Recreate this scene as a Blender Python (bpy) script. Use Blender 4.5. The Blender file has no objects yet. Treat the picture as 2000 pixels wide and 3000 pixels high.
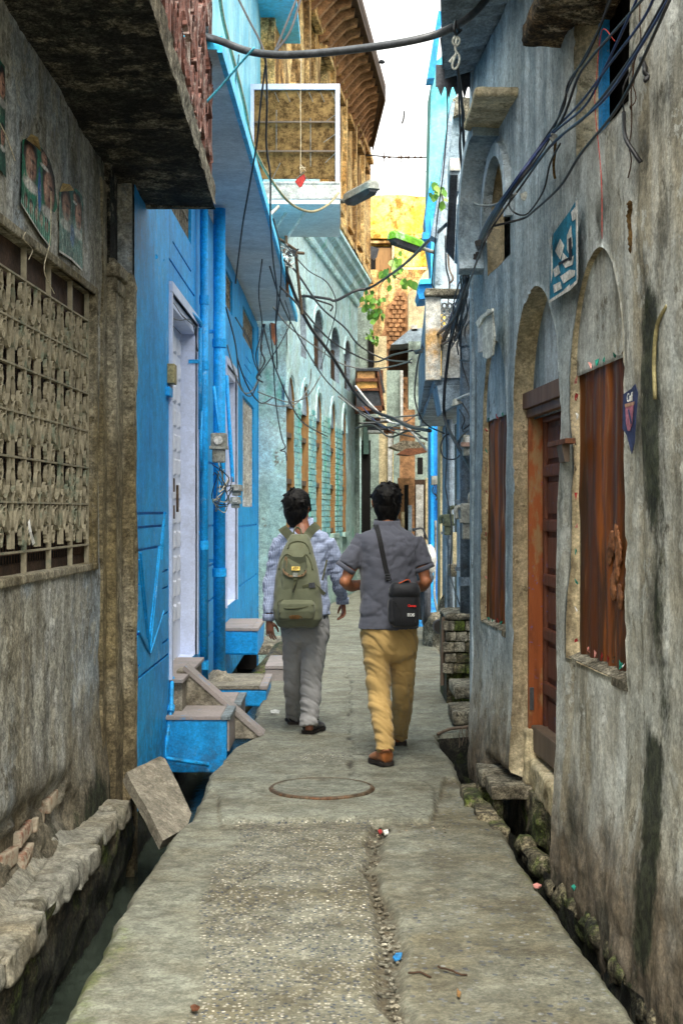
import bpy, bmesh, math, random
import numpy as np
from mathutils import Vector, Matrix

# ------------------------------------------------------------------ camera, sky, sun, exposure
SC = bpy.context.scene
COL = SC.collection
F = 4167.0; CX = 1000.0; CY = 1500.0; CH = 1.55
cam_d = bpy.data.cameras.new("camera"); cam = bpy.data.objects.new("camera", cam_d); COL.objects.link(cam)
cam.location = (0, 0, CH); cam.rotation_euler = (math.radians(90), 0, 0)
cam_d.sensor_fit = 'VERTICAL'; cam_d.sensor_height = 36.0; cam_d.sensor_width = 24.0; cam_d.lens = 50.0
cam_d.clip_start = 0.1; cam_d.clip_end = 500
cam_d.dof.use_dof = True; cam_d.dof.focus_distance = 8.4; cam_d.dof.aperture_fstop = 9.0
SC.camera = cam
SUN_EL, SUN_AZ = 60.0, 172.0      # azimuth clockwise from +Y: behind the camera, to the right
world = bpy.data.worlds.new("World"); SC.world = world; world.use_nodes = True
wn = world.node_tree; wn.nodes.clear()
sky = wn.nodes.new('ShaderNodeTexSky'); sky.sky_type = 'NISHITA'; sky.sun_disc = False
sky.sun_elevation = math.radians(SUN_EL); sky.sun_rotation = math.radians(SUN_AZ)
sky.dust_density = 4.0; sky.air_density = 1.0
hsv = wn.nodes.new('ShaderNodeHueSaturation'); hsv.inputs['Saturation'].default_value = 0.05; hsv.inputs['Value'].default_value = 1.4
tnt = wn.nodes.new('ShaderNodeMix'); tnt.data_type = 'RGBA'; tnt.blend_type = 'MULTIPLY'; tnt.inputs[0].default_value = 1.0; tnt.inputs[7].default_value = (1.0, .985, .93, 1)
bgn = wn.nodes.new('ShaderNodeBackground'); bgn.inputs[1].default_value = 0.15
won = wn.nodes.new('ShaderNodeOutputWorld')
wn.links.new(sky.outputs[0], hsv.inputs['Color']); wn.links.new(hsv.outputs[0], tnt.inputs[6]); wn.links.new(tnt.outputs[2], bgn.inputs[0]); wn.links.new(bgn.outputs[0], won.inputs[0])
sd = bpy.data.lights.new("sun", 'SUN'); sd.energy = 0.95; sd.angle = math.radians(30); sd.color = (1.0, 0.92, 0.78)
sun = bpy.data.objects.new("sun", sd); COL.objects.link(sun)
el, az = math.radians(SUN_EL), math.radians(SUN_AZ)
sdir = Vector((math.sin(az)*math.cos(el), math.cos(az)*math.cos(el), math.sin(el)))
sun.rotation_euler = sdir.to_track_quat('Z', 'Y').to_euler(); sun.location = (4, -4, 12)
SC.view_settings.view_transform = 'Standard'; SC.view_settings.look = 'None'
SC.view_settings.exposure = 1.64; SC.view_settings.gamma = 1.0
try: SC.view_settings.use_curve_mapping = False
except Exception: pass
SC.cycles.max_bounces = 10; SC.cycles.diffuse_bounces = 6; SC.cycles.glossy_bounces = 3; SC.cycles.transparent_max_bounces = 8
SC.cycles.caustics_reflective = False; SC.cycles.caustics_refractive = False
SC.cycles.use_denoising = True

# ------------------------------------------------------------------ helpers
rng = random.Random(7)
NR = np.random.RandomState(5)
def P(px, py, Y): return Vector(((px-CX)/F*Y, Y, CH-(py-CY)/F*Y))
def PZ(px, py, z): Y = (CH-z)*F/(py-CY); return P(px, py, Y)
def PW(px, py, a, b): Y = a/((px-CX)/F-b); return P(px, py, Y)      # on the wall X = a + bY
LW = (-1.48, .03); RW = (1.374, -.06); BW = (-1.15, 0.0); GW = (-3.092, .119); OW = (-3.15, .112)

def _h(ix, iy, s):
    h = (ix*374761393 + iy*668265263 + s*1442695041) & 0xffffffff
    h = ((h ^ (h >> 13))*1274126177) & 0xffffffff
    return ((h ^ (h >> 16)) & 0xffff)/65535.0
def vn(x, y, s=0):
    x = np.asarray(x, float); y = np.asarray(y, float)
    ix = np.floor(x).astype(np.int64); iy = np.floor(y).astype(np.int64)
    fx = x-ix; fy = y-iy; fx = fx*fx*(3-2*fx); fy = fy*fy*(3-2*fy)
    a = _h(ix, iy, s); b = _h(ix+1, iy, s); c = _h(ix, iy+1, s); d = _h(ix+1, iy+1, s)
    return (a+(b-a)*fx)*(1-fy)+(c+(d-c)*fx)*fy
def fbm(x, y, s=0, o=4, g=.5):
    r = 0; a = 1; t = 0; f = 1.0
    for k in range(o): r = r+a*vn(np.asarray(x)*f+k*17.3, np.asarray(y)*f-k*9.1, s+k); t += a; a *= g; f *= 2.03
    return r/t
def sstep(a, b, x):
    t = np.clip((np.asarray(x, float)-a)/(b-a), 0, 1); return t*t*(3-2*t)

def tag(o, label=None, cat=None, group=None, kind=None):
    if label: o['label'] = label
    if cat: o['category'] = cat
    if group: o['group'] = group
    if kind: o['kind'] = kind
    return o
def thing(name, loc, label, cat, group=None):
    o = bpy.data.objects.new(name, None); COL.objects.link(o); o.location = Vector(loc); o.empty_display_size = .1
    return tag(o, label, cat, group)
def wloc(o):
    v = Vector((0, 0, 0))
    while o is not None: v += o.location; o = o.parent
    return v
class G:
    """collects shapes; build() links them as one mesh object"""
    def __init__(s): s.v = []; s.f = []; s.m = []
    def add(s, vs, fs, m=0):
        n = len(s.v); s.v.extend([tuple(v) for v in vs]); s.f.extend([tuple(i+n for i in f) for f in fs]); s.m.extend([m]*len(fs)); return s
    def box(s, a, b, m=0, j=0.0):
        x0, y0, z0 = a; x1, y1, z1 = b
        c = [(x0,y0,z0),(x1,y0,z0),(x1,y1,z0),(x0,y1,z0),(x0,y0,z1),(x1,y0,z1),(x1,y1,z1),(x0,y1,z1)]
        if j: c = [(x+rng.uniform(-j,j), y+rng.uniform(-j,j), z+rng.uniform(-j,j)) for x,y,z in c]
        return s.add(c, [(0,3,2,1),(4,5,6,7),(0,1,5,4),(1,2,6,5),(2,3,7,6),(3,0,4,7)], m)
    def hexa(s, c, m=0):   # eight corners: bottom ring then top ring
        return s.add(c, [(0,3,2,1),(4,5,6,7),(0,1,5,4),(1,2,6,5),(2,3,7,6),(3,0,4,7)], m)
    def prism(s, poly, d, m=0):   # poly of Vectors extruded by vector d
        n = len(poly); d = Vector(d); vs = [Vector(p) for p in poly]; vs += [v+d for v in vs]
        fs = [tuple(range(n))[::-1], tuple(range(n, 2*n))]+[(i, (i+1)%n, n+(i+1)%n, n+i) for i in range(n)]
        return s.add(vs, fs, m)
    def tube(s, pts, r, n=6, m=0, cap=True):
        pts = [Vector(p) for p in pts]; k = len(pts); rr = r if isinstance(r, (list, tuple)) else [r]*k
        vs = []; up = None
        for i, p in enumerate(pts):
            t = (pts[min(i+1, k-1)]-pts[max(i-1, 0)])
            if t.length < 1e-9: t = Vector((0, 0, 1))
            t.normalize()
            if up is None:
                up = Vector((0, 0, 1)) if abs(t.z) < .9 else Vector((1, 0, 0))
            u = (up-t*up.dot(t))
            if u.length < 1e-6: u = t.orthogonal()
            u.normalize(); w = t.cross(u); up = u
            for q in range(n):
                a = 2*math.pi*q/n; vs.append(p+(u*math.cos(a)+w*math.sin(a))*rr[i])
        fs = [(i*n+q, i*n+(q+1)%n, (i+1)*n+(q+1)%n, (i+1)*n+q) for i in range(k-1) for q in range(n)]
        if cap: fs += [tuple(range(n))[::-1], tuple(range((k-1)*n, k*n))]
        return s.add(vs, fs, m)
    def loft(s, rings, m=0, cap=True, closed=True):
        n = len(rings[0]); vs = [v for r in rings for v in r]
        q = n if closed else n-1
        fs = [(i*n+j, i*n+(j+1)%n, (i+1)*n+(j+1)%n, (i+1)*n+j) for i in range(len(rings)-1) for j in range(q)]
        if cap: fs += [tuple(range(n))[::-1], tuple(range((len(rings)-1)*n, len(rings)*n))]
        return s.add(vs, fs, m)
    def ell(s, c, r, nu=12, nv=8, m=0, rot=None):
        rings = []
        for i in range(1, nv):
            th = math.pi*i/nv; ring = []
            for j in range(nu):
                ph = 2*math.pi*j/nu; v = Vector((r[0]*math.sin(th)*math.cos(ph), r[1]*math.sin(th)*math.sin(ph), r[2]*math.cos(th)))
                if rot: v = rot @ v
                ring.append(v+Vector(c))
            rings.append(ring[::-1])
        return s.loft(rings, m)
    def build(s, name, mats, parent=None, smooth=False, bevel=0, label=None, kind=None, attrs=None, local=False):
        me = bpy.data.meshes.new(name)
        L = wloc(parent) if parent is not None else Vector((0, 0, 0))
        o = bpy.data.objects.new(name, me); COL.objects.link(o)
        if parent is None and s.v:
            a = np.array(s.v); L = Vector((float(a[:,0].mean()), float(a[:,1].mean()), float(a[:,2].min())))
            o.location = L
        else: o.parent = parent
        if local: L = Vector((0, 0, 0))
        me.from_pydata([(v[0]-L.x, v[1]-L.y, v[2]-L.z) for v in s.v], [], s.f)
        if not isinstance(mats, (list, tuple)): mats = [mats]
        for m in mats: me.materials.append(m)
        if len(mats) > 1: me.polygons.foreach_set('material_index', s.m)
        if smooth: me.polygons.foreach_set('use_smooth', [True]*len(me.polygons))
        if attrs:
            for k, arr in attrs.items():
                at = me.attributes.new(k, 'FLOAT', 'POINT'); at.data.foreach_set('value', np.asarray(arr, dtype=np.float32))
        if bevel:
            bm = bmesh.new(); bm.from_mesh(me)
            bmesh.ops.bevel(bm, geom=list(bm.edges), offset=bevel, segments=2, affect='EDGES', profile=.6, clamp_overlap=True)
            bm.to_mesh(me); bm.free()
        me.update()
        if kind: o['kind'] = kind
        if label: o['label'] = label
        return o
def spline(pts, n=8):
    pts = [Vector(p) for p in pts]
    if len(pts) == 2: return [pts[0].lerp(pts[1], i/n) for i in range(n+1)]
    out = []
    q = [pts[0]*2-pts[1]]+pts+[pts[-1]*2-pts[-2]]
    for i in range(1, len(q)-2):
        a, b, c, d = q[i-1:i+3]
        for k in range(n):
            t = k/n
            out.append(.5*((2*b)+(c-a)*t+(2*a-5*b+4*c-d)*t*t+(3*b-a-3*c+d)*t*t*t))
    out.append(pts[-1]); return out
def inst(o, parent, loc, rot=None, scale=None, name=None):
    c = o.copy(); COL.objects.link(c); c.parent = parent; c.location = loc
    if rot is not None: c.rotation_euler = rot
    if scale is not None: c.scale = scale
    return c
def clone(root, loc, rotz=None, label=None, group=None, scale=None):
    r = root.copy(); COL.objects.link(r); r.location = Vector(loc)
    if rotz is not None: r.rotation_euler = (0, 0, rotz)
    if scale: r.scale = (scale,)*3
    if label: r['label'] = label
    if group: r['group'] = group
    for ch in list(root.children):
        c = ch.copy(); COL.objects.link(c); c.parent = r
        for g in list(ch.children):
            d = g.copy(); COL.objects.link(d); d.parent = c
    return r
def refine(o, voxel=None, sub=0, smooth=0, fn=None):
    """remesh the object's mesh into one skin, then shape it with fn(co array, normal array)"""
    md = o.modifiers.new('r', 'REMESH'); md.mode = 'VOXEL'; md.voxel_size = voxel; md.use_smooth_shade = True
    if smooth: s_ = o.modifiers.new('s', 'SMOOTH'); s_.iterations = smooth; s_.factor = .5
    dg = bpy.context.evaluated_depsgraph_get(); dg.update()
    me = bpy.data.meshes.new_from_object(o.evaluated_get(dg)); old = o.data; mats = [m for m in old.materials]
    o.modifiers.clear(); o.data = me; me.name = o.name
    if len(me.materials) == 0:
        for m in mats: me.materials.append(m)
    n = len(me.vertices); co = np.zeros(n*3); me.vertices.foreach_get('co', co); co = co.reshape(-1, 3)
    no = np.zeros(n*3); me.vertices.foreach_get('normal', no); no = no.reshape(-1, 3)
    if fn is not None: me.vertices.foreach_set('co', fn(co, no).reshape(-1)); me.update()
    me.polygons.foreach_set('use_smooth', [True]*len(me.polygons))
    return o

# ------------------------------------------------------------------ material language
class N:
    def __init__(s, name, obj=False):
        s.mat = bpy.data.materials.new(name); s.mat.use_nodes = True; s.t = s.mat.node_tree; s.t.nodes.clear()
        s.out = s.t.nodes.new('ShaderNodeOutputMaterial'); s.b = s.t.nodes.new('ShaderNodeBsdfPrincipled')
        s.t.links.new(s.b.outputs[0], s.out.inputs[0])
        if obj: s.pos = s.t.nodes.new('ShaderNodeTexCoord').outputs['Object']
        else: s.pos = s.t.nodes.new('ShaderNodeNewGeometry').outputs['Position']
        s.bumps = []
    def put(s, sock, v):
        if isinstance(v, bpy.types.NodeSocket): s.t.links.new(v, sock)
        elif v is not None:
            if hasattr(sock.default_value, '__len__') and not isinstance(v, (int, float)):
                v = tuple(v); v = v+(1.0,) if len(v) == 3 and len(sock.default_value) == 4 else v
            sock.default_value = v
    def scale(s, v=(1, 1, 1), off=(0, 0, 0), vec=None):
        m = s.t.nodes.new('ShaderNodeMapping'); s.put(m.inputs[0], vec or s.pos); m.inputs['Scale'].default_value = v; m.inputs['Location'].default_value = off
        return m.outputs[0]
    def noise(s, sc, det=4, rough=.55, st=None, dist=0, off=(0, 0, 0), vec=None):
        n = s.t.nodes.new('ShaderNodeTexNoise'); s.put(n.inputs['Vector'], s.scale(st or (1, 1, 1), off, vec))
        n.inputs['Scale'].default_value = sc; n.inputs['Detail'].default_value = det; n.inputs['Roughness'].default_value = rough; n.inputs['Distortion'].default_value = dist
        return n.outputs[0]
    def voro(s, sc, feat='F1', st=None, out='Distance', rnd=1.0):
        n = s.t.nodes.new('ShaderNodeTexVoronoi'); n.feature = feat; s.put(n.inputs['Vector'], s.scale(st or (1, 1, 1)))
        n.inputs['Scale'].default_value = sc; n.inputs['Randomness'].default_value = rnd; return n.outputs[out]
    def r(s, f, a, b, lo=0.0, hi=1.0):
        n = s.t.nodes.new('ShaderNodeMapRange'); n.interpolation_type = 'SMOOTHSTEP'; s.put(n.inputs[0], f)
        for i, v in zip((1, 2, 3, 4), (a, b, lo, hi)): n.inputs[i].default_value = v
        return n.outputs[0]
    def op(s, o, a, b=None):
        n = s.t.nodes.new('ShaderNodeMath'); n.operation = o; s.put(n.inputs[0], a)
        if b is not None: s.put(n.inputs[1], b)
        return n.outputs[0]
    def mul(s, *a):
        r = a[0]
        for x in a[1:]: r = s.op('MULTIPLY', r, x)
        return r
    def mix(s, f, a, b, mode='MIX'):
        n = s.t.nodes.new('ShaderNodeMix'); n.data_type = 'RGBA'; n.blend_type = mode
        s.put(n.inputs[0], f); s.put(n.inputs[6], a); s.put(n.inputs[7], b); return n.outputs[2]
    def xyz(s, k):
        n = s.t.nodes.new('ShaderNodeSeparateXYZ'); s.put(n.inputs[0], s.pos); return n.outputs['XYZ'.index(k)]
    def attr(s, nm):
        n = s.t.nodes.new('ShaderNodeAttribute'); n.attribute_name = nm; return n.outputs['Fac']
    def rand(s): return s.t.nodes.new('ShaderNodeObjectInfo').outputs['Random']
    def bump(s, h, st=.5, d=.01): s.bumps.append((h, st, d))
    def grit(s, c, k=1.0, off=0):
        for sc, lo, hi in ((6, .6, 1.22), (24, .58, 1.25), (75, .55, 1.3)):
            f = s.r(s.noise(sc, 5, .75, off=(off+sc, 2, 5)), .42, .58, 1-(1-lo)*k, 1+(hi-1)*k)
            cb = s.t.nodes.new('ShaderNodeCombineColor')
            for i in range(3): s.t.links.new(f, cb.inputs[i])
            c = s.mix(1.0, c, cb.outputs[0], 'MULTIPLY')
        return c
    def fin(s, col, rough=.9, spec=.3, metal=0, **k):
        s.put(s.b.inputs['Base Color'], col); s.put(s.b.inputs['Roughness'], rough); s.b.inputs['Specular IOR Level'].default_value = spec
        s.put(s.b.inputs['Metallic'], metal); prev = None
        for h, st, d in s.bumps:
            n = s.t.nodes.new('ShaderNodeBump'); n.inputs['Strength'].default_value = st; n.inputs['Distance'].default_value = d
            s.put(n.inputs['Height'], h)
            if prev: s.t.links.new(prev, n.inputs['Normal'])
            prev = n.outputs[0]
        if prev: s.t.links.new(prev, s.b.inputs['Normal'])
        for kk, v in k.items(): s.put(s.b.inputs[kk], v)
        return s.mat
def S(r, g, b):     # sRGB 0-255 to linear
    return tuple((c/255/12.92 if c/255 <= .04045 else ((c/255+.055)/1.055)**2.4) for c in (r, g, b))
def simple(name, col, rough=.7, var=.25, sc=8, bump=.15, bd=.004, spec=.3, metal=0, dirt=None, obj=False, bsc=60, grit=.5):
    n = N(name, obj); f = n.r(n.noise(sc, 5, .6), .3, .7); c = n.mix(f, tuple(x*(1-var) for x in col), tuple(min(1, x*(1+var)) for x in col))
    if dirt: c = n.mix(n.mul(n.r(n.noise(sc*.6, 6, .7, off=(3, 5, 1)), .5, .68), .8), c, dirt)
    if grit: c = n.grit(c, grit)
    if bump: n.bump(n.noise(bsc, 4, .6), bump, bd)
    return n.fin(c, rough, spec, metal)
# ------------------------------------------------------------------ materials
M = {}
def m_plaster(name, base, dark, light, warm, streak=.6, low=None, lowz=.6, sc=1.0, blue=None, peel=None, bumpk=1.0, black=(.03,.035,.028), blackamt=(.56,.7), gritk=1.0, patches=None, tint=None):
    n = N(name)
    big = n.r(n.noise(1.1*sc, 5, .6), .35, .65); c = n.mix(big, base, warm)
    st1 = n.r(n.noise(3.2, 6, .65, st=(1, 1, .14)), .42, .62)              # vertical wash marks
    c = n.mix(n.mul(st1, streak), c, light)
    st2 = n.r(n.noise(6.5, 6, .7, st=(1, 1, .22), off=(5, 2, 9)), .5, .68)
    c = n.mix(n.mul(st2, .75), c, dark)
    pat = n.r(n.noise(2.6*sc, 8, .72, off=(9, 1, 4)), *blackamt); fine = n.r(n.noise(26, 5, .7, st=(1, 1, .5)), .35, .6)
    c = n.mix(n.mul(pat, fine, .85), c, black)
    if blue: c = n.mix(n.mul(n.r(n.noise(1.3, 6, .65, st=(1, 1, .5), off=(2, 7, 7)), .48, .6), .8), c, blue)
    spk = n.r(n.noise(70, 3, .7), .6, .72); c = n.mix(n.mul(spk, .55), c, tuple(x*.35 for x in base))
    spl = n.r(n.noise(48, 3, .7, off=(4, 4, 4)), .62, .74); c = n.mix(n.mul(spl, .4), c, light)
    if patches:
        pm = n.r(n.noise(3.6, 10, .72, off=(6, 6, 1)), .535, .55); c = n.mix(n.mul(pm, .7), c, patches); n.bump(pm, .6, .004)
    fl = n.r(n.noise(5.5, 10, .74, off=(1, 8, 3)), .60, .612); c = n.mix(n.mul(fl, .75), c, tuple(x*.42 for x in warm)); n.bump(fl, -.7 if False else .5, .004)
    if low:
        zz = n.op('ADD', n.xyz('Z'), n.op('MULTIPLY', n.noise(2.2, 5, .6, off=(1, 1, 6)), .9))
        c = n.mix(n.mul(n.r(zz, lowz+.75, lowz+.2), .9), c, n.mix(n.r(n.noise(14, 6, .7), .35, .65), low, tuple(x*.45 for x in low)))
    if tint:
        c = n.mix(n.mul(n.attr('tint'), .75), c, n.mix(n.r(n.noise(2.6, 7, .7, st=(1,1,.05)), .4, .6), S(122,146,160), S(204,220,228)))
    mo = n.r(n.op('ADD', n.attr('mould'), n.op('MULTIPLY', n.noise(5, 9, .78, st=(1,1,.55), off=(2,9,4)), 1.6)), 1.2, 1.62); c = n.mix(n.mul(mo, .8), c, n.mix(n.r(n.noise(22, 5, .7), .4, .6), S(62,62,54), S(104,102,90)))
    if peel:
        p = n.mul(n.r(n.attr('peel'), .3, .6), n.r(n.noise(9, 5, .7), .3, .5)); c = n.mix(p, c, peel)
    sm = n.attr('stain'); c = n.mix(n.mul(n.r(n.op('ADD', sm, n.op('MULTIPLY', n.noise(7, 8, .8, st=(1,1,.5)), 1.5)), 1.22, 1.55), .93), c, n.mix(n.r(n.noise(18, 4, .6), .4, .6), (.012,.017,.01), (.045,.055,.03)))
    c = n.grit(c, gritk)
    n.bump(n.noise(5, 6, .65), .45*bumpk, .03); n.bump(n.noise(38, 6, .75), .7*bumpk, .015); n.bump(n.noise(110, 3, .7), .5*bumpk, .004)
    return n.fin(c, .93, .2)
M['lwall'] = m_plaster('left_wall_plaster', S(164,163,152), S(84,82,72), S(212,216,214), S(142,136,118), .6, low=S(122,112,92), lowz=.4, blue=S(160,172,180), patches=S(176,174,160), gritk=.6)
M['lpil'] = m_plaster('left_pilaster_plaster', S(164,158,138), S(96,88,70), S(176,172,156), S(124,112,82), .5, low=S(140,126,96), lowz=.6, gritk=.7, bumpk=1.3)
M['rwall'] = m_plaster('right_wall_plaster', S(182,186,180), S(108,106,94), S(232,238,236), S(178,170,148), .55, low=S(140,124,102), lowz=.3, sc=.8, patches=S(206,208,200), gritk=.38, tint=1)
M['rwallb'] = m_plaster('right_upper_plaster', S(158,178,190), S(92,112,126), S(214,226,232), S(146,164,172), .8, gritk=.3)
M['cream'] = m_plaster('cream_reveal_plaster', S(214,200,166), S(140,124,96), S(228,220,196), S(196,180,142), .4, gritk=.45, bumpk=.8, blackamt=(.6,.75))
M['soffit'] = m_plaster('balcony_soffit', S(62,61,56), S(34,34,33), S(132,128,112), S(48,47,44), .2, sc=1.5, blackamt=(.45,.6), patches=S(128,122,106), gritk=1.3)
M['rubble'] = m_plaster('rubble_underside', S(112,94,68), S(50,44,36), S(150,140,120), S(90,70,48), .3, sc=2.5, patches=S(160,150,130), gritk=1.4)
M['slabedge'] = m_plaster('slab_edge_concrete', S(150,146,130), S(88,82,68), S(180,176,160), S(130,120,100), .3, bumpk=1.5)
M['stone'] = m_plaster('ledge_stone', S(138,136,124), S(84,80,64), S(176,176,166), S(140,132,112), .3, sc=2, gritk=.5)
def m_blue(name, base, light, grime=S(60,90,110), lowz=.3, chip=S(150,160,160), spec=.35):
    n = N(name)
    c = n.mix(n.r(n.noise(1.2, 5, .6), .3, .7), base, light)
    c = n.mix(n.mul(n.r(n.noise(5, 6, .65, st=(1, 1, .12)), .5, .68), .35), c, tuple(x*.6 for x in base))
    c = n.mix(n.mul(n.r(n.noise(22, 5, .7), .55, .7), .25), c, light)
    zz = n.op('ADD', n.xyz('Z'), n.op('MULTIPLY', n.noise(3, 5, .6), .8))
    c = n.mix(n.mul(n.r(zz, lowz+.6, lowz+.1), n.r(n.noise(16, 6, .7), .42, .6), .7), c, grime)
    c = n.mix(n.mul(n.r(n.noise(60, 4, .7, off=(3,3,3)), .66, .72), .8), c, chip)
    fl = n.r(n.noise(4.5, 10, .72, off=(7, 8, 3)), .62, .63); c = n.mix(n.mul(fl, .45), c, n.mix(.5, light, S(190,206,210))); dr = n.r(n.noise(7, 8, .75, st=(1,1,.1), off=(3,1,3)), .56, .66); c = n.mix(n.mul(dr, .4), c, S(40,74,96)); n.bump(fl, .4, .002)
    c = n.grit(c, .3); n.bump(n.noise(7, 5, .6), .3, .012); n.bump(n.noise(60, 4, .7), .35, .005)
    return n.fin(c, .55, spec)
M['blue'] = m_blue('blue_wall_paint', S(4,142,214), S(30,168,232))
M['bluestep'] = m_blue('blue_step_paint', S(4,136,206), S(28,160,226), lowz=.0)
M['bluepipe'] = m_blue('blue_pipe_paint', S(10,156,230), S(34,172,240), spec=.4)
M['cyanup'] = m_blue('blue_upper_skylit_paint', S(70,178,214), S(150,214,226))  # upper wall's blue, lightened to carry the brightness of the sky
M['cyanedge'] = m_blue('cyan_fascia_paint', S(60,190,240), S(80,204,246))
M['cyanfar'] = m_blue('cyan_far_paint', S(40,180,210), S(150,226,230), spec=.2)
M['bluefar'] = m_blue('blue_far_paint', S(28,138,214), S(60,160,226), spec=.2)
M['greysoff'] = simple('grey_blue_soffit', S(222,226,228), .85, .1, 1.2, .2, .006, dirt=S(190,196,200), grit=.2)
def m_turq():
    n = N('turquoise_brick_paint')
    c = n.mix(n.r(n.noise(.7, 5, .6), .35, .65), S(184,224,232), S(206,230,226))
    c = n.mix(n.mul(n.r(n.noise(2.4, 6, .65, off=(1,3,2)), .5, .62), .6), c, S(172,204,190))
    zl = n.r(n.op('ADD', n.xyz('Z'), n.op('MULTIPLY', n.noise(1.4, 5, .6, off=(7,1,1)), 2.2)), 3.6, 2.6)
    c = n.mix(n.mul(zl, .6), c, S(146,172,152))
    c = n.mix(n.mul(n.r(n.noise(1.6, 4, .6, off=(8,8,2), st=(1,1,.4)), .6, .68), .55), c, S(60,176,140))
    c = n.mix(n.mul(n.r(n.noise(6, 7, .75, off=(2,2,8)), .6, .68), .8), c, S(120,100,76))
    c = n.mix(n.mul(n.r(n.noise(9, 5, .7, st=(1,1,.2)), .52, .68), .35), c, S(70,110,116))
    c = n.grit(c, .4); n.bump(n.noise(16, 5, .7), .5, .02); n.bump(n.noise(60, 4, .7), .3, .006)
    return n.fin(c, .85, .2)
M['turq'] = m_turq()
def m_ochre():
    n = N('ochre_plaster')
    c = n.mix(n.r(n.noise(.8, 6, .65), .35, .62), S(198,150,84), S(228,198,140))
    c = n.mix(n.mul(n.r(n.noise(3, 6, .7, st=(1,1,.2)), .46, .58), .85), c, S(112,82,50))
    c = n.mix(n.mul(n.r(n.noise(8, 6, .75), .54, .66), .75), c, S(150,128,96))
    c = n.grit(c, .9); n.bump(n.noise(12, 5, .7), .6, .03); return n.fin(c, .9, .15)
M['ochre'] = m_ochre()
def m_yellow():
    n = N('yellow_far_plaster')
    c = n.mix(n.r(n.noise(1.1, 6, .65), .38, .6), S(224,178,60), S(240,216,130))
    c = n.mix(n.mul(n.r(n.noise(1.8, 6, .7, st=(1.5,1,1), off=(4,4,4)), .5, .6), .85), c, S(150,106,30))
    c = n.grit(c, .6); n.bump(n.noise(10, 5, .7), .5, .03); return n.fin(c, .9, .15)
M['yellow'] = m_yellow()
M['beige'] = simple('beige_plaster', S(206,190,150), .9, .2, 1.5, .4, .02, dirt=S(140,120,92))
M['greygreen'] = simple('grey_green_plaster', S(150,166,156), .9, .2, 1.5, .4, .02, dirt=S(80,90,84))
M['darkwood'] = simple('dark_aged_wood', S(70,52,38), .8, .35, 6, .4, .01)
M['brickfar'] = simple('weathered_brick', S(166,124,86), .9, .35, 5, .6, .02, dirt=S(96,70,48))
def m_brick():
    n = N('old_brick'); rd = n.rand()
    c = n.mix(rd, S(138,92,74), S(150,124,102)); c = n.mix(n.mul(n.r(n.noise(16, 6, .7), .38, .55), .9), c, S(176,166,146))
    c = n.mix(n.mul(n.r(n.noise(5, 5, .7, off=(2,2,2)), .55, .66), .8), c, S(80,66,50))
    n.bump(n.noise(30, 5, .75), .7, .02); return n.fin(c, .95, .15)
M['brick'] = m_brick()
def m_turqbrick():
    n = N('painted_brick'); rd = n.rand()
    c = n.mix(rd, S(118,176,184), S(158,200,190)); c = n.mix(n.mul(n.r(n.noise(2.2, 4, .6, off=(8,8,2), st=(1,1,.35)), .54, .62), .6), c, S(64,180,146))
    c = n.mix(n.mul(n.r(n.noise(9, 6, .75), .56, .64), .75), c, S(126,106,84))
    n.bump(n.noise(30, 5, .75), .6, .012); return n.fin(c, .9, .15)
M['turqbrick'] = m_turqbrick()
def m_mossy(name, base, moss=1.0):
    n = N(name)
    c = n.mix(n.r(n.noise(9, 7, .7), .35, .65), tuple(x*.45 for x in base), base)
    mm = n.r(n.noise(3.2, 7, .75, off=(1,6,2)), .52-.06*moss, .64-.06*moss); c = n.mix(n.mul(mm, .85), c, n.mix(n.noise(20, 4, .6), S(40,54,18), S(110,130,40)))
    c = n.mix(n.mul(n.r(n.noise(4, 6, .7, off=(9,9,2)), .55, .65), .8), c, (.01,.011,.009))
    c = n.mix(n.mul(n.r(n.op('ADD', n.xyz('Z'), n.op('MULTIPLY', n.noise(5, 5, .7), .3)), .12, -.12), .85), c, n.mix(n.r(n.noise(24, 5, .7), .4, .6), (.008,.009,.007), (.035,.04,.022)))
    c = n.grit(c, 1.2); n.bump(n.noise(12, 6, .7), .9, .05); n.bump(n.noise(60, 5, .75), .6, .01)
    return n.fin(c, .75, .4)
M['mossy'] = m_mossy('mossy_masonry', S(104,94,72))
M['channel'] = m_mossy('channel_wall', S(58,54,42), .3)
M['mossstone'] = m_mossy('mossy_stone', S(140,130,104), .8)
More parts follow.
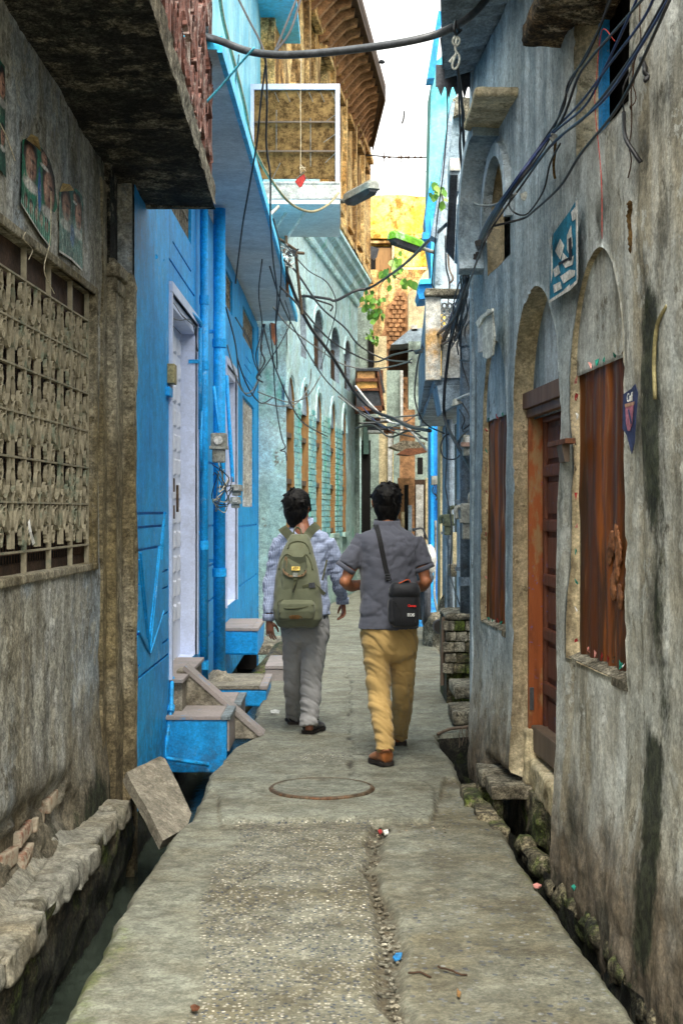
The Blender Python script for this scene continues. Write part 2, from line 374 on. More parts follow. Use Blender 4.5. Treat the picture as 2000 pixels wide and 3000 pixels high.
def m_road():
    n = N('lane_concrete')
    agg = n.attr('agg'); sm = n.attr('smooth'); moss = n.attr('moss'); dirt = n.attr('dirt')
    base = n.mix(n.r(n.noise(1.6, 6, .65), .35, .65), S(122,122,108), S(102,97,78))
    base = n.mix(n.mul(sm, .75), base, n.mix(n.r(n.noise(3.5, 6, .65), .35, .7), S(136,140,128), S(114,113,98)))
    base = n.mix(n.mul(n.r(n.noise(2.1, 7, .72, off=(5,5,5)), .5, .66), .6), base, S(90,84,68))
    base = n.mix(n.mul(n.r(n.noise(14, 6, .75, off=(2,8,5)), .52, .7), .3), base, S(84,80,70))
    v = n.voro(62, st=(1, 1, 1)); vc = n.voro(62, out='Color')
    sep = n.t.nodes.new('ShaderNodeSeparateColor'); n.put(sep.inputs[0], vc)
    stone = n.mul(n.r(v, .46, .36), n.r(sep.outputs[0], .25, .3)); am = n.r(n.op('ADD', agg, n.op('MULTIPLY', n.noise(7, 5, .7), .5)), .55, .85)
    stc = n.mix(n.r(sep.outputs[1], .35, .6), S(62,70,82), S(160,156,142)); stc = n.mix(n.r(sep.outputs[2], .88, .92), stc, S(206,200,184))
    c = n.mix(n.mul(stone, am, .95), base, stc)
    v2 = n.voro(30, st=(1, 1, 1)); v2c = n.t.nodes.new('ShaderNodeSeparateColor'); n.put(v2c.inputs[0], n.voro(30, out='Color'))
    peb = n.mul(n.r(v2, .34, .26), n.r(v2c.outputs[0], .5, .56), n.attr('peb')); c = n.mix(n.mul(peb, .85), c, n.mix(v2c.outputs[1], S(54,62,76), S(140,142,138)))
    dk = n.mul(n.r(v2, .26, .18), n.r(v2c.outputs[2], .72, .8)); c = n.mix(n.mul(dk, .5), c, S(70,62,48))
    c = n.mix(n.mul(dirt, n.r(n.noise(26, 5, .75), .3, .6), .85), c, S(76,64,46))
    mk = n.r(n.op('ADD', moss, n.op('MULTIPLY', n.noise(7, 8, .8, off=(1,1,1)), 1.5)), 1.3, 1.75)
    c = n.mix(n.mul(mk, .8), c, n.mix(n.noise(20, 5, .7), S(58,72,24), S(108,118,52)))
    c = n.mix(n.mul(n.attr('crack'), .85), c, S(44,38,30)); c = n.grit(c, .5)
    n.bump(n.mul(stone, am), .55, .008); n.bump(n.noise(22, 6, .75), .5, .012); n.bump(n.noise(90, 4, .7), .4, .004); n.bump(peb, .4, .006)
    return n.fin(c, n.r(n.noise(3, 5, .6), .3, .7, .62, .9), .35)
M['road'] = m_road()
M['water'] = simple('drain_water', S(52,60,52), .1, .2, 3, .25, .01, spec=.6, bsc=14)
M['ground'] = simple('earth', S(96,88,72), .95, .3, .6, .4, .03)
M['iron'] = simple('rusty_iron', S(92,78,62), .6, .35, 14, .4, .003, metal=.4, dirt=S(110,66,36))
M['cover'] = simple('cement_cover', S(116,118,106), .8, .15, 9, .4, .003, dirt=S(96,90,76))
M['grille'] = simple('dusty_grille_paint', S(150,142,120), .75, .25, 12, .3, .003, dirt=S(90,112,96), grit=.15)
M['rail'] = simple('brown_railing_paint', S(104,66,56), .6, .3, 10, .3, .003, dirt=S(170,160,150))
M['white'] = simple('white_door_paint', S(216,220,232), .4, .06, 3, .1, .002, spec=.4, dirt=S(190,194,204), grit=.1)
M['whitetrim'] = simple('white_trim_paint', S(196,206,230), .5, .06, 3, .15, .003, dirt=S(176,184,204), grit=.12)
M['offwhite'] = simple('dirty_white_paint', S(196,196,190), .6, .12, 4, .2, .004, dirt=S(150,136,110))
M['black'] = simple('interior_shade_black', (.006,.005,.004), .9, .2, 4, 0)  # near-black colour standing in for the shade inside rooms and openings
M['cable'] = simple('black_cable_rubber', (.018,.018,.02), .45, .3, 20, 0, spec=.5)
M['bluecable'] = simple('blue_cable_rubber', S(22,42,92), .45, .25, 20, 0, spec=.5)
M['greycable'] = simple('grey_cable', S(120,122,118), .5, .2, 20, 0)
M['hosecable'] = simple('khaki_hose', S(142,132,92), .5, .15, 12, 0, spec=.4)
M['pipeblack'] = simple('black_conduit', S(66,70,74), .38, .15, 10, .1, .002, spec=.6)
M['redwire'] = simple('red_thread', S(180,60,50), .7, .1, 10, 0)
M['cyanrope'] = simple('cyan_rope', S(90,190,220), .7, .1, 10, 0)
M['string'] = simple('pale_string', S(214,204,176), .8, .1, 10, 0)
M['greypaint'] = simple('grey_blue_paint', S(142,158,170), .7, .18, 2.5, .4, .012, dirt=S(78,84,86))
M['greypipe'] = simple('grey_pipe_paint', S(100,114,126), .6, .18, 4, .2, .006, dirt=S(90,82,70))
M['meter'] = simple('meter_grey_enamel', S(140,142,134), .5, .15, 9, .15, .003, dirt=S(96,86,66))
M['meterg'] = simple('meter_green_enamel', S(104,110,88), .5, .15, 9, .15, .003, dirt=S(70,64,50))
M['tinrust'] = simple('rusty_tin', S(120,74,48), .7, .3, 9, .3, .006, dirt=S(70,44,30))
M['tinblack'] = simple('black_sheet', S(60,62,66), .6, .3, 6, .3, .008)
M['amber'] = simple('amber_board', S(214,164,92), .7, .15, 5, .2, .004)
M['ply'] = simple('pale_plywood', S(198,150,96), .7, .15, 5, .2, .004)
M['terrazzo'] = None
def m_terr():
    n = N('terrazzo'); v = n.voro(70); vc = n.t.nodes.new('ShaderNodeSeparateColor'); n.put(vc.inputs[0], n.voro(70, out='Color'))
    c = n.mix(n.r(n.noise(4, 5, .6), .35, .65), S(150,140,136), S(132,126,122)); c = n.mix(n.mul(n.r(v, .45, .3), n.r(vc.outputs[0], .5, .6), .5), c, n.mix(vc.outputs[1], S(96,84,86), S(196,188,184)))
    c = n.mix(n.mul(n.r(n.noise(9, 5, .7), .6, .68), .7), c, S(70,140,190)); n.bump(n.noise(70, 4, .7), .3, .004); return n.fin(c, .7, .35)
M['terrazzo'] = m_terr()
M['cement'] = simple('raw_cement', S(138,132,118), .92, .2, 5, .7, .01, dirt=S(92,84,68))
M['greyband'] = simple('grey_terrazzo_band', S(120,130,134), .75, .12, 20, .3, .004)
def m_wood(name, a, b, fleck=None, bottom=None):
    n = N(name); c = n.mix(n.r(n.noise(5, 6, .65, st=(1,1,.12)), .35, .65), a, b)
    c = n.mix(n.mul(n.r(n.noise(18, 5, .7, st=(1,1,.15)), .5, .66), .6), c, tuple(x*.4 for x in a))
    if fleck: c = n.mix(n.mul(n.r(n.noise(24, 5, .7, off=(3,3,1)), .6, .66), n.r(n.noise(2.2, 3, .5), .4, .6)), c, fleck)
    if bottom: c = n.mix(n.mul(n.r(n.noise(4, 6, .7, st=(1,1,.4), off=(1,9,1)), .52, .6), .9), c, bottom)
    n.bump(n.noise(22, 6, .7, st=(1,1,.1)), .6, .006); return n.fin(c, .6, .35)
M['doorwood'] = m_wood('brown_door_wood', S(84,46,32), S(108,62,42), S(60,90,150))
M['framewood'] = m_wood('orange_frame_wood', S(132,66,26), S(154,82,36), S(52,92,176), S(150,120,80))
M['greywood'] = m_wood('grey_weathered_wood', S(112,96,80), S(90,76,64))
M['lintelwood'] = m_wood('brown_lintel_wood', S(116,90,70), S(96,66,48))
M['ochrewood'] = m_wood('ochre_window_wood', S(152,116,68), S(134,100,60))
def m_curtain():
    n = N('brown_plastic_curtain')
    f = n.noise(4.5, 6, .65, st=(1, 1, .1)); c = n.mix(n.r(f, .4, .62), S(88,48,18), S(142,80,30))
    c = n.mix(n.mul(n.r(n.noise(9, 6, .7, st=(1,1,.12), off=(4,2,1)), .46, .6), .85), c, S(56,40,24))
    c = n.mix(n.mul(n.r(n.noise(14, 6, .7, st=(1,1,.06), off=(8,2,1)), .55, .66), n.r(n.xyz('Z'), 1.2, 1.9), .5), c, S(120,104,84))
    c = n.mix(n.mul(n.r(n.noise(26, 4, .7, st=(1,1,.04), off=(1,2,1)), .6, .66), .4), c, S(190,150,110))
    n.bump(n.noise(6, 4, .6, st=(1,1,.15)), .6, .02); return n.fin(c, .5, .14)
M['curtain'] = m_curtain()
M['hay'] = None
def m_hay():
    n = N('straw_matting'); c = n.mix(n.r(n.noise(16, 8, .8), .35, .65), S(66,48,26), S(150,120,76)); c = n.mix(n.mul(n.r(n.noise(5, 4, .6), .55, .65), .5), c, S(168,136,86))
    n.bump(n.noise(50, 6, .8), 1.0, .03); return n.fin(c, .95, .1)
M['hay'] = m_hay()
def m_leaf():
    n = N('heart_leaf'); c = n.mix(n.rand(), S(60,110,40), S(120,160,60)); 
    return n.fin(c, .5, .4, **{'Subsurface Weight': 0.0})
M['leaf'] = m_leaf()
M['cloth'] = simple('off_white_cloth', S(214,216,206), .9, .1, 6, .3, .006)
M['blueplate'] = simple('torn_blue_paper', S(36,120,150), .7, .2, 6, .2, .003)
M['paper'] = simple('paper_white', S(214,214,208), .8, .08, 9, .1, .002)
M['red'] = simple('red_scrap', S(160,48,46), .7, .15, 9, 0)
M['teal'] = simple('teal_scrap', S(40,140,120), .7, .15, 9, 0)
M['pinkscrap'] = simple('pink_scrap', S(220,150,140), .7, .15, 9, 0)
# ------------------------------------------------------------------ wall builder
def sdf(o, U, Z):
    if o['k'] == 'rect': return np.maximum(np.maximum(o['u0']-U, U-o['u1']), np.maximum(o['z0']-Z, Z-o['z1']))
    uc = (o['u0']+o['u1'])/2; r = (o['u1']-o['u0'])/2; rh = o.get('rh', r); zs = o['z1']-rh
    low = np.maximum(np.abs(U-uc)-r, o['z0']-Z)
    up = (np.sqrt(((U-uc)/r)**2+(np.maximum(Z-zs, 0)/rh)**2)-1)*min(r, rh)
    return np.where(Z > zs, np.maximum(up, np.abs(U-uc)-r), low)
def wall_grid(name, parent, a, b, side, us, zs, ops, mats, disp=None, attrs=None, smooth=False, kind=None):
    """wall X = a+bY seen from the lane; side=+1 when the lane lies towards +X"""
    us = list(us); zs = list(zs)
    for o in ops:
        if o['k'] == 'rect':
            us += [o['u0'], o['u1']]; zs += [o['z0'], o['z1']]
        else: us += [o['u0'], o['u1']]; zs += [o['z0']]
    def clean(q, keep):
        q = sorted(set(round(x, 4) for x in q)); keep = set(round(x, 4) for x in keep); out = []
        for x in q:
            if out and x-out[-1] < .006:
                if x in keep and out[-1] not in keep: out[-1] = x
                elif x in keep: out.append(x)
                continue
            out.append(x)
        return np.array(out)
    us = clean(us, [o[k] for o in ops for k in ('u0', 'u1')]); zs = clean(zs, [o['z0'] for o in ops]+[o['z1'] for o in ops if o['k'] == 'rect'])
    nu, nz = len(us), len(zs); U, Z = np.meshgrid(us, zs, indexing='ij')
    D = disp(U, Z) if disp else np.zeros_like(U)
    cu = (U[:-1,:-1]+U[1:,1:])/2; cz = (Z[:-1,:-1]+Z[1:,1:])/2
    keep = np.ones(cu.shape, int)*-1
    for i, o in enumerate(ops): keep[sdf(o, cu, cz) < 0] = i
    U2, Z2 = U.copy(), Z.copy()
    near = {}
    for i, o in enumerate(ops):
        if o['k'] == 'rect': continue
        rem = (keep == i); vb = np.zeros((nu, nz), bool); kb = np.zeros((nu, nz), bool)
        for di in (0, 1):
            for dj in (0, 1):
                vb[di:nu-1+di, dj:nz-1+dj] |= rem; kb[di:nu-1+di, dj:nz-1+dj] |= ~rem
        m = vb & kb
        for _ in range(3):
            s0 = sdf(o, U2, Z2); e = .002
            gu = (sdf(o, U2+e, Z2)-sdf(o, U2-e, Z2))/(2*e); gz = (sdf(o, U2, Z2+e)-sdf(o, U2, Z2-e))/(2*e); g2 = gu*gu+gz*gz+1e-6
            U2 = np.where(m, U2-s0*gu/g2, U2); Z2 = np.where(m, Z2-s0*gz/g2, Z2)
    if ops:
        ch = fbm(U*14, Z*14, 77, 3)-.5
    X = a+b*U2+side*D
    g = G(); g.v = [(float(x), float(y), float(z)) for x, y, z in zip(X.ravel(), U2.ravel(), Z2.ravel())]
    idx = lambda i, j: i*nz+j
    fl = side > 0
    for i in range(nu-1):
        for j in range(nz-1):
            if keep[i, j] < 0:
                f = (idx(i, j), idx(i+1, j), idx(i+1, j+1), idx(i, j+1)); g.f.append(f if fl else f[::-1]); g.m.append(0)
    back = {}; nfront = len(g.v)
    def bk(i, j, o):
        k = (i, j, id(o))
        if k not in back:
            dep = o['d']; U_, Z_ = float(U2[i, j]), float(Z2[i, j])
            g.v.append((a+b*U_-side*dep, U_, Z_)); back[k] = len(g.v)-1
        return back[k]
    for i in range(nu-1):
        for j in range(nz-1):
            k = keep[i, j]
            if k < 0: continue
            o = ops[k]
            for (e0, e1, ni, nj) in (((i, j), (i+1, j), i, j-1), ((i+1, j), (i+1, j+1), i+1, j), ((i+1, j+1), (i, j+1), i, j+1), ((i, j+1), (i, j), i-1, j)):
                if 0 <= ni < nu-1 and 0 <= nj < nz-1 and keep[ni, nj] == k: continue
                f = (idx(*e0), idx(*e1), bk(*e1, o), bk(*e0, o)); g.f.append(f); g.m.append(o.get('m', 1))
    at = {}
    for kk, fn in (attrs or {}).items():
        arr = fn(U, Z).ravel(); at[kk] = np.concatenate([arr, np.zeros(len(g.v)-nfront)])
    ob = g.build(name, mats, parent, smooth=smooth, attrs=at, kind=kind)
    return ob
def plaque(name, parent, a, b, side, poly, off, th, mat, label=None, m2=None):
    """thin plate on a wall; poly = pixel outline on the photograph's wall plane"""
    pts = [PW(x, y, a+side*off, b) for x, y in poly]
    g = G(); g.prism(pts, (side*th, 0, 0)); return g.build(name, mat, parent, label=label)
def rectp(g, a, b, side, u0, u1, z0, z1, d0, d1, m=0):   # box lying along a wall: depths d0..d1 measured towards the lane
    c = [(a+b*u+side*d, u, z) for z in (z0, z1) for (u, d) in ((u0, d0), (u1, d0), (u1, d1), (u0, d1))]
    g.hexa(c, m); return g

# ------------------------------------------------------------------ ground, lane, drains
g = G(); g.add([(-200,-60,-.68),(200,-60,-.68),(200,400,-.68),(-200,400,-.68)], [(0,1,2,3)])
g.build('ground', M['ground'], kind='structure')
Lp = np.array([(-8,-.86),(5.5,-.86),(6.9,-.84),(7.3,-.78),(8.07,-.76),(8.48,-.79),(8.9,-.75),(9.35,-.73),(9.9,-.58),(10.6,-.66),(12.9,-.68),(13.0,-.72),(14.2,-.66),(17,-.62),(19.6,-.55),(21,-.56),(28.5,.33),(34,.9),(46,2.2)])
Rp = np.array([(-8,.93),(4.38,.921),(5.24,.885),(5.65,.864),(6.23,.82),(7.06,.80),(8.27,.70),(9.9,.665),(10.0,.92),(12.9,.96),(14.5,1.07),(16.5,1.1),(21,1.25),(30,2.9),(46,5.2)])
def lane():
    ys = [-8.0, -2.0, 2.0, 3.2]; y = 3.9
    while y < 46: ys.append(y); y += .018 if y < 7.5 else (.026 if y < 10.5 else (.07 if y < 16 else .4))
    ys = np.array(ys); nx = 150; t = np.linspace(0, 1, nx)
    Yg, T = np.meshgrid(ys, t, indexing='ij')
    xl = np.interp(Yg, Lp[:,0], Lp[:,1])+(fbm(Yg*3.1, Yg*0+3, 3, 4)-.5)*.05; xr = np.interp(Yg, Rp[:,0], Rp[:,1])+(fbm(Yg*3.7, Yg*0+9, 5, 4)-.5)*.05
    X = xl+(xr-xl)*T; Y = Yg
    w1 = (fbm(X*2.3, Y*2.3, 11, 4)-.5); w2 = fbm(X*9, Y*9, 21, 4)-.5
    yb = 7.2+w1*.22+w2*.12+np.where(X > .44, sstep(.42, .62, X)*1.1, 0)+np.where(X < -.6, sstep(-.6, -.7, X)*.8, 0)
    slab = sstep(-.02, .02, Y-yb)
    cxl = .17+(fbm(Y*1.4, Y*0, 31, 3)-.5)*.16+(fbm(Y*8, X*0, 33, 3)-.5)*.05; wdt = .02+.032*fbm(Y*2.2, Y*0+4, 41, 2)
    chan = np.exp(-((X-cxl)/wdt)**4)*sstep(7.25, 7.0, Y)
    lb = -.53+(fbm(Y*1.6, Y*0+2, 51, 3)-.5)*.18
    agg = sstep(lb-.02, lb+.05, X)*sstep(cxl, cxl-.05, X)*(1-slab)
    agg = np.maximum(agg, .55*np.exp(-((X+.1)**2/.22+(Y-9.05)**2/.25))*slab)
    peb = sstep(cxl+.02, cxl+.1, X)*(1-slab)
    sm = (1-agg)*(1-peb)*.85
    sm = np.maximum(sm, np.exp(-(((X-.3)/.1)**4+((Y-6.35)/.5)**4))); sm = np.maximum(sm, .8*np.exp(-(((X-.62)/.16)**4+((Y-6.1)/.28)**4)))
    peb = peb*(1-sm*.9)
    moss = np.maximum(sstep(.30, .0, X-xl)*sstep(6.6, 5.0, Y), .85*sstep(.16, .0, xr-X)*sstep(7.6, 6.4, Y)); moss = np.maximum(moss, .75*sstep(.1, 0, X-xl)); moss = moss*.78
    band = np.exp(-((Y-yb+.09)/.07)**2)*(.55+.45*vn(X*4, Y*0, 4)); dirt = np.clip(chan+band*.85, 0, 1)
    cc = .075+(fbm(Y*2, Y*0+7, 61, 4)-.5)*.12; crk = np.exp(-((X-cc-(fbm(Y*14, Y*0, 66, 3)-.5)*.05)/(.006+.03*np.clip(vn(Y*3.3, Y*0, 8)-.45, 0, 1)))**2)*sstep(8.2, 8.5, Y)*sstep(15.5, 13, Y)*(.35+.65*sstep(.4, .6, vn(X*20, Y*9, 12)))
    c2 = 9.12+(fbm(X*5, X*0, 71, 3)-.5)*.06; crk = np.maximum(crk, np.exp(-((Y-c2)/.014)**2)*sstep(.05, .1, X)*sstep(.42, .3, X))
    c3 = 6.0+.9*(X+.45)*3+(fbm(X*6, X*0, 75, 3)-.5)*.2; crk = np.maximum(crk, .7*np.exp(-((Y-c3)/.02)**2)*sstep(-.6, -.52, X)*sstep(-.3, -.34, X))
    c4 = .5+(fbm(Y*4, Y*0, 79, 3)-.5)*.08; crk = np.maximum(crk, .6*np.exp(-((X-c4)/.008)**2)*sstep(7.3, 7.5, Y)*sstep(8.3, 8.1, Y))
    Zs = -.024*(1-slab)-.032*chan-.012*crk+(fbm(X*1.5, Y*1.5, 81, 3)-.5)*.016+(fbm(X*11, Y*11, 83, 3)-.5)*(.005+.006*agg+.006*moss)
    ed = np.minimum(X-xl, xr-X); Zs -= .03*sstep(.03, 0, ed)
    ny = len(ys); g = G()
    cols = [np.stack([X, Y, Zs], -1)]
    Lk = np.stack([xl[:,0]-.012+w2[:,0]*.03, ys, Zs[:,0]-.07], -1); Lb = np.stack([xl[:,0]-.0, ys, Zs[:,0]*0-.67], -1)
    Rk = np.stack([xr[:,0]+.012-w2[:,-1]*.03, ys, Zs[:,-1]-.07], -1); Rb = np.stack([xr[:,0], ys, Zs[:,0]*0-.67], -1)
    V = np.concatenate([Lb[:,None], Lk[:,None], cols[0], Rk[:,None], Rb[:,None]], 1); n = nx+4
    g.v = [tuple(map(float, p)) for p in V.reshape(-1, 3)]
    for i in range(ny-1):
        for j in range(n-1):
            g.f.append((i*n+j, i*n+j+1, (i+1)*n+j+1, (i+1)*n+j)); g.m.append(0 if 2 <= j < n-3 else (1))
    pad = lambda A, e=0: np.concatenate([A[:, :1]*0+e, A[:, :1]*0+e, A, A[:, :1]*0+e, A[:, :1]*0+e], 1).ravel()
    return g.build('lane', [M['road'], M['channel']], smooth=True, kind='structure', attrs=dict(agg=pad(agg), smooth=pad(sm), peb=pad(peb), moss=pad(moss), dirt=pad(dirt), crack=pad(np.clip(crk, 0, 1))))
lane()
g = G(); g.add([(-1.4,-8,-.45),(-.78,-8,-.45),(-.62,9.3,-.45),(-.5,16,-.45),(-1.3,16,-.45),(-1.4,9,-.45)], [(0,1,2,3,4,5)])
g.build('drain_water', M['water'], kind='structure')
g = G(); g.add([(.6,-8,-.5),(1.6,-8,-.5),(1.4,16,-.5),(.6,16,-.5)], [(0,1,2,3)])
g.build('drain_water_right', M['water'], kind='structure')

# manhole cover
t = thing('manhole_cover', (-.11, 7.96, 0), 'round cement manhole cover with rusty iron rim in the lane', 'manhole cover')
g = G(); rings = []
for r_, z_ in ((.27, .012), (.288, .012), (.296, .004), (.297, -.03)):
    rings.append([Vector((-.11+r_*math.cos(a)*(1+.004*math.sin(a*5)), 7.96+r_*math.sin(a), z_)) for a in np.linspace(0, 2*math.pi, 72, endpoint=False)])
g.loft(rings, cap=False); g.build('rim', M['iron'], t, smooth=False)
g = G(); rings = []
for r_, z_ in ((.001, .009), (.1, .010), (.2, .009), (.271, .0115), (.271, -.02)):
    rings.append([Vector((-.11+r_*math.cos(a), 7.96+r_*math.sin(a), z_)) for a in np.linspace(0, 2*math.pi, 72, endpoint=False)])
g.loft(rings, cap=False); g.build('cover_disc', M['cover'], t, smooth=False)

# ------------------------------------------------------------------ left grey building
la, lb_ = LW
LB = thing('left_house', (-1.6, 6, -.6), 'old grey plaster house with scrollwork window grille and dark balcony overhead', 'house')
def ldisp(U, Z):
    d = (fbm(U*1.1, Z*1.1, 101, 4)-.5)*.03+(fbm(U*7, Z*5, 103, 4)-.5)*.012
    pit = sstep(.62, .72, fbm(U*9, Z*9, 107, 4))*.006; d -= pit
    ero = np.exp(-(((U-6.0)/.75)**4+((Z-.2-(6.4-U)*.02)/.14)**4)); er = ero*sstep(.4, .56, fbm(U*5, Z*7, 109, 4)+.1)
    d -= er*.05
    d += .03*sstep(.6, .0, Z)*(1-ero)
    d -= .02*np.exp(-((Z-(2.1-.4*(U-5)))/.01)**2)*0
    return d
def lstain(U, Z):
    return .55*sstep(.35, .06, Z)+.5*np.exp(-(((U-7.2)/.25)**2))*sstep(.7, .2, Z)+.5*sstep(2.9, 3.5, Z)*fbm(U*2, Z*2, 3)+.42*np.exp(-((U-7.55)/.28)**2)*sstep(2.6, 3.2, Z)
lops = [dict(k='rect', u0=4.3, u1=7.26, z0=1.29, z1=2.66, d=.05, m=1)]
wall_grid('wall', LB, la, lb_, 1, np.arange(3.6, 7.56, .024), np.arange(-.02, 3.75, .026), lops, [M['lwall'], M['lpil']], ldisp, dict(stain=lstain), smooth=True)
# window lip, reveal frame and black block for the room's shade
g = G()
rectp(g, la, lb_, 1, 4.3, 7.31, 2.66, 2.70, -.02, .012); rectp(g, la, lb_, 1, 7.262, 7.31, 1.27, 2.70, -.02, .013); rectp(g, la, lb_, 1, 4.3, 7.30, 1.255, 1.292, -.06, .018)
g.build('window_surround', M['lpil'], LB, bevel=.008)
g = G(); rectp(g, la, lb_, 1, 4.2, 7.4, 1.15, 2.8, -.9, -.10); g.build('room_shade', M['black'], LB)
g = G(); rectp(g, la, lb_, 1, 4.3, 7.4, 2.5, 2.66, -.12, -.052); rectp(g, la, lb_, 1, 4.3, 7.4, 1.2, 1.33, -.12, -.052); rectp(g, la, lb_, 1, 7.2, 7.4, 1.3, 2.6, -.12, -.054)
g.build('window_frame', M['darkwood'], LB)
# the wrought grille
gr = G(); gd = -.028
for u in (4.56, 5.09, 5.53, 5.97, 6.41, 6.85, 7.23):
    rectp(gr, la, lb_, 1, u-.007, u+.007, 1.29, 2.66, gd-.014, gd+.008)
grille = gr.build('grille', M['grille'], LB)
for z in (1.385, 1.59, 1.775, 1.96, 2.15, 2.335, 2.52):
    b_ = G(); rectp(b_, la, lb_, 1, 4.4, 7.24, z-.004, z+.004, gd-.012, gd+.009); b_.build('crossbar', M['grille'], grille)
def strip(pts, wd=.016, th=.003):   # pts in the grille plane (u, z) centred on 0; flat iron ribbon standing off the plane
    g = G(); pts = [Vector((0, p[0], p[1])) for p in pts]; rings = []
    for i, p in enumerate(pts):
        tt = pts[min(i+1, len(pts)-1)]-pts[max(i-1, 0)]; nn = Vector((0, -tt.z, tt.y)).normalized()*th/2
        rings.append([p+nn+Vector((-wd/2,0,0)), p+nn+Vector((wd/2,0,0)), p-nn+Vector((wd/2,0,0)), p-nn+Vector((-wd/2,0,0))])
    g.loft(rings); return g
def arc(c, rx, rz, a0, a1, n=14): return [(c[0]+rx*math.cos(math.radians(a0+(a1-a0)*i/n)), c[1]+rz*math.sin(math.radians(a0+(a1-a0)*i/n))) for i in range(n+1)]
protos = {}
def mk(nm, pts):
    o = strip(pts).build('scroll', M['grille'], grille, local=True); o.location = (0, 0, -50); protos[nm] = o; return o
GL = wloc(grille)
mk('ring', arc((0, 0), .048, .052, 0, 360, 16)); mk('oval', arc((0, 0), .046, .085, 0, 360, 16))
mk('ess', [(0, 0)]+arc((.09, .06), .09, .11, 190, 60, 10)+arc((.12, .125), .032, .034, 50, -230, 9))
mk('ess2', [(0, 0)]+[(-p[0], p[1]) for p in arc((.09, .06), .09, .11, 190, 60, 10)]+[(-p[0], p[1]) for p in arc((.12, .125), .032, .034, 50, -230, 9)])
mk('curl', arc((0, 0), .034, .04, 0, 300, 12)+arc((.008, -.004), .018, .02, 300, 500, 6)); mk('cee', arc((0, 0), .07, .13, 100, 260, 12)+arc((-.0, -.095), .03, .03, 260, 470, 8))
first = set()
def put(nm, u, z, flip=1, rz=0):
    o = protos[nm]
    if nm not in first: first.add(nm); c = o
    else: c = o.copy(); COL.objects.link(c); c.parent = grille
    c.location = Vector((la+lb_*u+gd, u, z))-GL
    c.scale = (1, 1 if rz == 0 else -1, flip)
for pu0, pu1 in ((5.09,5.53),(5.53,5.97),(5.97,6.41),(6.41,6.85),(6.85,7.23)):
    uc = (pu0+pu1)/2; k = (pu1-pu0)/.44
    for z0 in (1.59, 1.96, 2.335):
        put('ring', uc, z0+.09); put('oval', uc-.052*k, z0-.04); put('oval', uc+.052*k, z0-.04)
        for su in (-.165, .165):
            for dz_, f_ in ((.04, 1), (-.05, -1), (.13, -1), (-.14, 1)): put('curl', uc+su*k, z0+dz_, f_, 0 if su < 0 else 1)
        for sgn, nm in ((1, 'ess'), (-1, 'ess2')):
            put(nm, uc+sgn*.03, z0+.185, -1); put(nm, uc+sgn*.03, z0-.19)
for o in protos.values():
    if o.location.z < -40: bpy.data.objects.remove(o)
# fine mesh net and hanging scrap behind the grille
g = G()
for k in range(60):
    u = 4.6+k*.044; rectp(g, la, lb_, 1, u, u+.004, 1.33, 2.5, -.06, -.057)
for k in range(28):
    z = 1.33+k*.042; rectp(g, la, lb_, 1, 4.5, 7.2, z, z+.004, -.0565, -.0535)
g.build('wire_net', M['darkwood'], LB)
# pilasters
g = G()
def vgrid_box(g, x0, x1, y0, y1, z0, z1, amp, seed, m=0, n=(4, 5, 50)):
    """a plastered post: near face and lane face finely divided and uneven"""
    zs = np.linspace(z0, z1, n[2]+1); prof = [(x0, y0+.0)]+[(x0+(x1-x0)*i/n[0], y0) for i in range(1, n[0]+1)]+[(x1, y0+(y1-y0)*i/n[1]) for i in range(1, n[1]+1)]
    rings = []
    for z in zs:
        rings.append([Vector((x+(float(vn(i*.9+seed, z*6, seed))-.5)*amp-(amp if (z > z1-.03 and i > 1) else 0), y+(float(vn(i*.7, z*7, seed+5))-.5)*amp, z)) for i, (x, y) in enumerate(prof)]+[Vector((x0, y1, z))])
    g.loft(rings, m)
vgrid_box(g, -1.34, -1.195, 7.55, 7.80, -.3, 2.9, .014, 3); vgrid_box(g, -1.34, -1.243, 7.42, 7.56, -.1, 3.3, .008, 7)
g.build('pilaster', M['lpil'], LB, smooth=False)
g = G(); vgrid_box(g, -1.36, -1.135, 7.80, 7.90, -.55, 2.86, .018, 11); g.build('pilaster', M['lpil'], LB)
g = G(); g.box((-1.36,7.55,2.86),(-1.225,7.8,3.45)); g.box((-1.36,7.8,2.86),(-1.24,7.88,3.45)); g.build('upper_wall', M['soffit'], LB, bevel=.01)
g = G(); g.box((-1.3,7.54,2.72),(-1.18,7.82,2.78), j=.004); g.box((-1.3,7.53,2.80),(-1.17,7.83,2.87), j=.004); g.build('capital', M['lpil'], LB, bevel=.012)
# ledge of uneven stones, the bricks showing above it, the drain wall below
y = 3.9; k = 0
while y < 7.32:
    L_ = rng.uniform(.15, .32); x1 = -1.12+rng.uniform(-.02, .022); zt = .05+rng.uniform(-.012, .012)
    g = G(); g.box((-1.26, y+.005, zt-.105+rng.uniform(-.02, .02)), (x1, y+L_-.005, zt), j=.01); o = g.build('ledge_stone', M['stone'], LB)
    refine(o, .016, smooth=2, fn=lambda co, no, y=y: co+no*((fbm(co[:,1]*13+y, co[:,2]*13+co[:,0]*9, 4, 4)-.5)*.035)[:, None]); y += L_; k += 1
g = G(); us = np.arange(3.6, 7.5, .03); xs = np.linspace(-1.32, -1.15, 9); UU, XX = np.meshgrid(us, xs, indexing='ij'); ZZ = .038+(fbm(UU*4, XX*8, 5, 3)-.5)*.03+.05*sstep(-1.25, -1.32, XX)
g.v = [tuple(map(float, p)) for p in zip(XX.ravel(), UU.ravel(), ZZ.ravel())]; n_ = len(xs)
g.f = [(i*n_+j, i*n_+j+1, (i+1)*n_+j+1, (i+1)*n_+j) for i in range(len(us)-1) for j in range(n_-1)]; g.m = [0]*len(g.f); g.build('ledge_mortar', M['stone'], LB, smooth=True)
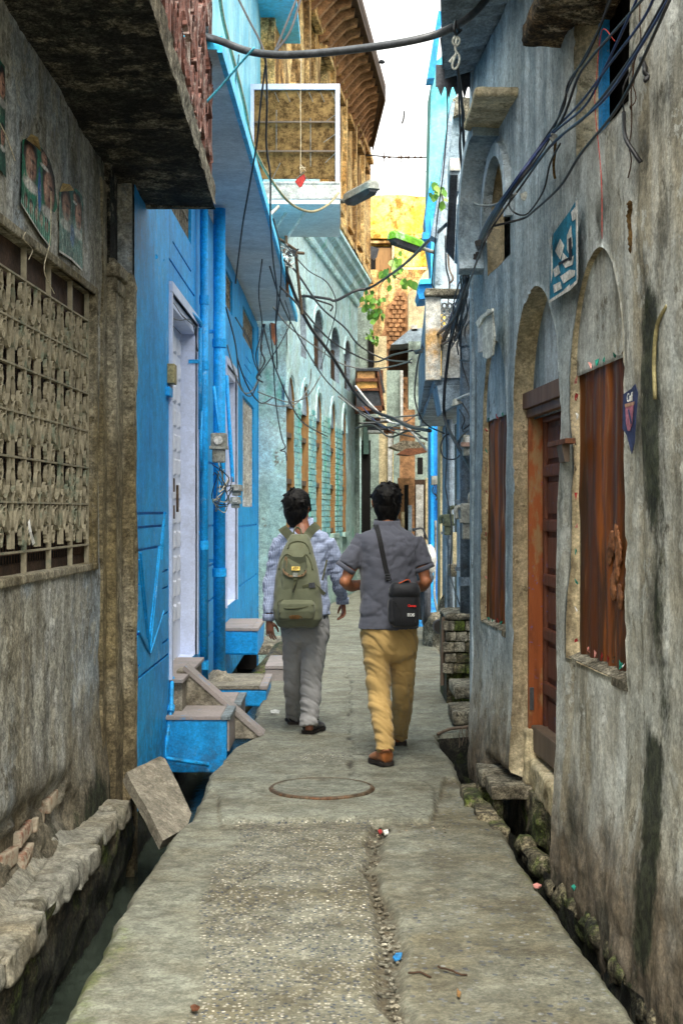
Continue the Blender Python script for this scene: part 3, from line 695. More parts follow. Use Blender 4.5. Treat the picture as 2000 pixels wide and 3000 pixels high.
wall_grid('drain_wall', LB, -1.14, 0, 1, np.arange(3.0, 8.6, .03), np.arange(-.67, .03, .03), [], [M['mossy']], lambda U, Z: (fbm(U*5, Z*9, 201, 4)-.5)*.07-.04*sstep(-.1, -.5, Z), smooth=True)
bricks = [(6.45,.235),(6.22,.205),(5.98,.20),(5.95,.11),(5.72,.15),(5.68,.07),(6.40,.14)]
for (u, z) in bricks[:5]:
    g = G(); g.box((-.05,-.11,-.034),(.05,.11,.034), j=.008); o = g.build('brick', M['brick'], LB, bevel=.008, local=True)
    o.location = Vector((la+lb_*u-.066+rng.uniform(-.008,.012), u, z))-wloc(LB); o.rotation_euler = (rng.uniform(-.06,.06), 0, rng.uniform(-.06,.06))
# balcony slab and railing
g = G(); ys = np.linspace(2.5, 8.4, 90); xs = np.linspace(-1.36, -.742, 16)
zb = lambda y: 3.34+.066*(8.4-y)
UU, XX = np.meshgrid(ys, xs, indexing='ij'); ZZ = zb(UU)+(fbm(UU*3, XX*3, 301, 4)-.5)*.03+(fbm(UU*14, XX*14, 303, 3)-.5)*.012
V = [tuple(map(float, p)) for p in zip(XX.ravel(), UU.ravel(), ZZ.ravel())]; n_ = len(xs)
g.add(V, [(i*n_+j, (i+1)*n_+j, (i+1)*n_+j+1, i*n_+j+1) for i in range(len(ys)-1) for j in range(n_-1)])
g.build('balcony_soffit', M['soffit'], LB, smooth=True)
wall_grid('balcony_edge', LB, -.742, 0, 1, np.arange(2.5, 8.41, .035), np.linspace(0, 1, 7), [], [M['slabedge']], lambda U, Z: (fbm(U*9, Z*4, 311, 4)-.5)*.03, smooth=True)
eo = bpy.data.objects['balcony_edge']
for v in eo.data.vertices:
    yy = v.co.y+wloc(LB).y; zz = v.co.z+wloc(LB).z; v.co.z = zb(yy)-.004+zz*.14+(float(vn(yy*8, zz*3, 5))-.5)*.012-wloc(LB).z
g = G(); g.hexa([(-1.4,8.36,3.34),(-.76,8.36,3.34),(-.76,8.42,3.342),(-1.4,8.42,3.342),(-1.4,8.36,3.48),(-.76,8.36,3.48),(-.76,8.42,3.48),(-1.4,8.42,3.48)])
g.hexa([(-1.4,2.5,3.87),(-.76,2.5,3.87),(-.76,8.4,3.48),(-1.4,8.4,3.48),(-1.4,2.5,3.88),(-.76,2.5,3.88),(-.76,8.4,3.485),(-1.4,8.4,3.485)])
g.build('balcony_slab', M['slabedge'], LB)
g = G()
for k in range(14):
    y = 3.1+k*.4; z0 = zb(y)+.16; g.box((-.775, y-.012, z0), (-.755, y+.012, z0+1.2))
g.box((-.78,2.9,4.70),(-.75,8.36,4.73)); railing = g.build('railing', M['rail'], LB)
RLo = wloc(railing); proto = None
for k in range(13):
    y = 3.3+k*.4
    if y < 4.9: continue
    for zc in (.16, .40, .64, .88, 1.1):
        for (du, fl) in ((-.1, 1), (.09, -1), (0.0, 1)):
            if proto is None:
                q = strip(arc((0, .0), .06, .11, -80, 250, 12)+arc((.0, .05), .03, .03, 250, 20, 5), .03, .005); proto = q.build('scroll', M['rail'], railing, local=True); c = proto
            else: c = proto.copy(); COL.objects.link(c); c.parent = railing
            c.location = Vector((-.765, y+du+rng.uniform(-.01, .01), zb(y)+.14+zc))-RLo; c.scale = (1, fl, 1 if rng.random() < .6 else -1); c.rotation_euler = (rng.uniform(-.5, .5), rng.uniform(-.15, .15), 0)
# rear and side bulk so the place stays closed
g = G(); g.box((-4,1.8,-.66),(-1.5,3.6,4.6)); g.box((-4,3.6,3.7),(-1.36,7.9,4.8)); g.box((-4,3.6,-.66),(-1.9,7.8,3.6)); g.box((-1.5,1.8,-.66),(-1.33,3.62,4.5)); g.build('building_mass', M['lwall'], LB)
g = G(); g.box((-1.36,7.88,-.66),(-1.16,8.0,3.4)); g.build('end_wall', M['lwall'], LB)
# roots and threads over the window
for pts, nm in (([(75,680),(70,700),(95,730),(85,760)], 1), ([(0,360),(20,400),(45,470)], 2), ([(150,560),(148,700),(130,790),(160,860)], 3)):
    g = G(); g.tube(spline([PW(x, y, la+.02, lb_) for x, y in pts], 5), .0022, 4)
    tag(g.build('thread', M['string']), ['', 'thin thread caught over the top of the grille', 'thin root crossing the wall beside the cut-off poster', 'thin dark thread hanging down past the torn portrait poster'][nm], 'thread', 'threads on the left wall')

# posters on the left wall
M['postergreen'] = simple('poster_green_print', S(38,118,92), .6, .35, 5, .1, .002, dirt=S(30,90,140))
M['posterface'] = simple('poster_skin_print', S(168,128,104), .6, .2, 8, 0)
M['posterhair'] = simple('poster_dark_print', S(34,28,28), .6, .2, 8, 0)
M['posterwhite'] = simple('poster_white_print', S(206,204,196), .6, .1, 8, 0)
M['posterblue'] = simple('poster_blue_print', S(40,98,160), .6, .2, 8, 0)
M['paperback'] = simple('poster_paper_back', S(186,164,118), .85, .15, 8, 0)
def print_mat(name, base, blobs, stripes=None):
    """flat printed sheet: soft blurred shapes at their own place on the wall (u, z in metres)"""
    n = N(name); Yp, Zp = n.xyz('Y'), n.xyz('Z'); nz_ = n.noise(26, 4, .6); c = n.mix(n.r(n.noise(5, 4, .6), .35, .65), base, tuple(x*.55 for x in base))
    for (u, z, ru, rz, col, soft) in blobs:
        a_ = n.op('DIVIDE', n.op('SUBTRACT', Yp, u), ru); b_ = n.op('DIVIDE', n.op('SUBTRACT', Zp, z), rz)
        d = n.op('ADD', n.op('SQRT', n.op('ADD', n.op('MULTIPLY', a_, a_), n.op('MULTIPLY', b_, b_))), n.op('MULTIPLY', n.op('SUBTRACT', nz_, .5), .5))
        c = n.mix(n.r(d, 1+soft, 1-soft), c, col)
    if stripes:
        z0_, z1_, col, fr = stripes; s1 = n.r(n.op('SINE', n.op('MULTIPLY', n.op('ADD', Yp, n.op('MULTIPLY', nz_, .03)), fr)), .1, .6)
        c = n.mix(n.mul(n.r(Zp, z0_+.04, z0_), n.r(Zp, z1_-.03, z1_), s1, .8), c, col)
    c = n.mix(n.mul(n.r(n.noise(30, 6, .75, st=(1,1,.2)), .56, .64), .7), c, S(196,190,170)); c = n.grit(c, .7)
    return n.fin(c, .65, .2)
def uz(px, py): p = PW(px, py, la, lb_); return p.y, p.z
def face(px, py, w, h, dark=S(30,24,22)):
    u, z = uz(px, py); u1 = uz(px+w/2, py)[0]; ru = u1-u; rz = uz(px, py-h/2)[1]-z; sk = S(150,112,94)
    return [(u, z+rz*.25, ru*1.1, rz*1.05, dark, .12), (u, z-rz*.1, ru*.86, rz*.86, sk, .2), (u-ru*.2, z+rz*.12, ru*.28, rz*.08, S(60,42,36), .6), (u+ru*.35, z+rz*.12, ru*.28, rz*.08, S(60,42,36), .6), (u+ru*.1, z-rz*.45, ru*.4, rz*.12, S(84,50,44), .6), (u-ru*.4, z-rz*.1, ru*.3, rz*.5, S(190,150,128), .8), (u, z-rz*1.15, ru*1.2, rz*.3, S(190,190,184), .3)]
t = thing('poster', PW(110,560,la,lb_), 'torn green election poster with two big portraits, top corner curling off', 'poster', 'portrait posters on the left wall')
mt = print_mat('portrait_print', S(30,116,88), face(86,475,36,120)+face(139,555,34,130)+face(126,465,20,44)+[(*uz(112,560), .03, .09, S(40,100,170), .3)]+sum([face(72+k*15, 590+k*18, 10, 40)[:2] for k in range(5)], []), (uz(120,640)[1], uz(140,712)[1], S(150,196,180), 190))
plaque('sheet', t, la, lb_, 1, [(67,410),(80,404),(95,412),(104,425),(122,432),(146,470),(160,520),(163,560),(168,606),(160,622),(152,618),(147,655),(150,690),(148,725),(136,712),(120,690),(106,664),(92,645),(74,617),(63,598)], .006, .0015, mt)
g = G(); a_ = PW(78,408,la+.012,lb_); g.add([a_, PW(92,392,la+.05,lb_), PW(112,402,la+.07,lb_), PW(122,445,la+.03,lb_), PW(104,428,la+.012,lb_)], [(0,1,2,3,4)]); g.build('curled_corner', M['paperback'], t)
plaque('border', t, la, lb_, 1, [(63,598),(92,645),(120,690),(148,725),(148,720),(120,685),(92,640),(63,593)], .009, .0006, M['posterwhite'])
t = thing('poster', PW(205,660,la,lb_), 'narrower wrinkled green portrait poster with pale bottom border beside the pilaster', 'poster', 'portrait posters on the left wall')
mt = print_mat('wrinkled_portrait_print', S(52,118,108), face(190,605,26,96)+face(226,632,20,96)+face(216,578,10,28)+[(*uz(208,690), .05, .05, S(50,104,160), .3)], (uz(205,650)[1], uz(220,770)[1], S(176,190,180), 230))
plaque('sheet', t, la, lb_, 1, [(175,562),(188,552),(205,556),(222,552),(232,562),(240,575),(243,600),(242,620),(240,660),(241,700),(242,795),(225,780),(210,762),(190,752),(174,738)], .006, .0015, mt)
plaque('border', t, la, lb_, 1, [(174,738),(210,762),(242,795),(242,788),(210,755),(174,732)], .009, .0006, M['posterwhite'])
g = G(); g.add([PW(176,562,la+.012,lb_), PW(184,536,la+.04,lb_), PW(206,540,la+.06,lb_), PW(218,558,la+.015,lb_)], [(0,1,2,3)]); g.build('curled_corner', M['paperback'], t)
t = thing('poster', PW(5,350,la,lb_), 'dark green poster cut off by the picture edge above the window', 'poster', 'portrait posters on the left wall')
mt = print_mat('dark_portrait_print', S(24,84,66), face(2,250,18,90)+face(3,400,12,60))
plaque('sheet', t, la, lb_, 1, [(-40,120),(0,176),(14,195),(16,300),(14,420),(18,520),(0,495),(-40,430)], .006, .0015, mt)
# paper wedged in the grille, green paint marks
g = G(); g.add([PW(82,1530,la+.01,lb_), PW(88,1520,la+.01,lb_), PW(94,1560,la+.02,lb_), PW(104,1590,la+.0,lb_), PW(96,1598,la+.01,lb_), PW(86,1560,la+.02,lb_)], [(0,1,2,3,4,5)])
tag(g.build('paper_scrap', M['paper']), 'folded white paper stuck in the window grille', 'paper')

# stone slab leaning across the left drain
g = G(); q = [PZ(482,2432,-.06), Vector((-.80,6.83,-.2)), ]
sl = [Vector(P(373,2258,7.55)), Vector(P(476,2218,7.75)), Vector(P(560,2392,7.15)), Vector(P(548,2418,7.0)), Vector(P(480,2464,6.85))]
sl = [P(371,2262,7.5), P(470,2214,7.85), P(484,2222,7.85), P(560,2385,7.5), P(548,2425,7.3), P(478,2463,6.98)]
nrm = (sl[1]-sl[0]).cross(sl[-1]-sl[0]).normalized()
if nrm.y > 0: nrm = -nrm
g.prism(sl, -nrm*.055); o = g.build('stone_slab', M['cement'])
bm = bmesh.new(); bm.from_mesh(o.data); bmesh.ops.recalc_face_normals(bm, faces=list(bm.faces)); bmesh.ops.triangulate(bm, faces=list(bm.faces)); bmesh.ops.subdivide_edges(bm, edges=list(bm.edges), cuts=7, use_grid_fill=True)
for v in bm.verts: v.co += Vector((rng.uniform(-1,1), rng.uniform(-1,1), rng.uniform(-1,1)))*.0015+nrm*(float(fbm(v.co.x*6, v.co.z*6, 9, 3))-.5)*.03
bm.to_mesh(o.data); bm.free()
tag(o, 'broken grey stone slab leaning over the left drain beside the blue step', 'stone slab')
# ------------------------------------------------------------------ blue house
ba, bb = BW
BH = thing('blue_house', (-1.4, 12, -.6), 'bright blue painted house with white panelled metal door and drain pipes', 'house')
ops = [dict(k='rect', u0=9.55, u1=11.2, z0=.43, z1=3.02, d=.115, m=1), dict(k='rect', u0=14.1, u1=15.46, z0=.6, z1=3.02, d=.115, m=1),
       dict(k='rect', u0=16.6, u1=18.7, z0=1.61, z1=2.92, d=.06, m=0), dict(k='rect', u0=9.0, u1=10.9, z0=3.6, z1=4.0, d=.06, m=0),
       dict(k='rect', u0=13.5, u1=15.0, z0=3.61, z1=3.97, d=.06, m=0), dict(k='rect', u0=16.6, u1=18.7, z0=3.61, z1=3.97, d=.06, m=0)]
GRV = []
for (u0, u1, z) in ((9.7,10.9,3.385),(9.48,11.15,3.232),(16.9,18.2,3.3),(16.5,18.9,3.15),(17.2,18.0,3.42)): GRV.append((u0, u1, z, z+.018))
for z in (1.535,1.455,1.325): GRV.append((8.05, 9.35-(1.535-z)*.7, z, z+.016))
for z in (1.16,1.05,.88,.70): GRV.append((9.12,9.45,z,z+.016)); GRV.append((7.95,8.12,z-.03,z-.014))
GRV.append((7.95,9.45,.60,.618))
wall_grid('drain_wall', BH, -1.19, 0, 1, np.arange(7.9, 16, .08), np.arange(-.68, -.04, .06), [], [M['channel']], lambda U, Z: (fbm(U*5, Z*9, 205, 4)-.5)*.07)
for z in (2.0,1.45,1.1,.8,.5): GRV.append((11.35,11.9,z,z+.02)); GRV.append((12.0,12.8,z-.03,z-.01)); 
for z in (1.37, .7): GRV.append((16.0,19.3,z,z+.025))
ops += [dict(k='rect', u0=a_, u1=b_, z0=c_, z1=d_, d=.014, m=0) for a_, b_, c_, d_ in GRV]
def bdisp(U, Z): return (fbm(U*.9, Z*.9, 401, 3)-.5)*.012+(fbm(U*8, Z*8, 403, 3)-.5)*.002
wall_grid('wall', BH, ba, bb, 1, np.concatenate([np.arange(7.9, 12, .06), np.arange(12, 19.55, .15)]), np.arange(-.14, 4.16, .07), ops, [M['blue'], M['whitetrim']], bdisp, smooth=False)
g = G(); rectp(g, ba, bb, 1, 7.92, 9.54, -.13, 4.1, -.03, -.0145); rectp(g, ba, bb, 1, 11.22, 14.05, -.13, 4.1, -.03, -.0145); rectp(g, ba, bb, 1, 9.3, 11.3, 3.06, 3.55, -.03, -.0145); rectp(g, ba, bb, 1, 15.5, 19.4, 3.0, 3.55, -.03, -.0145); rectp(g, ba, bb, 1, 15.5, 19.4, -.13, 1.6, -.03, -.0145)
g.build('wall_core', M['blue'], BH)
g = G(); rectp(g, ba, bb, 1, 7.7, 19.6, -.6, 4.14, -2.2, -.4); rectp(g, ba, bb, 1, 19.45, 19.58, -.6, 4.14, -.4, -.012); g.build('room_shade', M['black'], BH)
g = G(); rectp(g, ba, bb, 1, 19.56, 19.64, -.6, 4.1, -1, .01); g.build('end_wall', M['blue'], BH)
# raised lines of the lozenge pattern
def ridge(p0, p1, r=.006):
    g = G(); a_ = PW(*p0, ba+.004, bb); b_ = PW(*p1, ba+.004, bb); g.tube([a_, b_], r, 5); g.build('raised_line', M['blue'], BH)
for p0, p1 in (((478,1525),(440,1905)), ((413,1620),(440,1905)), ((407,1640),(433,1870)), ((466,1600),(438,1860)), ((482,1500),(474,1640)), ((407,1850),(440,1915)), ((440,1915),(480,1790))): ridge(p0, p1)
# doors
def metal_door(u0, u1, z0, z1, dep, cols, rows, near):
    g = G(); rectp(g, ba, bb, 1, u0, u1, z0, z1, -dep-.04, -dep); d = g.build('door', M['white'], BH)
    cw = (u1-u0)/cols; rh = (z1-z0-.3)/rows
    pr = None; DL = wloc(d)
    for i in range(cols):
        for j in range(rows):
            if pr is None:
                q = G(); h = .012; w_ = cw*.32; k_ = rh*.36
                q.add([(0,-w_,-k_),(0,w_,-k_),(0,w_,k_),(0,-w_,k_),(h,-w_*.6,-k_*.75),(h,w_*.6,-k_*.75),(h,w_*.6,k_*.75),(h,-w_*.6,k_*.75)], [(0,1,5,4),(1,2,6,5),(2,3,7,6),(3,0,4,7),(4,5,6,7)])
                pr = q.build('door_panel', M['white'], d, local=True); c = pr
            else: c = pr.copy(); COL.objects.link(c); c.parent = d
            c.location = Vector((ba-dep+.001, u0+cw*(i+.5), z0+.26+rh*(j+.5)))-DL
    g = G(); g.tube([(ba-dep+.05, near, 1.55), (ba-dep+.05, near, 1.75)], .01, 6); g.box((ba-dep, near-.02, 1.5), (ba-dep+.03, near+.02, 1.6)); g.box((ba-dep, near-.02, 1.7), (ba-dep+.03, near+.02, 1.8)); g.build('door_latch', M['iron'], d)
    return d
metal_door(9.5, 11.2, .43, 2.95, .115, 6, 12, 10.55)
metal_door(14.1, 15.46, .6, 2.95, .115, 5, 10, 14.6)
for (u0, u1, z0) in ((9.55,11.2,.43),(14.1,15.46,.6)):
    g = G()
    for (e, d_) in ((.0, .022), (.025, .014)):
        rectp(g, ba, bb, 1, u0-.07+e, u0-.0, z0, 3.02, -.0, d_); rectp(g, ba, bb, 1, u1+.002, u1+.07-e, z0, 3.02, 0, d_); rectp(g, ba, bb, 1, u0-.07+e, u1+.07-e, 3.022, 3.09-e, 0, d_+.004)
    rectp(g, ba, bb, 1, u0-.002, u1+.002, 2.95, 3.018, -.11, .0)
    g.build('door_frame', M['whitetrim'], BH)
# ventilators of pierced cast blocks and the barred window
def jali(u0, u1, z0, z1, n, m):
    g = G(); rectp(g, ba, bb, 1, u0, u1, z0, z0+.03, -.05, -.02); rectp(g, ba, bb, 1, u0, u1, z1-.03, z1, -.05, -.02)
    for k in range(n+1): u = u0+(u1-u0)*k/n; rectp(g, ba, bb, 1, u-.013, u+.013, z0+.03, z1-.03, -.052, -.022)
    for k in range(1, m): z = z0+(z1-z0)*k/m; rectp(g, ba, bb, 1, u0, u1, z-.012, z+.012, -.048, -.024)
    for i in range(n):
        for j in range(m):
            uc = u0+(u1-u0)*(i+.5)/n; zc = z0+(z1-z0)*(j+.5)/m; ru = (u1-u0)/n*.32; rz = (z1-z0)/m*.36
            g.tube([(ba-.036, uc+ru*math.cos(a), zc+rz*math.sin(a)) for a in np.linspace(0, 2*math.pi, 11)], .009, 4, cap=False)
    g.build('ventilator', M['cement'], BH)
jali(9.0,10.9,3.6,4.0,9,2); jali(13.5,15.0,3.61,3.97,6,2); jali(16.6,18.7,3.61,3.97,8,2)
g = G(); rectp(g, ba, bb, 1, 16.6, 18.7, 1.61, 2.92, -.06, -.05); w = g.build('window', M['offwhite'], BH)
WL = wloc(w)
for k in range(9):
    u = 16.7+k*.24; q = G(); rectp(q, ba, bb, 1, u-.012, u+.012, 1.62, 2.90, -.045, -.02); q.build('bar', M['offwhite'], w)
for z in (1.9, 2.2, 2.5, 2.75):
    q = G(); rectp(q, ba, bb, 1, 16.62, 18.68, z, z+.02, -.048, -.025); q.build('bar', M['offwhite'], w)
# chajja slab
sx = [(8.0,-.669),(11.2,-.639),(15,-.612),(19.35,-.594)]
g = G(); top = 4.23; n = len(sx)
for z0, z1, m_, ins in ((4.15, 4.16, 0, .02),):
    v = [(x-ins, y, z0) for y, x in sx]+[(-1.16, 19.35, z0), (-1.16, 8.0, z0)]; g.add(v, [tuple(range(len(v)))[::-1]])
g.build('awning_soffit', M['greysoff'], BH)
g = G(); v = [Vector((x, y, 4.152)) for y, x in sx]+[Vector((-1.2, 19.36, 4.152)), Vector((-1.2, 7.99, 4.152))]; g.prism(v, (0, 0, .075)); g.prism([Vector((x+.0, y, 4.135)) for y, x in sx]+[Vector((x-.03, y, 4.135)) for y, x in sx[::-1]], (0, 0, .02)); g.build('awning', M['cyanedge'], BH)
# upper storeys
g = G(); rectp(g, ba, bb, 1, 9.5, 20.2, 4.23, 8.4, -.3, .03); rectp(g, ba, bb, 1, 19.0, 20.25, 4.23, 8.4, -2, .0); g.build('upper_wall', M['cyanup'], BH)
g = G(); g.prism([Vector(p) for p in ((-.62,13.0,8.4),(-.6,20.8,8.4),(-1.5,20.8,8.4),(-1.5,13.0,8.4))], (0,0,.09)); g.build('upper_awning', M['cyanedge'], BH)
g = G(); rectp(g, ba, bb, 1, 7.9, 21, 8.5, 9.6, -1, -.1); g.build('parapet', M['cyanup'], BH)
# screened balcony with straw mats
SB = thing('screened_balcony', (-.6, 17.5, 5.4), 'balcony box closed with brown straw matting in a white metal frame', 'balcony')
x0, x1, y0, y1, z0, z1 = -1.12, -.02, 17.5, 19.0, 5.33, 6.82
g = G(); g.box((x0+.04,y0+.03,5.66),(x1-.05,y0+.06,z1-.06)); g.box((x1-.06,y0+.06,5.66),(x1-.04,y1,z1-.06)); g.build('straw_mat', M['hay'], SB)
fr = [((x0,y0,z1-.07),(x1,y0+.05,z1)), ((x1-.055,y0-.002,5.61),(x1-.002,y0+.045,z1-.07)), ((x0,y0-.003,5.61),(x0+.045,y0+.045,z1-.07)), ((x1-.045,y0+.05,z1-.06),(x1,y1,z1-.005)), ((x1-.045,y1-.05,5.61),(x1-.002,y1,z1-.06))]
for a_, b_ in fr: g = G(); g.box(a_, b_); g.build('frame_bar', M['whitetrim'], SB, bevel=.004)
g = G(); g.box((x0,y0-.01,5.40),(x1+.01,y1,5.61)); g.box((x0,y0-.02,5.585),(x1+.0,y0+.01,5.612)); g.build('floor_edge', M['offwhite'], SB, bevel=.005)
g = G(); g.box((x0,y0-.0,5.34),(x1,y1+.6,5.398)); g.build('underside', M['greysoff'], SB)
for z in (5.98,6.34): g = G(); g.box((x0+.05,y0-.012,z),(x1-.06,y0+.012,z+.02)); g.build('lath', M['greywood'], SB)
for k in range(7):
    x = x0+.16+k*.14; g = G(); g.tube([(x, y0+.012, 6.72), (x+.05, y0+.01, 6.60)], .004, 5); g.build('lath', M['greycable'], SB)
for xa, za, xb, zb2 in ((-.85,5.65,-.75,5.85),(-.45,5.68,-.36,5.6),(-.22,6.1,-.05,6.22),(-.2,6.35,-.06,6.45),(-.2,5.85,-.06,5.98),(-.8,6.0,-.8,6.5),(-.38,5.8,-.38,6.4),(-.55,5.66,-.45,5.74)):
    g = G(); g.tube([(xa, y0+.005, za), (xb, y0+.005, zb2)], .0045, 5); g.build('lath', M['greycable'], SB)
for xa in (-.95, -.72): g = G(); g.tube([(xa-.2, 18.3, 4.75), (xa+.25, 18.0, 5.34)], .02, 6); g.build('bracket', M['offwhite'], SB)
# pipes
def pipe(name, px, Yc, r, z0, z1, mat, label, joints=(), group=None, x=None):
    xx = (px-CX)/F*Yc if x is None else x
    t = thing(name, (xx, Yc, z0), label, 'pipe', group)
    g = G(); g.tube([(xx, Yc, z0), (xx, Yc, z1)], r, 16); g.build('tube', mat, t, smooth=True)
    for zj in joints: g = G(); g.tube([(xx, Yc, zj), (xx, Yc, zj+.07)], r*1.18, 16); g.build('joint', mat, t, smooth=False)
    for zj in joints[:2]: g = G(); g.box((xx-.09, Yc-.012, zj+.12), (xx, Yc+.012, zj+.15)); g.build('clamp', mat, t)
    return t
pipe('drain_pipe', 598, 11.3, .033, .16, 4.13, M['bluepipe'], 'slim blue drain pipe between the white door and the thick pipe', (.3, 1.25, 2.68, 3.2))
pipe('drain_pipe', 643, 12.1, .052, .12, 4.13, M['bluepipe'], 'thick blue drain pipe standing on a cement lump', (1.0, 2.95))
pipe('conduit_pipe', 586.5, 11.2, .014, 2.2, 3.0, M['bluepipe'], 'thin blue conduit beside the slim drain pipe', (2.6,))
g = G(); g.tube([P(590,1205,11.2), P(588,1320,11.2), P(592,1380,11.25)], .012, 8); tag(g.build('conduit_pipe', M['bluepipe'], smooth=True), 'thin blue conduit bending into the lower drain pipe', 'pipe')
g = G(); g.tube([P(664,1100,13), P(672,1250,13), P(681,1395,13), P(682,1412,13)], .018, 8); tag(g.build('conduit_pipe', M['bluepipe'], smooth=True), 'slanting thin blue pipe to the right of the thick pipe', 'pipe')
g = G(); g.tube([P(626,1130,11.8), P(634,1200,11.8), P(645,1275,11.6)], .014, 8); tag(g.build('conduit_pipe', M['bluepipe'], smooth=True), 'slanting blue pipe above the large meter', 'pipe')
g = G(); pts = [P(506,1985,9.55), P(504,2000,9.5), P(502,2075,9.42), P(492,2150,9.30), P(484,2208,9.29), P(490,2222,9.29), P(612,2240,9.29)]
g.tube(pts, .014, 8); t = tag(g.build('water_pipe', M['bluepipe'], smooth=True), 'blue water pipe bent round the foot of the blue step', 'pipe')
g = G(); g.tube([P(502,2066,9.43), P(500,2086,9.40)], .024, 10); o = g.build('joint', M['bluepipe'], t)
g = G(); g.ell(P(645,2000,12.1), (.13,.12,.09)); g.ell(P(640,1990,12.1), (.09,.1,.1)); o = g.build('pipe_footing', M['cement']); refine(o, .02, fn=lambda co, no: co+no*((fbm(co[:,0]*20, co[:,2]*20+co[:,1]*9, 4, 3)-.5)*.04)[:, None])
tag(o, 'lump of raw cement under the thick blue pipe', 'cement lump')
# conduit with lamp holder above the door
g = G(); g.tube(spline([P(470,762,9.3), P(478,815,9.4), P(488,840,9.6), P(535,893,10.4), P(582,938,11.1), P(589,955,11.2)], 5), .016, 8)
t = tag(g.build('wire_conduit', M['bluepipe'], smooth=True), 'bent blue conduit running down over the white door', 'conduit')
g = G(); g.tube([P(425,756,9.0), P(456,752,8.8)], .016, 10); g.tube([P(472,765,9.2), P(480,768,9.2)], .02, 8); t2 = tag(g.build('lamp_holder', M['bluepipe']), 'small blue lamp holder stub sticking out of the blue wall', 'lamp holder')
wid = [0]
def wire(pts, r, mat, label, name='cable', cat='cable', group=None, n=6, seg=7, wob=0):
    sp = spline(pts, seg)
    if wob: sp = [p+Vector((float(vn(i*.31, wid[0]*3.1, 1))-.5, float(vn(i*.37, wid[0]*2.1, 2))-.5, float(vn(i*.29, wid[0]*5.1, 3))-.5))*wob for i, p in enumerate(sp)]
    wid[0] += 1
    if isinstance(r, list): r = [float(np.interp(i/(len(sp)-1), np.linspace(0, 1, len(r)), r)) for i in range(len(sp))]
    g = G(); g.tube(sp, r, n); return tag(g.build(name, mat, smooth=True), label, cat, group)
GD = 'thin wires around the blue house door'
wire([P(428,765,8.9), P(441,790,9.1), P(442,900,9.2), P(434,965,9.2), P(448,1040,9.3), P(490,1130,9.45)], .0045, M['bluepipe'], 'blue wire hanging from the lamp holder down to the switch box', group=GD)
wire([P(430,765,8.9), P(447,830,9.2), P(470,880,9.3), P(505,885,9.7), P(530,920,10.2), P(552,940,10.6), P(575,960,11)], .004, M['cable'], 'dark wire looping from the lamp holder along the door head', group=GD)
wire([P(440,762,8.9), P(466,800,9.2), P(480,880,9.5), P(500,925,9.8), P(525,938,10.1), P(560,938,10.7), P(572,980,11.0), P(580,1030,11)], .004, M['cable'], 'dark wire crossing in front of the white door moulding', group=GD)
wire([P(440,765,9.0), P(436,745,9), P(447,730,9), P(462,738,9.1), P(470,762,9.2)], .006, M['bluepipe'], 'short blue wire loop above the lamp holder', group=GD)
t = thing('switch_box', PW(495,1105,ba,bb), 'peeled yellowed switch box beside the white door', 'switch box')
g = G(); rectp(g, ba, bb, 1, 9.38, 9.52, 2.40, 2.53, .0, .05); g.build('casing', M['hosecable'], t, bevel=.006)
g = G(); rectp(g, ba, bb, 1, 9.30, 9.46, 2.31, 2.37, .0, .03); g.build('socket', M['bluepipe'], t, bevel=.006)

def meter(px, py, Y, w, h, mat, label, style=0, group='utility meters on the walls'):
    c = P(px, py, Y); t = thing('utility_meter', c-Vector((0,0,h/2)), label, 'meter', group)
    g = G(); g.box((c.x-w/2, c.y-.04, c.z), (c.x+w/2, c.y+.06, c.z+h*.5)); g.build('upper_casing', mat, t, bevel=w*.14)
    g = G(); g.box((c.x-w*.4, c.y-.035, c.z-h*.5), (c.x+w*.4, c.y+.06, c.z-.01)); g.build('lower_casing', mat, t, bevel=w*.1)
    g = G(); g.box((c.x-w*.56, c.y-.05, c.z-.012), (c.x+w*.56, c.y+.065, c.z+.014)); g.build('flange', mat, t, bevel=.003)
    if style == 0:
        g = G(); g.tube([(c.x, c.y-.045, c.z+h*.25), (c.x, c.y-.055, c.z+h*.25)], w*.28, 14); g.build('dial', M['offwhite'], t)
    else:
        g = G(); g.tube(spline([(c.x+w*.1, c.y, c.z+h*.45), (c.x+w*.1, c.y, c.z+h*.7), (c.x+w*.35, c.y, c.z+h*.82), (c.x+w*.6, c.y, c.z+h*.8)], 4), .02, 8); g.build('inlet_pipe', mat, t, smooth=True)
        g = G(); g.tube(spline([(c.x-w*.3, c.y, c.z+h*.3), (c.x-w*.6, c.y, c.z+h*.4), (c.x-w*.75, c.y, c.z+h*.3), (c.x-w*.7, c.y, c.z+h*.05)], 4), .018, 8); g.build('outlet_pipe', mat, t, smooth=True)
    return t
meter(641, 1312, 11.5, .13, .24, M['meter'], 'large grey meter fixed on the thick blue pipe')
meter(693, 1436, 12.9, .1, .1, M['meter'], 'small boxy grey meter at the lower end of the slanting blue pipe')
meter(690, 1472, 12.9, .09, .1, M['meter'], 'grey junction box directly under the small boxy meter')
for k in range(7):
    a_ = P(rng.uniform(622,655), rng.uniform(1355,1385), 11.4); pts = [a_]
    for q in range(4): pts.append(P(rng.uniform(618,690), rng.uniform(1380,1500), rng.uniform(11.3,12.2)))
    wire(pts, .0045, M['cable'] if k % 3 else M['string'], 'short tangled wire dangling under the large grey meter', group='tangled wires under the large meter')

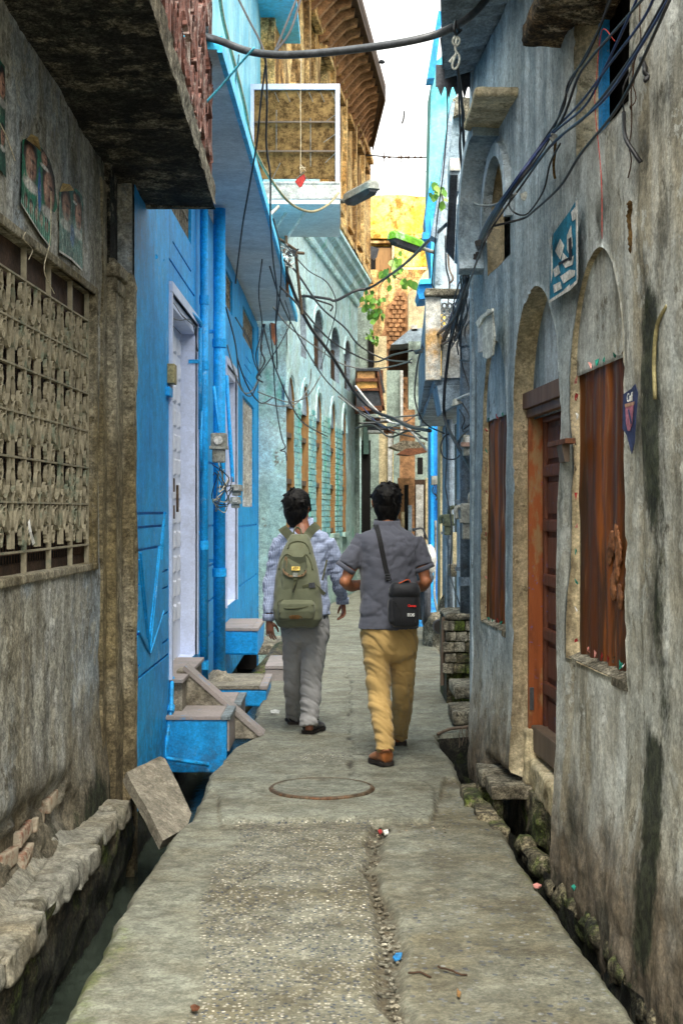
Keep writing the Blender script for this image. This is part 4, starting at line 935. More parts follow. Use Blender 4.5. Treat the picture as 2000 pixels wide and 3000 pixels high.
# steps of the blue house
def block(name, label, cat, a_, b_, mats, group=None, bev=.008, j=0.0):
    t = thing(name, ((a_[0]+b_[0])/2, (a_[1]+b_[1])/2, a_[2]), label, cat, group)
    g = G(); g.box(a_, (b_[0], b_[1], b_[2]-.03), j=j); g.build('step_body', mats[0], t, bevel=bev)
    g = G(); g.box((a_[0], a_[1]-.008, b_[2]-.03), (b_[0]-.055, b_[1], b_[2]), j=0); g.build('tread', mats[1], t, bevel=.004)
    g = G(); g.box((b_[0]-.053, a_[1]-.008, b_[2]-.031), (b_[0]+.012, b_[1], b_[2]-.001), j=0); g.build('tread_edge', mats[2], t, bevel=.004)
    return t
ST = thing('entrance_stair', (-.9, 9.3, -.1), 'blue and terrazzo double stair up to the white door', 'stair')
g = G(); g.box((-1.15,9.33,-.16),(-.75,9.84,.185)); g.build('step', M['bluestep'], ST, bevel=.012)
g = G(); g.box((-.748,9.33,-.02),(-.735,9.84,.18)); g.build('riser_face', M['terrazzo'], ST)
g = G(); g.box((-1.15,9.32,.186),(-.79,9.84,.212)); g.build('tread', M['terrazzo'], ST, bevel=.004); g = G(); g.box((-.788,9.318,.185),(-.728,9.84,.211)); g.build('tread_edge', M['greyband'], ST, bevel=.004)
g = G(); q = [(-1.14,.455),(-1.08,.455),(-.575,.01),(-.575,-.02),(-1.14,-.02)]; g.prism([Vector((x,9.845,z)) for x, z in q], (0,.2,0)); g.build('stringer', M['cement'], ST, bevel=.008)
g = G(); g.hexa([(-1.10,9.835,.46),(-.57,9.835,-.005),(-.57,10.055,-.005),(-1.10,10.055,.46),(-1.085,9.835,.488),(-.535,9.835,.008),(-.535,10.055,.008),(-1.085,10.055,.488)]); g.build('stringer_cap', M['terrazzo'], ST, bevel=.004)
g = G(); g.box((-1.15,10.06,-.02),(-.715,10.6,.18)); g.build('step', M['terrazzo'], ST, bevel=.006)
g = G(); g.box((-1.15,10.056,.182),(-.76,10.6,.208)); g.build('tread', M['terrazzo'], ST, bevel=.004); g = G(); g.box((-.758,10.054,.181),(-.705,10.6,.207)); g.build('tread_edge', M['greyband'], ST, bevel=.004)
g = G(); g.box((-1.27,9.0,.3),(-.99,9.02,.3)); g = G(); g.box((-1.27,9.56,.2),(-1.07,10.9,.405)); g.build('landing', M['cement'], ST); g = G(); g.box((-1.27,9.5,.406),(-1.055,10.95,.432)); g.build('tread', M['terrazzo'], ST, bevel=.004)
block('doorstep', 'low blue edged cement doorstep past the terrazzo stair', 'step', (-1.12,11.7,-.05), (-.62,12.6,.12), (M['bluestep'], M['cement'], M['terrazzo']), bev=.015, j=.006)
block('doorstep', 'thick blue block step jutting from the wall under the second door', 'step', (-1.15,13.5,.2), (-.80,14.7,.45), (M['bluestep'], M['terrazzo'], M['terrazzo']), bev=.02, j=.01)
block('doorstep', 'small terrazzo block step at the left man\'s knee', 'step', (-.70,13.05,-.05), (-.36,14.0,.14), (M['terrazzo'], M['terrazzo'], M['terrazzo']), bev=.01)
g = G(); g.box((-1.05,16.5,-.1),(-.42,17.6,.02), j=.02); tag(g.build('drain_slab', M['slabedge'], bevel=.02), 'flat pale stone slab bridging the drain by the turquoise house', 'stone slab')
g = G(); g.tube([(-1.05,13.6,-.35),(-.75,14.9,-.1),(-.68,16.2,-.02)], [.13,.12,.1], 9); o = g.build('drain_boulder', M['mossy'], smooth=True); tag(o, 'mossy rounded kerb stone under the blue block step', 'stone')
# ------------------------------------------------------------------ right grey house
ra, rb = RW
RH = thing('right_house', (1.5, 6.5, -.6), 'weathered grey house with arched windows and an old brown door', 'house')
def rdisp(U, Z):
    d = (fbm(U*1.0, Z*.8, 501, 4)-.5)*.045+(fbm(U*6, Z*4, 503, 4)-.5)*.014
    d -= sstep(.66, .74, fbm(U*10, Z*10, 507, 4))*.008
    low = sstep(.7, .0, Z); d += low*.035+low*(fbm(U*12, Z*12, 511, 4)-.5)*.03
    d += .02*sstep(5.05, 5.0, U)-.11*sstep(7.5, 7.6, U)*sstep(8.3, 8.2, U)*sstep(.17, .11, Z)
    pe = rpeel(U, Z); d -= pe*.03*(.6+.8*fbm(U*16, Z*16, 515, 3))
    return d
def rpeel(U, Z):
    a = np.exp(-(((U-6.20)/.12)**4+((Z-1.55)/.36)**4))+np.exp(-(((U-6.14)/.06)**4+((Z-1.1)/.5)**4))*.6+np.exp(-(((U-4.98)/.04)**2+((Z-2.3)/.16)**2))
    return np.clip(a*sstep(.3, .5, fbm(U*9, Z*5, 517, 3)+.12), 0, 1)
def rstain(U, Z):
    wv = (fbm(U*0+3, Z*2.3, 521, 4)-.5)*.3
    s = 1.05*np.exp(-((U-(4.90+wv*.5))/.18)**2)*sstep(2.5, 2.2, Z)*sstep(1.2, 1.75, Z)
    s = np.maximum(s, .65*np.exp(-((U-(4.78+wv*.4))/.16)**2)*sstep(1.9, 1.6, Z)*sstep(.5, .9, Z))
    s = np.maximum(s, 1.0*np.exp(-((U-(4.88+wv*.4))/.17)**2)*sstep(.95, .7, Z)*sstep(-.2, .1, Z))
    s = np.maximum(s, .62*np.exp(-((U-5.2)/.5)**2)*sstep(2.5, 3.0, Z)*(.4+.9*fbm(U*3, Z*1.2, 525, 3)))
    s = np.maximum(s, .6*sstep(.14, -.1, Z)); s = np.maximum(s, .4*np.exp(-((Z-.5)/.4)**2)*fbm(U*3, Z*2, 9, 3))
    return s
def rmould(U, Z):
    s = np.zeros_like(U)
    for px, py, ru, rz, k in ((1890,500,.22,.22,.7),(1760,620,.16,.12,.7),(1905,860,.15,.2,.75),(1965,700,.12,.3,.7),(1660,680,.12,.1,.6),(1960,300,.15,.3,.6),(1730,300,.2,.1,.5),(1930,1700,.13,.4,.7),(1960,1300,.08,.5,.6),(1450,2150,.3,.16,.6),(1700,2400,.3,.2,.6),(1800,2700,.2,.12,.7),(1600,1000,.1,.2,.4),(1300+90,1200,.05,.8,.6)):
        p = PW(px, py, ra, rb); s = np.maximum(s, k*np.exp(-(((U-p.y)/ru)**2+((Z-p.z)/rz)**2)))
    return s+.12
W1 = dict(k='arch', u0=5.31, u1=6.26, z0=.91, z1=2.62, d=.05, m=1); W2 = dict(k='arch', u0=7.85, u1=8.68, z0=.885, z1=2.545, d=.045, m=1)
DR = dict(k='arch', u0=6.45, u1=7.60, z0=-.40, z1=2.66, rh=.62, d=.16, m=1); UW = dict(k='rect', u0=5.22, u1=6.10, z0=3.06, z1=4.2, d=.10, m=1)
U3 = dict(k='arch', u0=7.72, u1=8.46, z0=2.95, z1=3.64, d=.10, m=1)
wall_grid('wall', RH, ra, rb, -1, np.arange(3.6, 9.03, .024), np.arange(-.62, 4.36, .026), [W1, W2, DR, UW, U3], [M['rwall'], M['cream']], rdisp, dict(stain=rstain, peel=rpeel, mould=rmould, tint=lambda U, Z: np.clip(sstep(5.9, 7.3, U)*sstep(.3, 1.2, Z)+.35*sstep(5.2, 6, U)*sstep(1.5, 2.5, Z), 0, 1)), smooth=True)
# rear side of the wall openings
g = G(); rectp(g, ra, rb, -1, 4.4, 9.0, -.5, 4.3, -2.0, -.45); rectp(g, ra, rb, -1, 7.62, 7.84, -.5, 4.3, -.44, -.2); rectp(g, ra, rb, -1, 6.12, 6.43, -.5, 4.3, -.44, -.2); g.build('room_shade', M['black'], RH)
# corner face towards the far lane and bulk
g = G(); rectp(g, ra, rb, -1, 9.0, 9.08, -.6, 4.36, -2.5, .012); g.build('corner_wall', M['rwallb'], RH)
g = G(); g.box((1.5,1.8,-.66),(4,3.7,4.4)); g.box((3.2,3.6,-.66),(4,9,4.4)); g.box((1.2,1.8,-.66),(1.6,3.62,4.4)); g.build('building_mass', M['rwall'], RH)
g = G(); g.box((.99,3.2,4.36),(4,9.2,4.5)); g.build('roof_slab', M['rwallb'], RH)
# blind arch heads
def tymp(o, zlow, dep, mat):
    g = G(); uc = (o['u0']+o['u1'])/2; r = (o['u1']-o['u0'])/2; rh = o.get('rh', r); zs = o['z1']-rh
    pts = [(o['u0']-.02, zlow), (o['u1']+.02, zlow)]+[(uc+(r+.02)*math.cos(t_), zs+(rh+.02)*math.sin(t_)) for t_ in np.linspace(0, math.pi, 14)]
    v = [Vector((ra+rb*u+dep, u, z)) for u, z in pts]; g.prism(v, (.05, 0, 0)); g.build('arch_infill', mat, RH)
tymp(W1, 2.16, .035, M['rwall']); tymp(W2, 2.10, .03, M['rwallb']); tymp(DR, 2.16, .10, M['rwallb'])
# sloping sills
for o in (W1, W2):
    g = G(); u0, u1, z = o['u0'], o['u1'], o['z0']
    g.hexa([(ra+rb*u0+.0, u0, z-.03), (ra+rb*u1+.0, u1, z-.03), (ra+rb*u1+.06, u1, z-.03), (ra+rb*u0+.06, u0, z-.03), (ra+rb*u0+.0, u0, z+.004), (ra+rb*u1+.0, u1, z+.004), (ra+rb*u1+.06, u1, z+.03), (ra+rb*u0+.06, u0, z+.03)])
    g.build('window_sill', M['slabedge'], RH)
# curtains with cloth scraps at their edges
def curtain(o, ztop, dep, label, scraps, zbot):
    u0, u1 = o['u0']-.01, o['u1']+.01; nu_, nz_ = 40, 60; us = np.linspace(u0, u1, nu_); zs = np.linspace(zbot, ztop, nz_); UU, ZZ = np.meshgrid(us, zs, indexing='ij')
    top = ZZ+(UU-u0)*0
    fold = np.sin(UU*38+np.sin(ZZ*2.5)*1.6+fbm(UU*3, ZZ*1.5, 7, 3)*6)*.007+(fbm(UU*4, ZZ*2, 61, 3)-.5)*.03
    sag = .03*np.sin((UU-u0)/(u1-u0)*math.pi*3)**2*(ZZ > ztop-.03)
    X = ra+rb*UU+dep-fold; t = thing('curtain', (ra+rb*(u0+u1)/2, (u0+u1)/2, zbot), label, 'curtain', 'brown sheets closing the arched windows')
    g = G(); g.v = [tuple(map(float, p)) for p in zip(X.ravel(), UU.ravel(), (ZZ-sag).ravel())]
    g.f = [(i*nz_+j, i*nz_+j+1, (i+1)*nz_+j+1, (i+1)*nz_+j) for i in range(nu_-1) for j in range(nz_-1)]; g.m = [0]*len(g.f)
    g.build('sheet', M['curtain'], t, smooth=True)
    for k, (u, z) in enumerate(scraps):
        q = G(); x = ra+rb*u+dep-.024; pts = [Vector((x+rng.uniform(-.012,.006), u+rng.uniform(-.02,.02), z+rng.uniform(-.022,.022))) for _ in range(5)]
        q.add(pts, [(0,1,2),(0,2,3),(0,3,4),(1,2,4)]); q.build('scrap', [M['teal'], M['red'], M['paper'], M['teal'], M['greywood'], M['pinkscrap']][rng.randrange(6)], t)
    return t
curtain(W1, 2.20, .048, 'tall brown sheet closing the near arched window, cloth scraps at its edges', [(6.2,z) for z in (1.0,1.12,1.24,1.38,1.5,1.62,1.74,1.86,1.97,2.05,2.13)]+[(u,2.16) for u in (5.95,5.82,5.7,5.55,5.42)]+[(u,.965) for u in (5.97,5.86,5.76,5.66,5.56,5.46,5.4)], .93)
curtain(W2, 2.13, .042, 'narrow brown sheet closing the farther arched window, cloth scraps at its edges', [(8.6,z) for z in (.98,1.15,1.3,1.42,1.55,1.67,1.8,1.92,2.04)]+[(u,2.1) for u in (8.5,8.35,8.2,8.05)]+[(u,.92) for u in (8.5,8.35,8.2,8.05)], .90)
M['roseold'] = simple('faded_rose_cloth', S(140,94,62), .7, .3, 14, .4, .01, dirt=S(96,52,28))
q = G()
for (px, py, r_) in ((1792,1595,.05),(1806,1570,.045),(1785,1625,.04),(1812,1620,.05),(1806,1670,.05),(1796,1720,.05),(1815,1750,.05)):
    c = PW(px, py, ra+.046, rb); q.ell(c, (.010, r_, r_*1.2), 14, 9)
o = q.build('cloth_bundle', M['roseold'], smooth=True); refine(o, .008, smooth=2, fn=lambda co, no: co+no*((1-abs(2*fbm(co[:,1]*34+co[:,2]*12, co[:,2]*30, 4, 3)-1)-.7)*.014)[:, None])
tag(o, 'crumpled rose cloth bulging through the near brown window sheet', 'cloth')
# the door
fr = thing('x', (0,0,0), None, None); bpy.data.objects.remove(fr)
g = G(); u0 = 7.52; g.hexa([(ra+rb*7.6+.075,7.55,.30),(ra+rb*7.6+.15,7.55,.30),(ra+rb*7.6+.16,7.598,.30),(ra+rb*7.6+.075,7.598,.30),(ra+rb*7.6+.075,7.55,2.09),(ra+rb*7.6+.15,7.55,2.09),(ra+rb*7.6+.16,7.598,2.09),(ra+rb*7.6+.075,7.598,2.09)])
DF = g.build('door_frame', M['framewood'], RH, bevel=.004)
g = G(); rectp(g, ra, rb, -1, 6.46, 7.59, 2.095, 2.18, -.15, -.045); rectp(g, ra, rb, -1, 6.46, 7.59, 2.05, 2.094, -.15, -.065); g.build('lintel', M['lintelwood'], RH, bevel=.004)
g = G(); c = P(1548,2040,7.45); g.box((ra+rb*7.6+.078,7.540,.50),(ra+rb*7.6+.10,7.549,.62)); g.build('hinge', M['pipeblack'], DF)
def leaf(u0, u1, nm):
    g = G(); dep = -.165; rectp(g, ra, rb, -1, u0, u1, .34, 2.05, dep-.03, dep); d = g.build(nm, M['doorwood'], RH)
    n_ = 6; hh = (2.05-.34)/n_
    for k in range(n_+1):
        z = .34+hh*k; q = G(); rectp(q, ra, rb, -1, u0+.03, u1-.03, z-.032 if k else z, z+.032 if k < n_ else z, dep+.001, dep+.03); q.build('rail', M['doorwood'], d, bevel=.012)
    for u in (u0, u1-.055):
        q = G(); rectp(q, ra, rb, -1, u, u+.055, .34, 2.05, dep+.002, dep+.022); q.build('stile', M['doorwood'], d, bevel=.004)
    for k in range(n_):
        z = .34+hh*k; q = G(); rectp(q, ra, rb, -1, u0+.10, u1-.10, z+.06, z+hh-.06, dep+.001, dep+.014); q.build('panel', M['doorwood'], d, bevel=.006)
leaf(7.06, 7.545, 'door_leaf'); leaf(6.52, 7.05, 'door_leaf')
g = G(); rectp(g, ra, rb, -1, 6.46, 7.56, .285, .42, -.22, -.085); o = g.build('threshold_beam', M['greywood'], RH, bevel=.01)
# crumbling cement sill under the door, with a rubble base
def rough(name, boxes, mat, parent=None, amp=.03, sc=9, vox=.02, seed=3, label=None):
    g = G()
    for a_, b_ in boxes: g.box(a_, b_)
    o = g.build(name, mat, parent)
    def fn(co, no):
        L = np.array(wloc(o)); w = co+L
        d = (fbm(w[:,0]*sc+w[:,1]*sc*.7, w[:,2]*sc*1.3+w[:,1]*sc*.5, seed, 4)-.5)*2*amp
        return co+no*d[:, None]
    return refine(o, vox, smooth=1, fn=fn)
rough('door_sill', [((.99,6.46,.10),(1.2,7.60,.25)), ((.97,7.5,.1),(1.1,7.62,.40))], M['cream'], RH, .014, 14, .014)
rough('sill_rubble', [((1.02,6.45,-.6),(1.2,7.62,.12)), ((.98,7.1,-.12),(1.1,7.5,.10))], M['mossstone'], RH, .03, 9, .02, 13)
# step stones before the door
SS = thing('door_step', (.93, 7.7, -.2), 'old broken stone step bridging the drain before the brown door', 'step')
rough('slab', [((.785,7.45,.035),(1.04,7.80,.112))], M['slabedge'], SS, .008, 9, .010, 5)
rough('slab', [((.765,7.81,.03),(1.02,8.14,.118))], M['slabedge'], SS, .012, 9, .012, 15)
rough('support', [((.76,7.9,-.1),(.86,8.12,.03)), ((.98,7.5,-.55),(1.08,8.0,.03)), ((.80,7.55,-.4),(.86,7.7,.03))], M['mossstone'], SS, .02, 9, .018, 25)
o = rough('kerb_stone', [((.66,7.6,-.12),(.76,8.02,.03)), ((.70,7.28,-.14),(.8,7.62,.0)), ((.74,7.05,-.16),(.83,7.3,-.02))], M['mossstone'], None, .015, 10, .016, 31)
tag(o, 'mossy green kerb stones along the drain in front of the broken step', 'kerb stone')
# rubble footing on the far side of the right drain
k = 0
for (u, r_) in ((4.55,.10),(4.72,.085),(4.9,.09),(5.08,.07),(5.22,.085),(5.42,.08),(5.6,.075),(5.8,.09),(6.02,.075),(6.2,.085),(6.45,.08),(6.7,.09),(6.95,.08),(7.15,.09)):
    g = G(); x = ra+rb*u-.02; g.ell((x+rng.uniform(-.01,.02), u, -.13+rng.uniform(-.03,.02)), (r_*.7, r_*rng.uniform(1,1.5), r_*.8), 10, 7)
    o = g.build('footing_stone', M['mossstone'], RH); refine(o, .02, fn=lambda co, no: co+no*((fbm(co[:,1]*18+u*7, co[:,2]*18+co[:,0]*9, 4, 3)-.5)*.05)[:, None])
wall_grid('drain_wall', RH, 1.30, rb, -1, np.arange(3.0, 9.6, .04), np.arange(-.67, -.1, .04), [], [M['channel']], lambda U, Z: -.02+(fbm(U*4, Z*8, 601, 4)-.5)*.1, smooth=True)
wall_grid('drain_wall', RH, 1.30, rb, -1, np.arange(3.0, 9.6, .04), np.arange(-.67, -.1, .04), [], [M['channel']], lambda U, Z: .10+(fbm(U*4, Z*8, 603, 4)-.5)*.1+.04*Z, smooth=True)
# little wooden shelf bracket on the pier
t = thing('wall_shelf', PW(1630,1330,ra,rb), 'tiny rusty wooden shelf bracket on the pier between door and near window', 'shelf')
g = G(); rectp(g, ra, rb, -1, 6.12, 6.50, 1.845, 1.868, .0, .045); g.build('board', M['tinrust'], t, bevel=.003)
g = G(); a_ = ra+rb*6.35; g.prism([Vector((a_-.0, 6.2, 1.845)), Vector((a_-.035, 6.2, 1.845)), Vector((a_-.02, 6.2, 1.77)), Vector((a_, 6.2, 1.77))], (0, .16, 0)); g.build('bracket', M['greywood'], t)
# posters and hanging things
t = thing('poster', PW(1650,760,ra,rb), 'torn blue poster with white worn print between the arches', 'poster')
plaque('sheet', t, ra, rb, -1, [(1612,720),(1618,690),(1642,655),(1668,620),(1690,582),(1691,700),(1690,818),(1670,838),(1610,878)], .03, .002, M['blueplate'])
plaque('border', t, ra, rb, -1, [(1610,878),(1670,838),(1690,818),(1690,828),(1672,848),(1607,888)], .034, .001, M['paper'])
plaque('border', t, ra, rb, -1, [(1685,590),(1691,582),(1692,818),(1688,820)], .034, .001, M['paper'])
for poly in ([(1625,735),(1640,700),(1652,720),(1640,760)], [(1660,690),(1672,660),(1676,720),(1668,750),(1660,730)], [(1648,740),(1666,760),(1680,748),(1676,775),(1655,785),(1644,765)], [(1620,790),(1634,776),(1640,800),(1624,812)], [(1640,810),(1668,790),(1684,792),(1682,808),(1650,830)], [(1620,835),(1640,825),(1645,845),(1622,858)], [(1672,622),(1684,606),(1686,640),(1676,648)], [(1612,740),(1616,700),(1618,800),(1613,830)], [(1650,850),(1668,832),(1668,840),(1652,856)]):
    plaque('print_patch', t, ra, rb, -1, poly, .034, .001, M['paper'])
for poly in ([(1664,700),(1672,694),(1674,760),(1666,764)], [(1634,770),(1668,752),(1668,758),(1636,778)]): plaque('print_patch', t, ra, rb, -1, poly, .037, .001, M['posterhair'])
g = G(); g.add([PW(1606,705,ra-.04,rb), PW(1616,690,ra-.08,rb), PW(1622,680,ra-.04,rb), PW(1612,740,ra-.05,rb)], [(0,1,2,3)]); g.build('torn_edge', M['paper'], t)
M['cupblue'] = simple('dark_blue_print', S(52,60,96), .6, .25, 8, 0); M['cuppink'] = simple('pink_cup_print', S(176,110,126), .6, .2, 8, 0)
t = thing('sticker', PW(1840,1240,ra,rb), 'faded dark blue sticker of a pink drinking cup on the right pier', 'sticker')
plaque('sheet', t, ra, rb, -1, [(1826,1155),(1850,1138),(1860,1125),(1868,1150),(1862,1230),(1858,1300),(1850,1330),(1836,1275),(1823,1255)], .032, .002, M['cupblue'])
plaque('cup_print', t, ra, rb, -1, [(1831,1188),(1855,1182),(1850,1245),(1844,1262),(1838,1262),(1833,1240)], .036, .001, M['cuppink'])
plaque('cup_print', t, ra, rb, -1, [(1829,1184),(1857,1176),(1856,1186),(1831,1194)], .0375, .001, M['posterface'])
plaque('cup_print', t, ra, rb, -1, [(1838,1200),(1842,1200),(1850,1240),(1846,1242)], .0385, .001, M['cupblue'])
def curve_text(name, txt, loc, size, xdir, zdir, mat, parent=None, ext=.0006, bold=0):
    cu = bpy.data.curves.new(name, 'FONT'); cu.body = txt; cu.size = size; cu.extrude = ext; cu.align_x = 'CENTER'; cu.align_y = 'CENTER'; cu.offset = bold
    o = bpy.data.objects.new(name, cu); COL.objects.link(o)
    dg = bpy.context.evaluated_depsgraph_get(); me = bpy.data.meshes.new_from_object(o.evaluated_get(dg)); bpy.data.objects.remove(o)
    x = Vector(xdir).normalized(); z = Vector(zdir).normalized(); nrm_ = x.cross(z)
    R = Matrix((x, z, nrm_)).transposed()
    L = wloc(parent) if parent else Vector((0,0,0))
    for v in me.vertices: v.co = R @ v.co+Vector(loc)-L
    me.materials.clear(); me.materials.append(mat)
    o = bpy.data.objects.new(name, me); COL.objects.link(o)
    if parent: o.parent = parent
    return o
wd = Vector((-rb, -1, 0)).normalized()
curve_text('lettering', 'Coff', PW(1843,1165,ra-.037,rb), .045, wd, (0,-.0,1), M['paper'], t)
t = thing('hanging_cloth', PW(1425,980,ra-.03,rb), 'dirty white folded cloth hanging over the farther brown window', 'cloth')
for poly, off, mt in (([(1432,905),(1446,912),(1452,985),(1447,1040),(1432,1052),(1419,1046),(1418,935)], .06, 'cloth'), ([(1410,930),(1420,925),(1419,1030),(1405,1034),(1403,960)], .04, 'posterwhite'), ([(1397,945),(1412,925),(1446,902),(1448,912),(1420,932),(1405,962)], .075, 'cloth')):
    pts = [PW(x, y, ra-off, rb) for x, y in poly]; g = G(); g.prism(pts, (-.012, 0, 0)); o = g.build('fold', M[mt], t, bevel=.004)
t = None
wire([PW(1844,592,ra-.022,rb), PW(1846,612,ra-.022,rb), PW(1842,640,ra-.022,rb), PW(1848,690,ra-.022,rb), PW(1846,742,ra-.022,rb)], [.002]+[.008+.006*abs(math.sin(k*1.7)) for k in range(27)]+[.001], M['hay'], 'rough brown strand put in for a rusty plaster hole right of the blue poster', 'brown_strand', 'rope', wob=.012)  # brown strand added in place of a rusty hole in the plaster
wire([PW(1630,400,ra-.06,rb), PW(1622,460,ra-.05,rb), PW(1626,520,ra-.03,rb)], .007, M['hay'], 'frayed brown rope end hanging from the cable bundle', 'brown_strand', 'rope', wob=.01)
for pts, lb in (([(1872,0),(1880,120),(1862,170),(1850,300),(1845,420),(1838,520)], 'thin brown creeper strands high on the right wall'), ([(1866,140),(1852,200),(1858,260),(1846,330)], 'short curly creeper on the right wall'), ([(1880,180),(1895,215),(1898,240)], 'stub of black cable sticking out of the wall')):
    wire([PW(x, y, ra-.035, rb) for x, y in pts], .0025 if 'stub' not in lb else .009, M['darkwood'] if 'stub' not in lb else M['cable'], lb, 'creeper' if 'stub' not in lb else 'cable', 'creeper' if 'stub' not in lb else 'cable', wob=.03)
wire([PW(1826,330,ra-.06,rb), PW(1830,400,ra-.09,rb), PW(1858,450,ra-.07,rb), PW(1876,476,ra-.05,rb)], .008, M['cable'], 'short loose black cable end hanging in front of the right wall')
wire([PW(1826,330,ra-.06,rb), PW(1824,260,ra-.09,rb), PW(1850,200,ra-.04,rb)], .003, M['cable'], 'thin wire rising from the loose cable end')
wire([PW(1952,895,ra-.03,rb), PW(1925,950,ra-.04,rb), PW(1915,1050,ra-.04,rb), PW(1918,1170,ra-.04,rb)], .008, M['hosecable'], 'flat tan strap hanging from a nail on the far right', 'strap', 'strap', n=4)
wire([PW(1890,600,ra-.03,rb), PW(1910,700,ra-.03,rb), PW(1948,890,ra-.03,rb)], .0015, M['string'], 'thin pale thread running down to the tan strap', 'thread', 'thread')
# upper window inside and small slab hood over it
g = G(); rectp(g, ra, rb, -1, 5.2, 6.1, 3.0, 4.2, -.30, -.28); g.build('shutter', M['darkwood'], RH)
g = G(); rectp(g, ra, rb, -1, 6.02, 6.09, 3.07, 4.2, -.12, -.09); g.build('shutter_edge', M['bluefar'], RH)
rough('slab_hood', [((.81,5.2,3.64),(1.15,6.42,3.74)), ((.90,5.2,3.72),(1.15,6.5,3.9))], M['rubble'], RH, .02, 8, .02, 51)
# arched hood over the upper far window
g = G(); uc, zc, n_ = 8.12, 3.22, 18; ro, ri = .56, .49
for k in range(n_):
    t0, t1 = -.45+2.15*k/n_, -.45+2.15*(k+1)/n_
    c = []
    for (tt, rr) in ((t0, ri), (t1, ri), (t1, ro), (t0, ro)): c.append((uc+rr*math.cos(tt), zc+rr*math.sin(tt)*.95))
    x = lambda u, d: ra+rb*u-d
    g.hexa([(x(u, -.02), u, z) for u, z in c]+[(x(u, .15), u, z) for u, z in c])
hood = g.build('arch_hood', M['rwallb'], RH)
g = G()
for k in range(n_):
    t0, t1 = -.1+(math.pi+.2)*k/n_, -.1+(math.pi+.2)*(k+1)/n_
    c = [(uc-.03+rr*math.cos(tt), zc-.03+rr*math.sin(tt)) for tt, rr in ((t0,.375),(t1,.375),(t1,.45),(t0,.45))]
    g.hexa([(ra+rb*u+.02, u, z) for u, z in c]+[(ra+rb*u-.035, u, z) for u, z in c])
g.build('arch_moulding', M['rwallb'], RH)
rough('hood_slab', [((.70,7.45,3.73),(.93,8.15,3.78))], M['cream'], RH, .01, 8, .014, 61)
g = G(); rectp(g, ra, rb, -1, 7.7, 8.5, 2.9, 3.7, -.35, -.33); g.build('shutter', M['darkwood'], RH)
# eaves of corrugated sheet with a lace trim
EV = thing('roof_eave', (.8, 8, 4.2), 'overhanging corrugated grey eave with a black lace trim edge', 'roof')
g = G(); ys = np.arange(5.5, 9.06, .02); xs = np.linspace(0, 1, 8); V = []
for y in ys:
    xo = .44+.085*(y-6.5) if y < 9.2 else .63; xi = ra+rb*y+.0
    for t_ in xs: V.append((xo+(xi-xo)*t_, y, 4.30+.05*t_+.016*math.sin(y*2*math.pi/.17)))
n_ = 8; g.add(V, [(i*n_+j, i*n_+j+1, (i+1)*n_+j+1, (i+1)*n_+j) for i in range(len(ys)-1) for j in range(n_-1)]); g.build('sheet', M['greypaint'], EV, smooth=True)
g = G(); g.hexa([(.36,5.5,4.37),(1.2,5.5,4.37),(1.0,9.05,4.37),(.64,9.05,4.37),(.36,5.5,4.42),(1.2,5.5,4.42),(1.0,9.05,4.42),(.64,9.05,4.42)]); g.build('roof_board', M['greypaint'], EV)
g = G(); g.box((.60,9.06,4.26),(.84,9.07,4.40)); g.build('end_board', M['tinblack'], EV)
for k in range(5):
    x = .61+k*.05; g = G(); g.prism([Vector(p) for p in ((x,9.06,4.262),(x+.046,9.06,4.262),(x+.036,9.06,4.235),(x+.023,9.06,4.20-(.02 if k % 2 else 0)),(x+.010,9.06,4.235))], (0,.008,0)); g.build('lace_trim', M['tinblack'], EV)
# conduit clamp rope on the big black conduit
t = thing('black_conduit', P(1000,160,7.6), 'thick black conduit sagging across the lane overhead', 'conduit')
g = G(); g.tube(spline([P(560,96,8.2), P(640,118,7.9), P(720,148,7.8), P(800,160,7.7), P(900,158,7.6), P(1050,143,7.5), P(1200,120,7.4), P(1300,92,7.4), P(1380,45,7.5), P(1440,-25,7.6), P(1480,-90,7.6)], 8), .021, 12); g.build('tube', M['pipeblack'], t, smooth=True)
g = G(); g.tube([P(1332,84,7.4), P(1340,79,7.4)], .027, 12); g.build('clamp', M['cable'], t)
wire([P(1334,60,7.38), P(1330,85,7.36), P(1336,100,7.38), P(1350,88,7.42)], .008, M['cable'], 'black tie wound round the black conduit on the right')
t = thing('rope_loop', P(1335,170,7.4), 'tied loop of pale rope hanging under the black conduit', 'rope')
g = G(); g.tube(spline([P(1332,105,7.4), P(1325,122,7.4), P(1336,135,7.4), P(1346,120,7.4), P(1338,108,7.4), P(1333,135,7.4), P(1335,150,7.4), P(1345,165,7.4), P(1342,190,7.4), P(1330,203,7.4), P(1324,190,7.4), P(1330,170,7.4), P(1336,152,7.4)], 4), .006, 6); g.build('loop', M['cloth'], t, smooth=True)
g = G(); g.tube([P(1334,160,7.4), P(1315,182,7.4)], .007, 6); g.build('rope_end', M['cloth'], t)
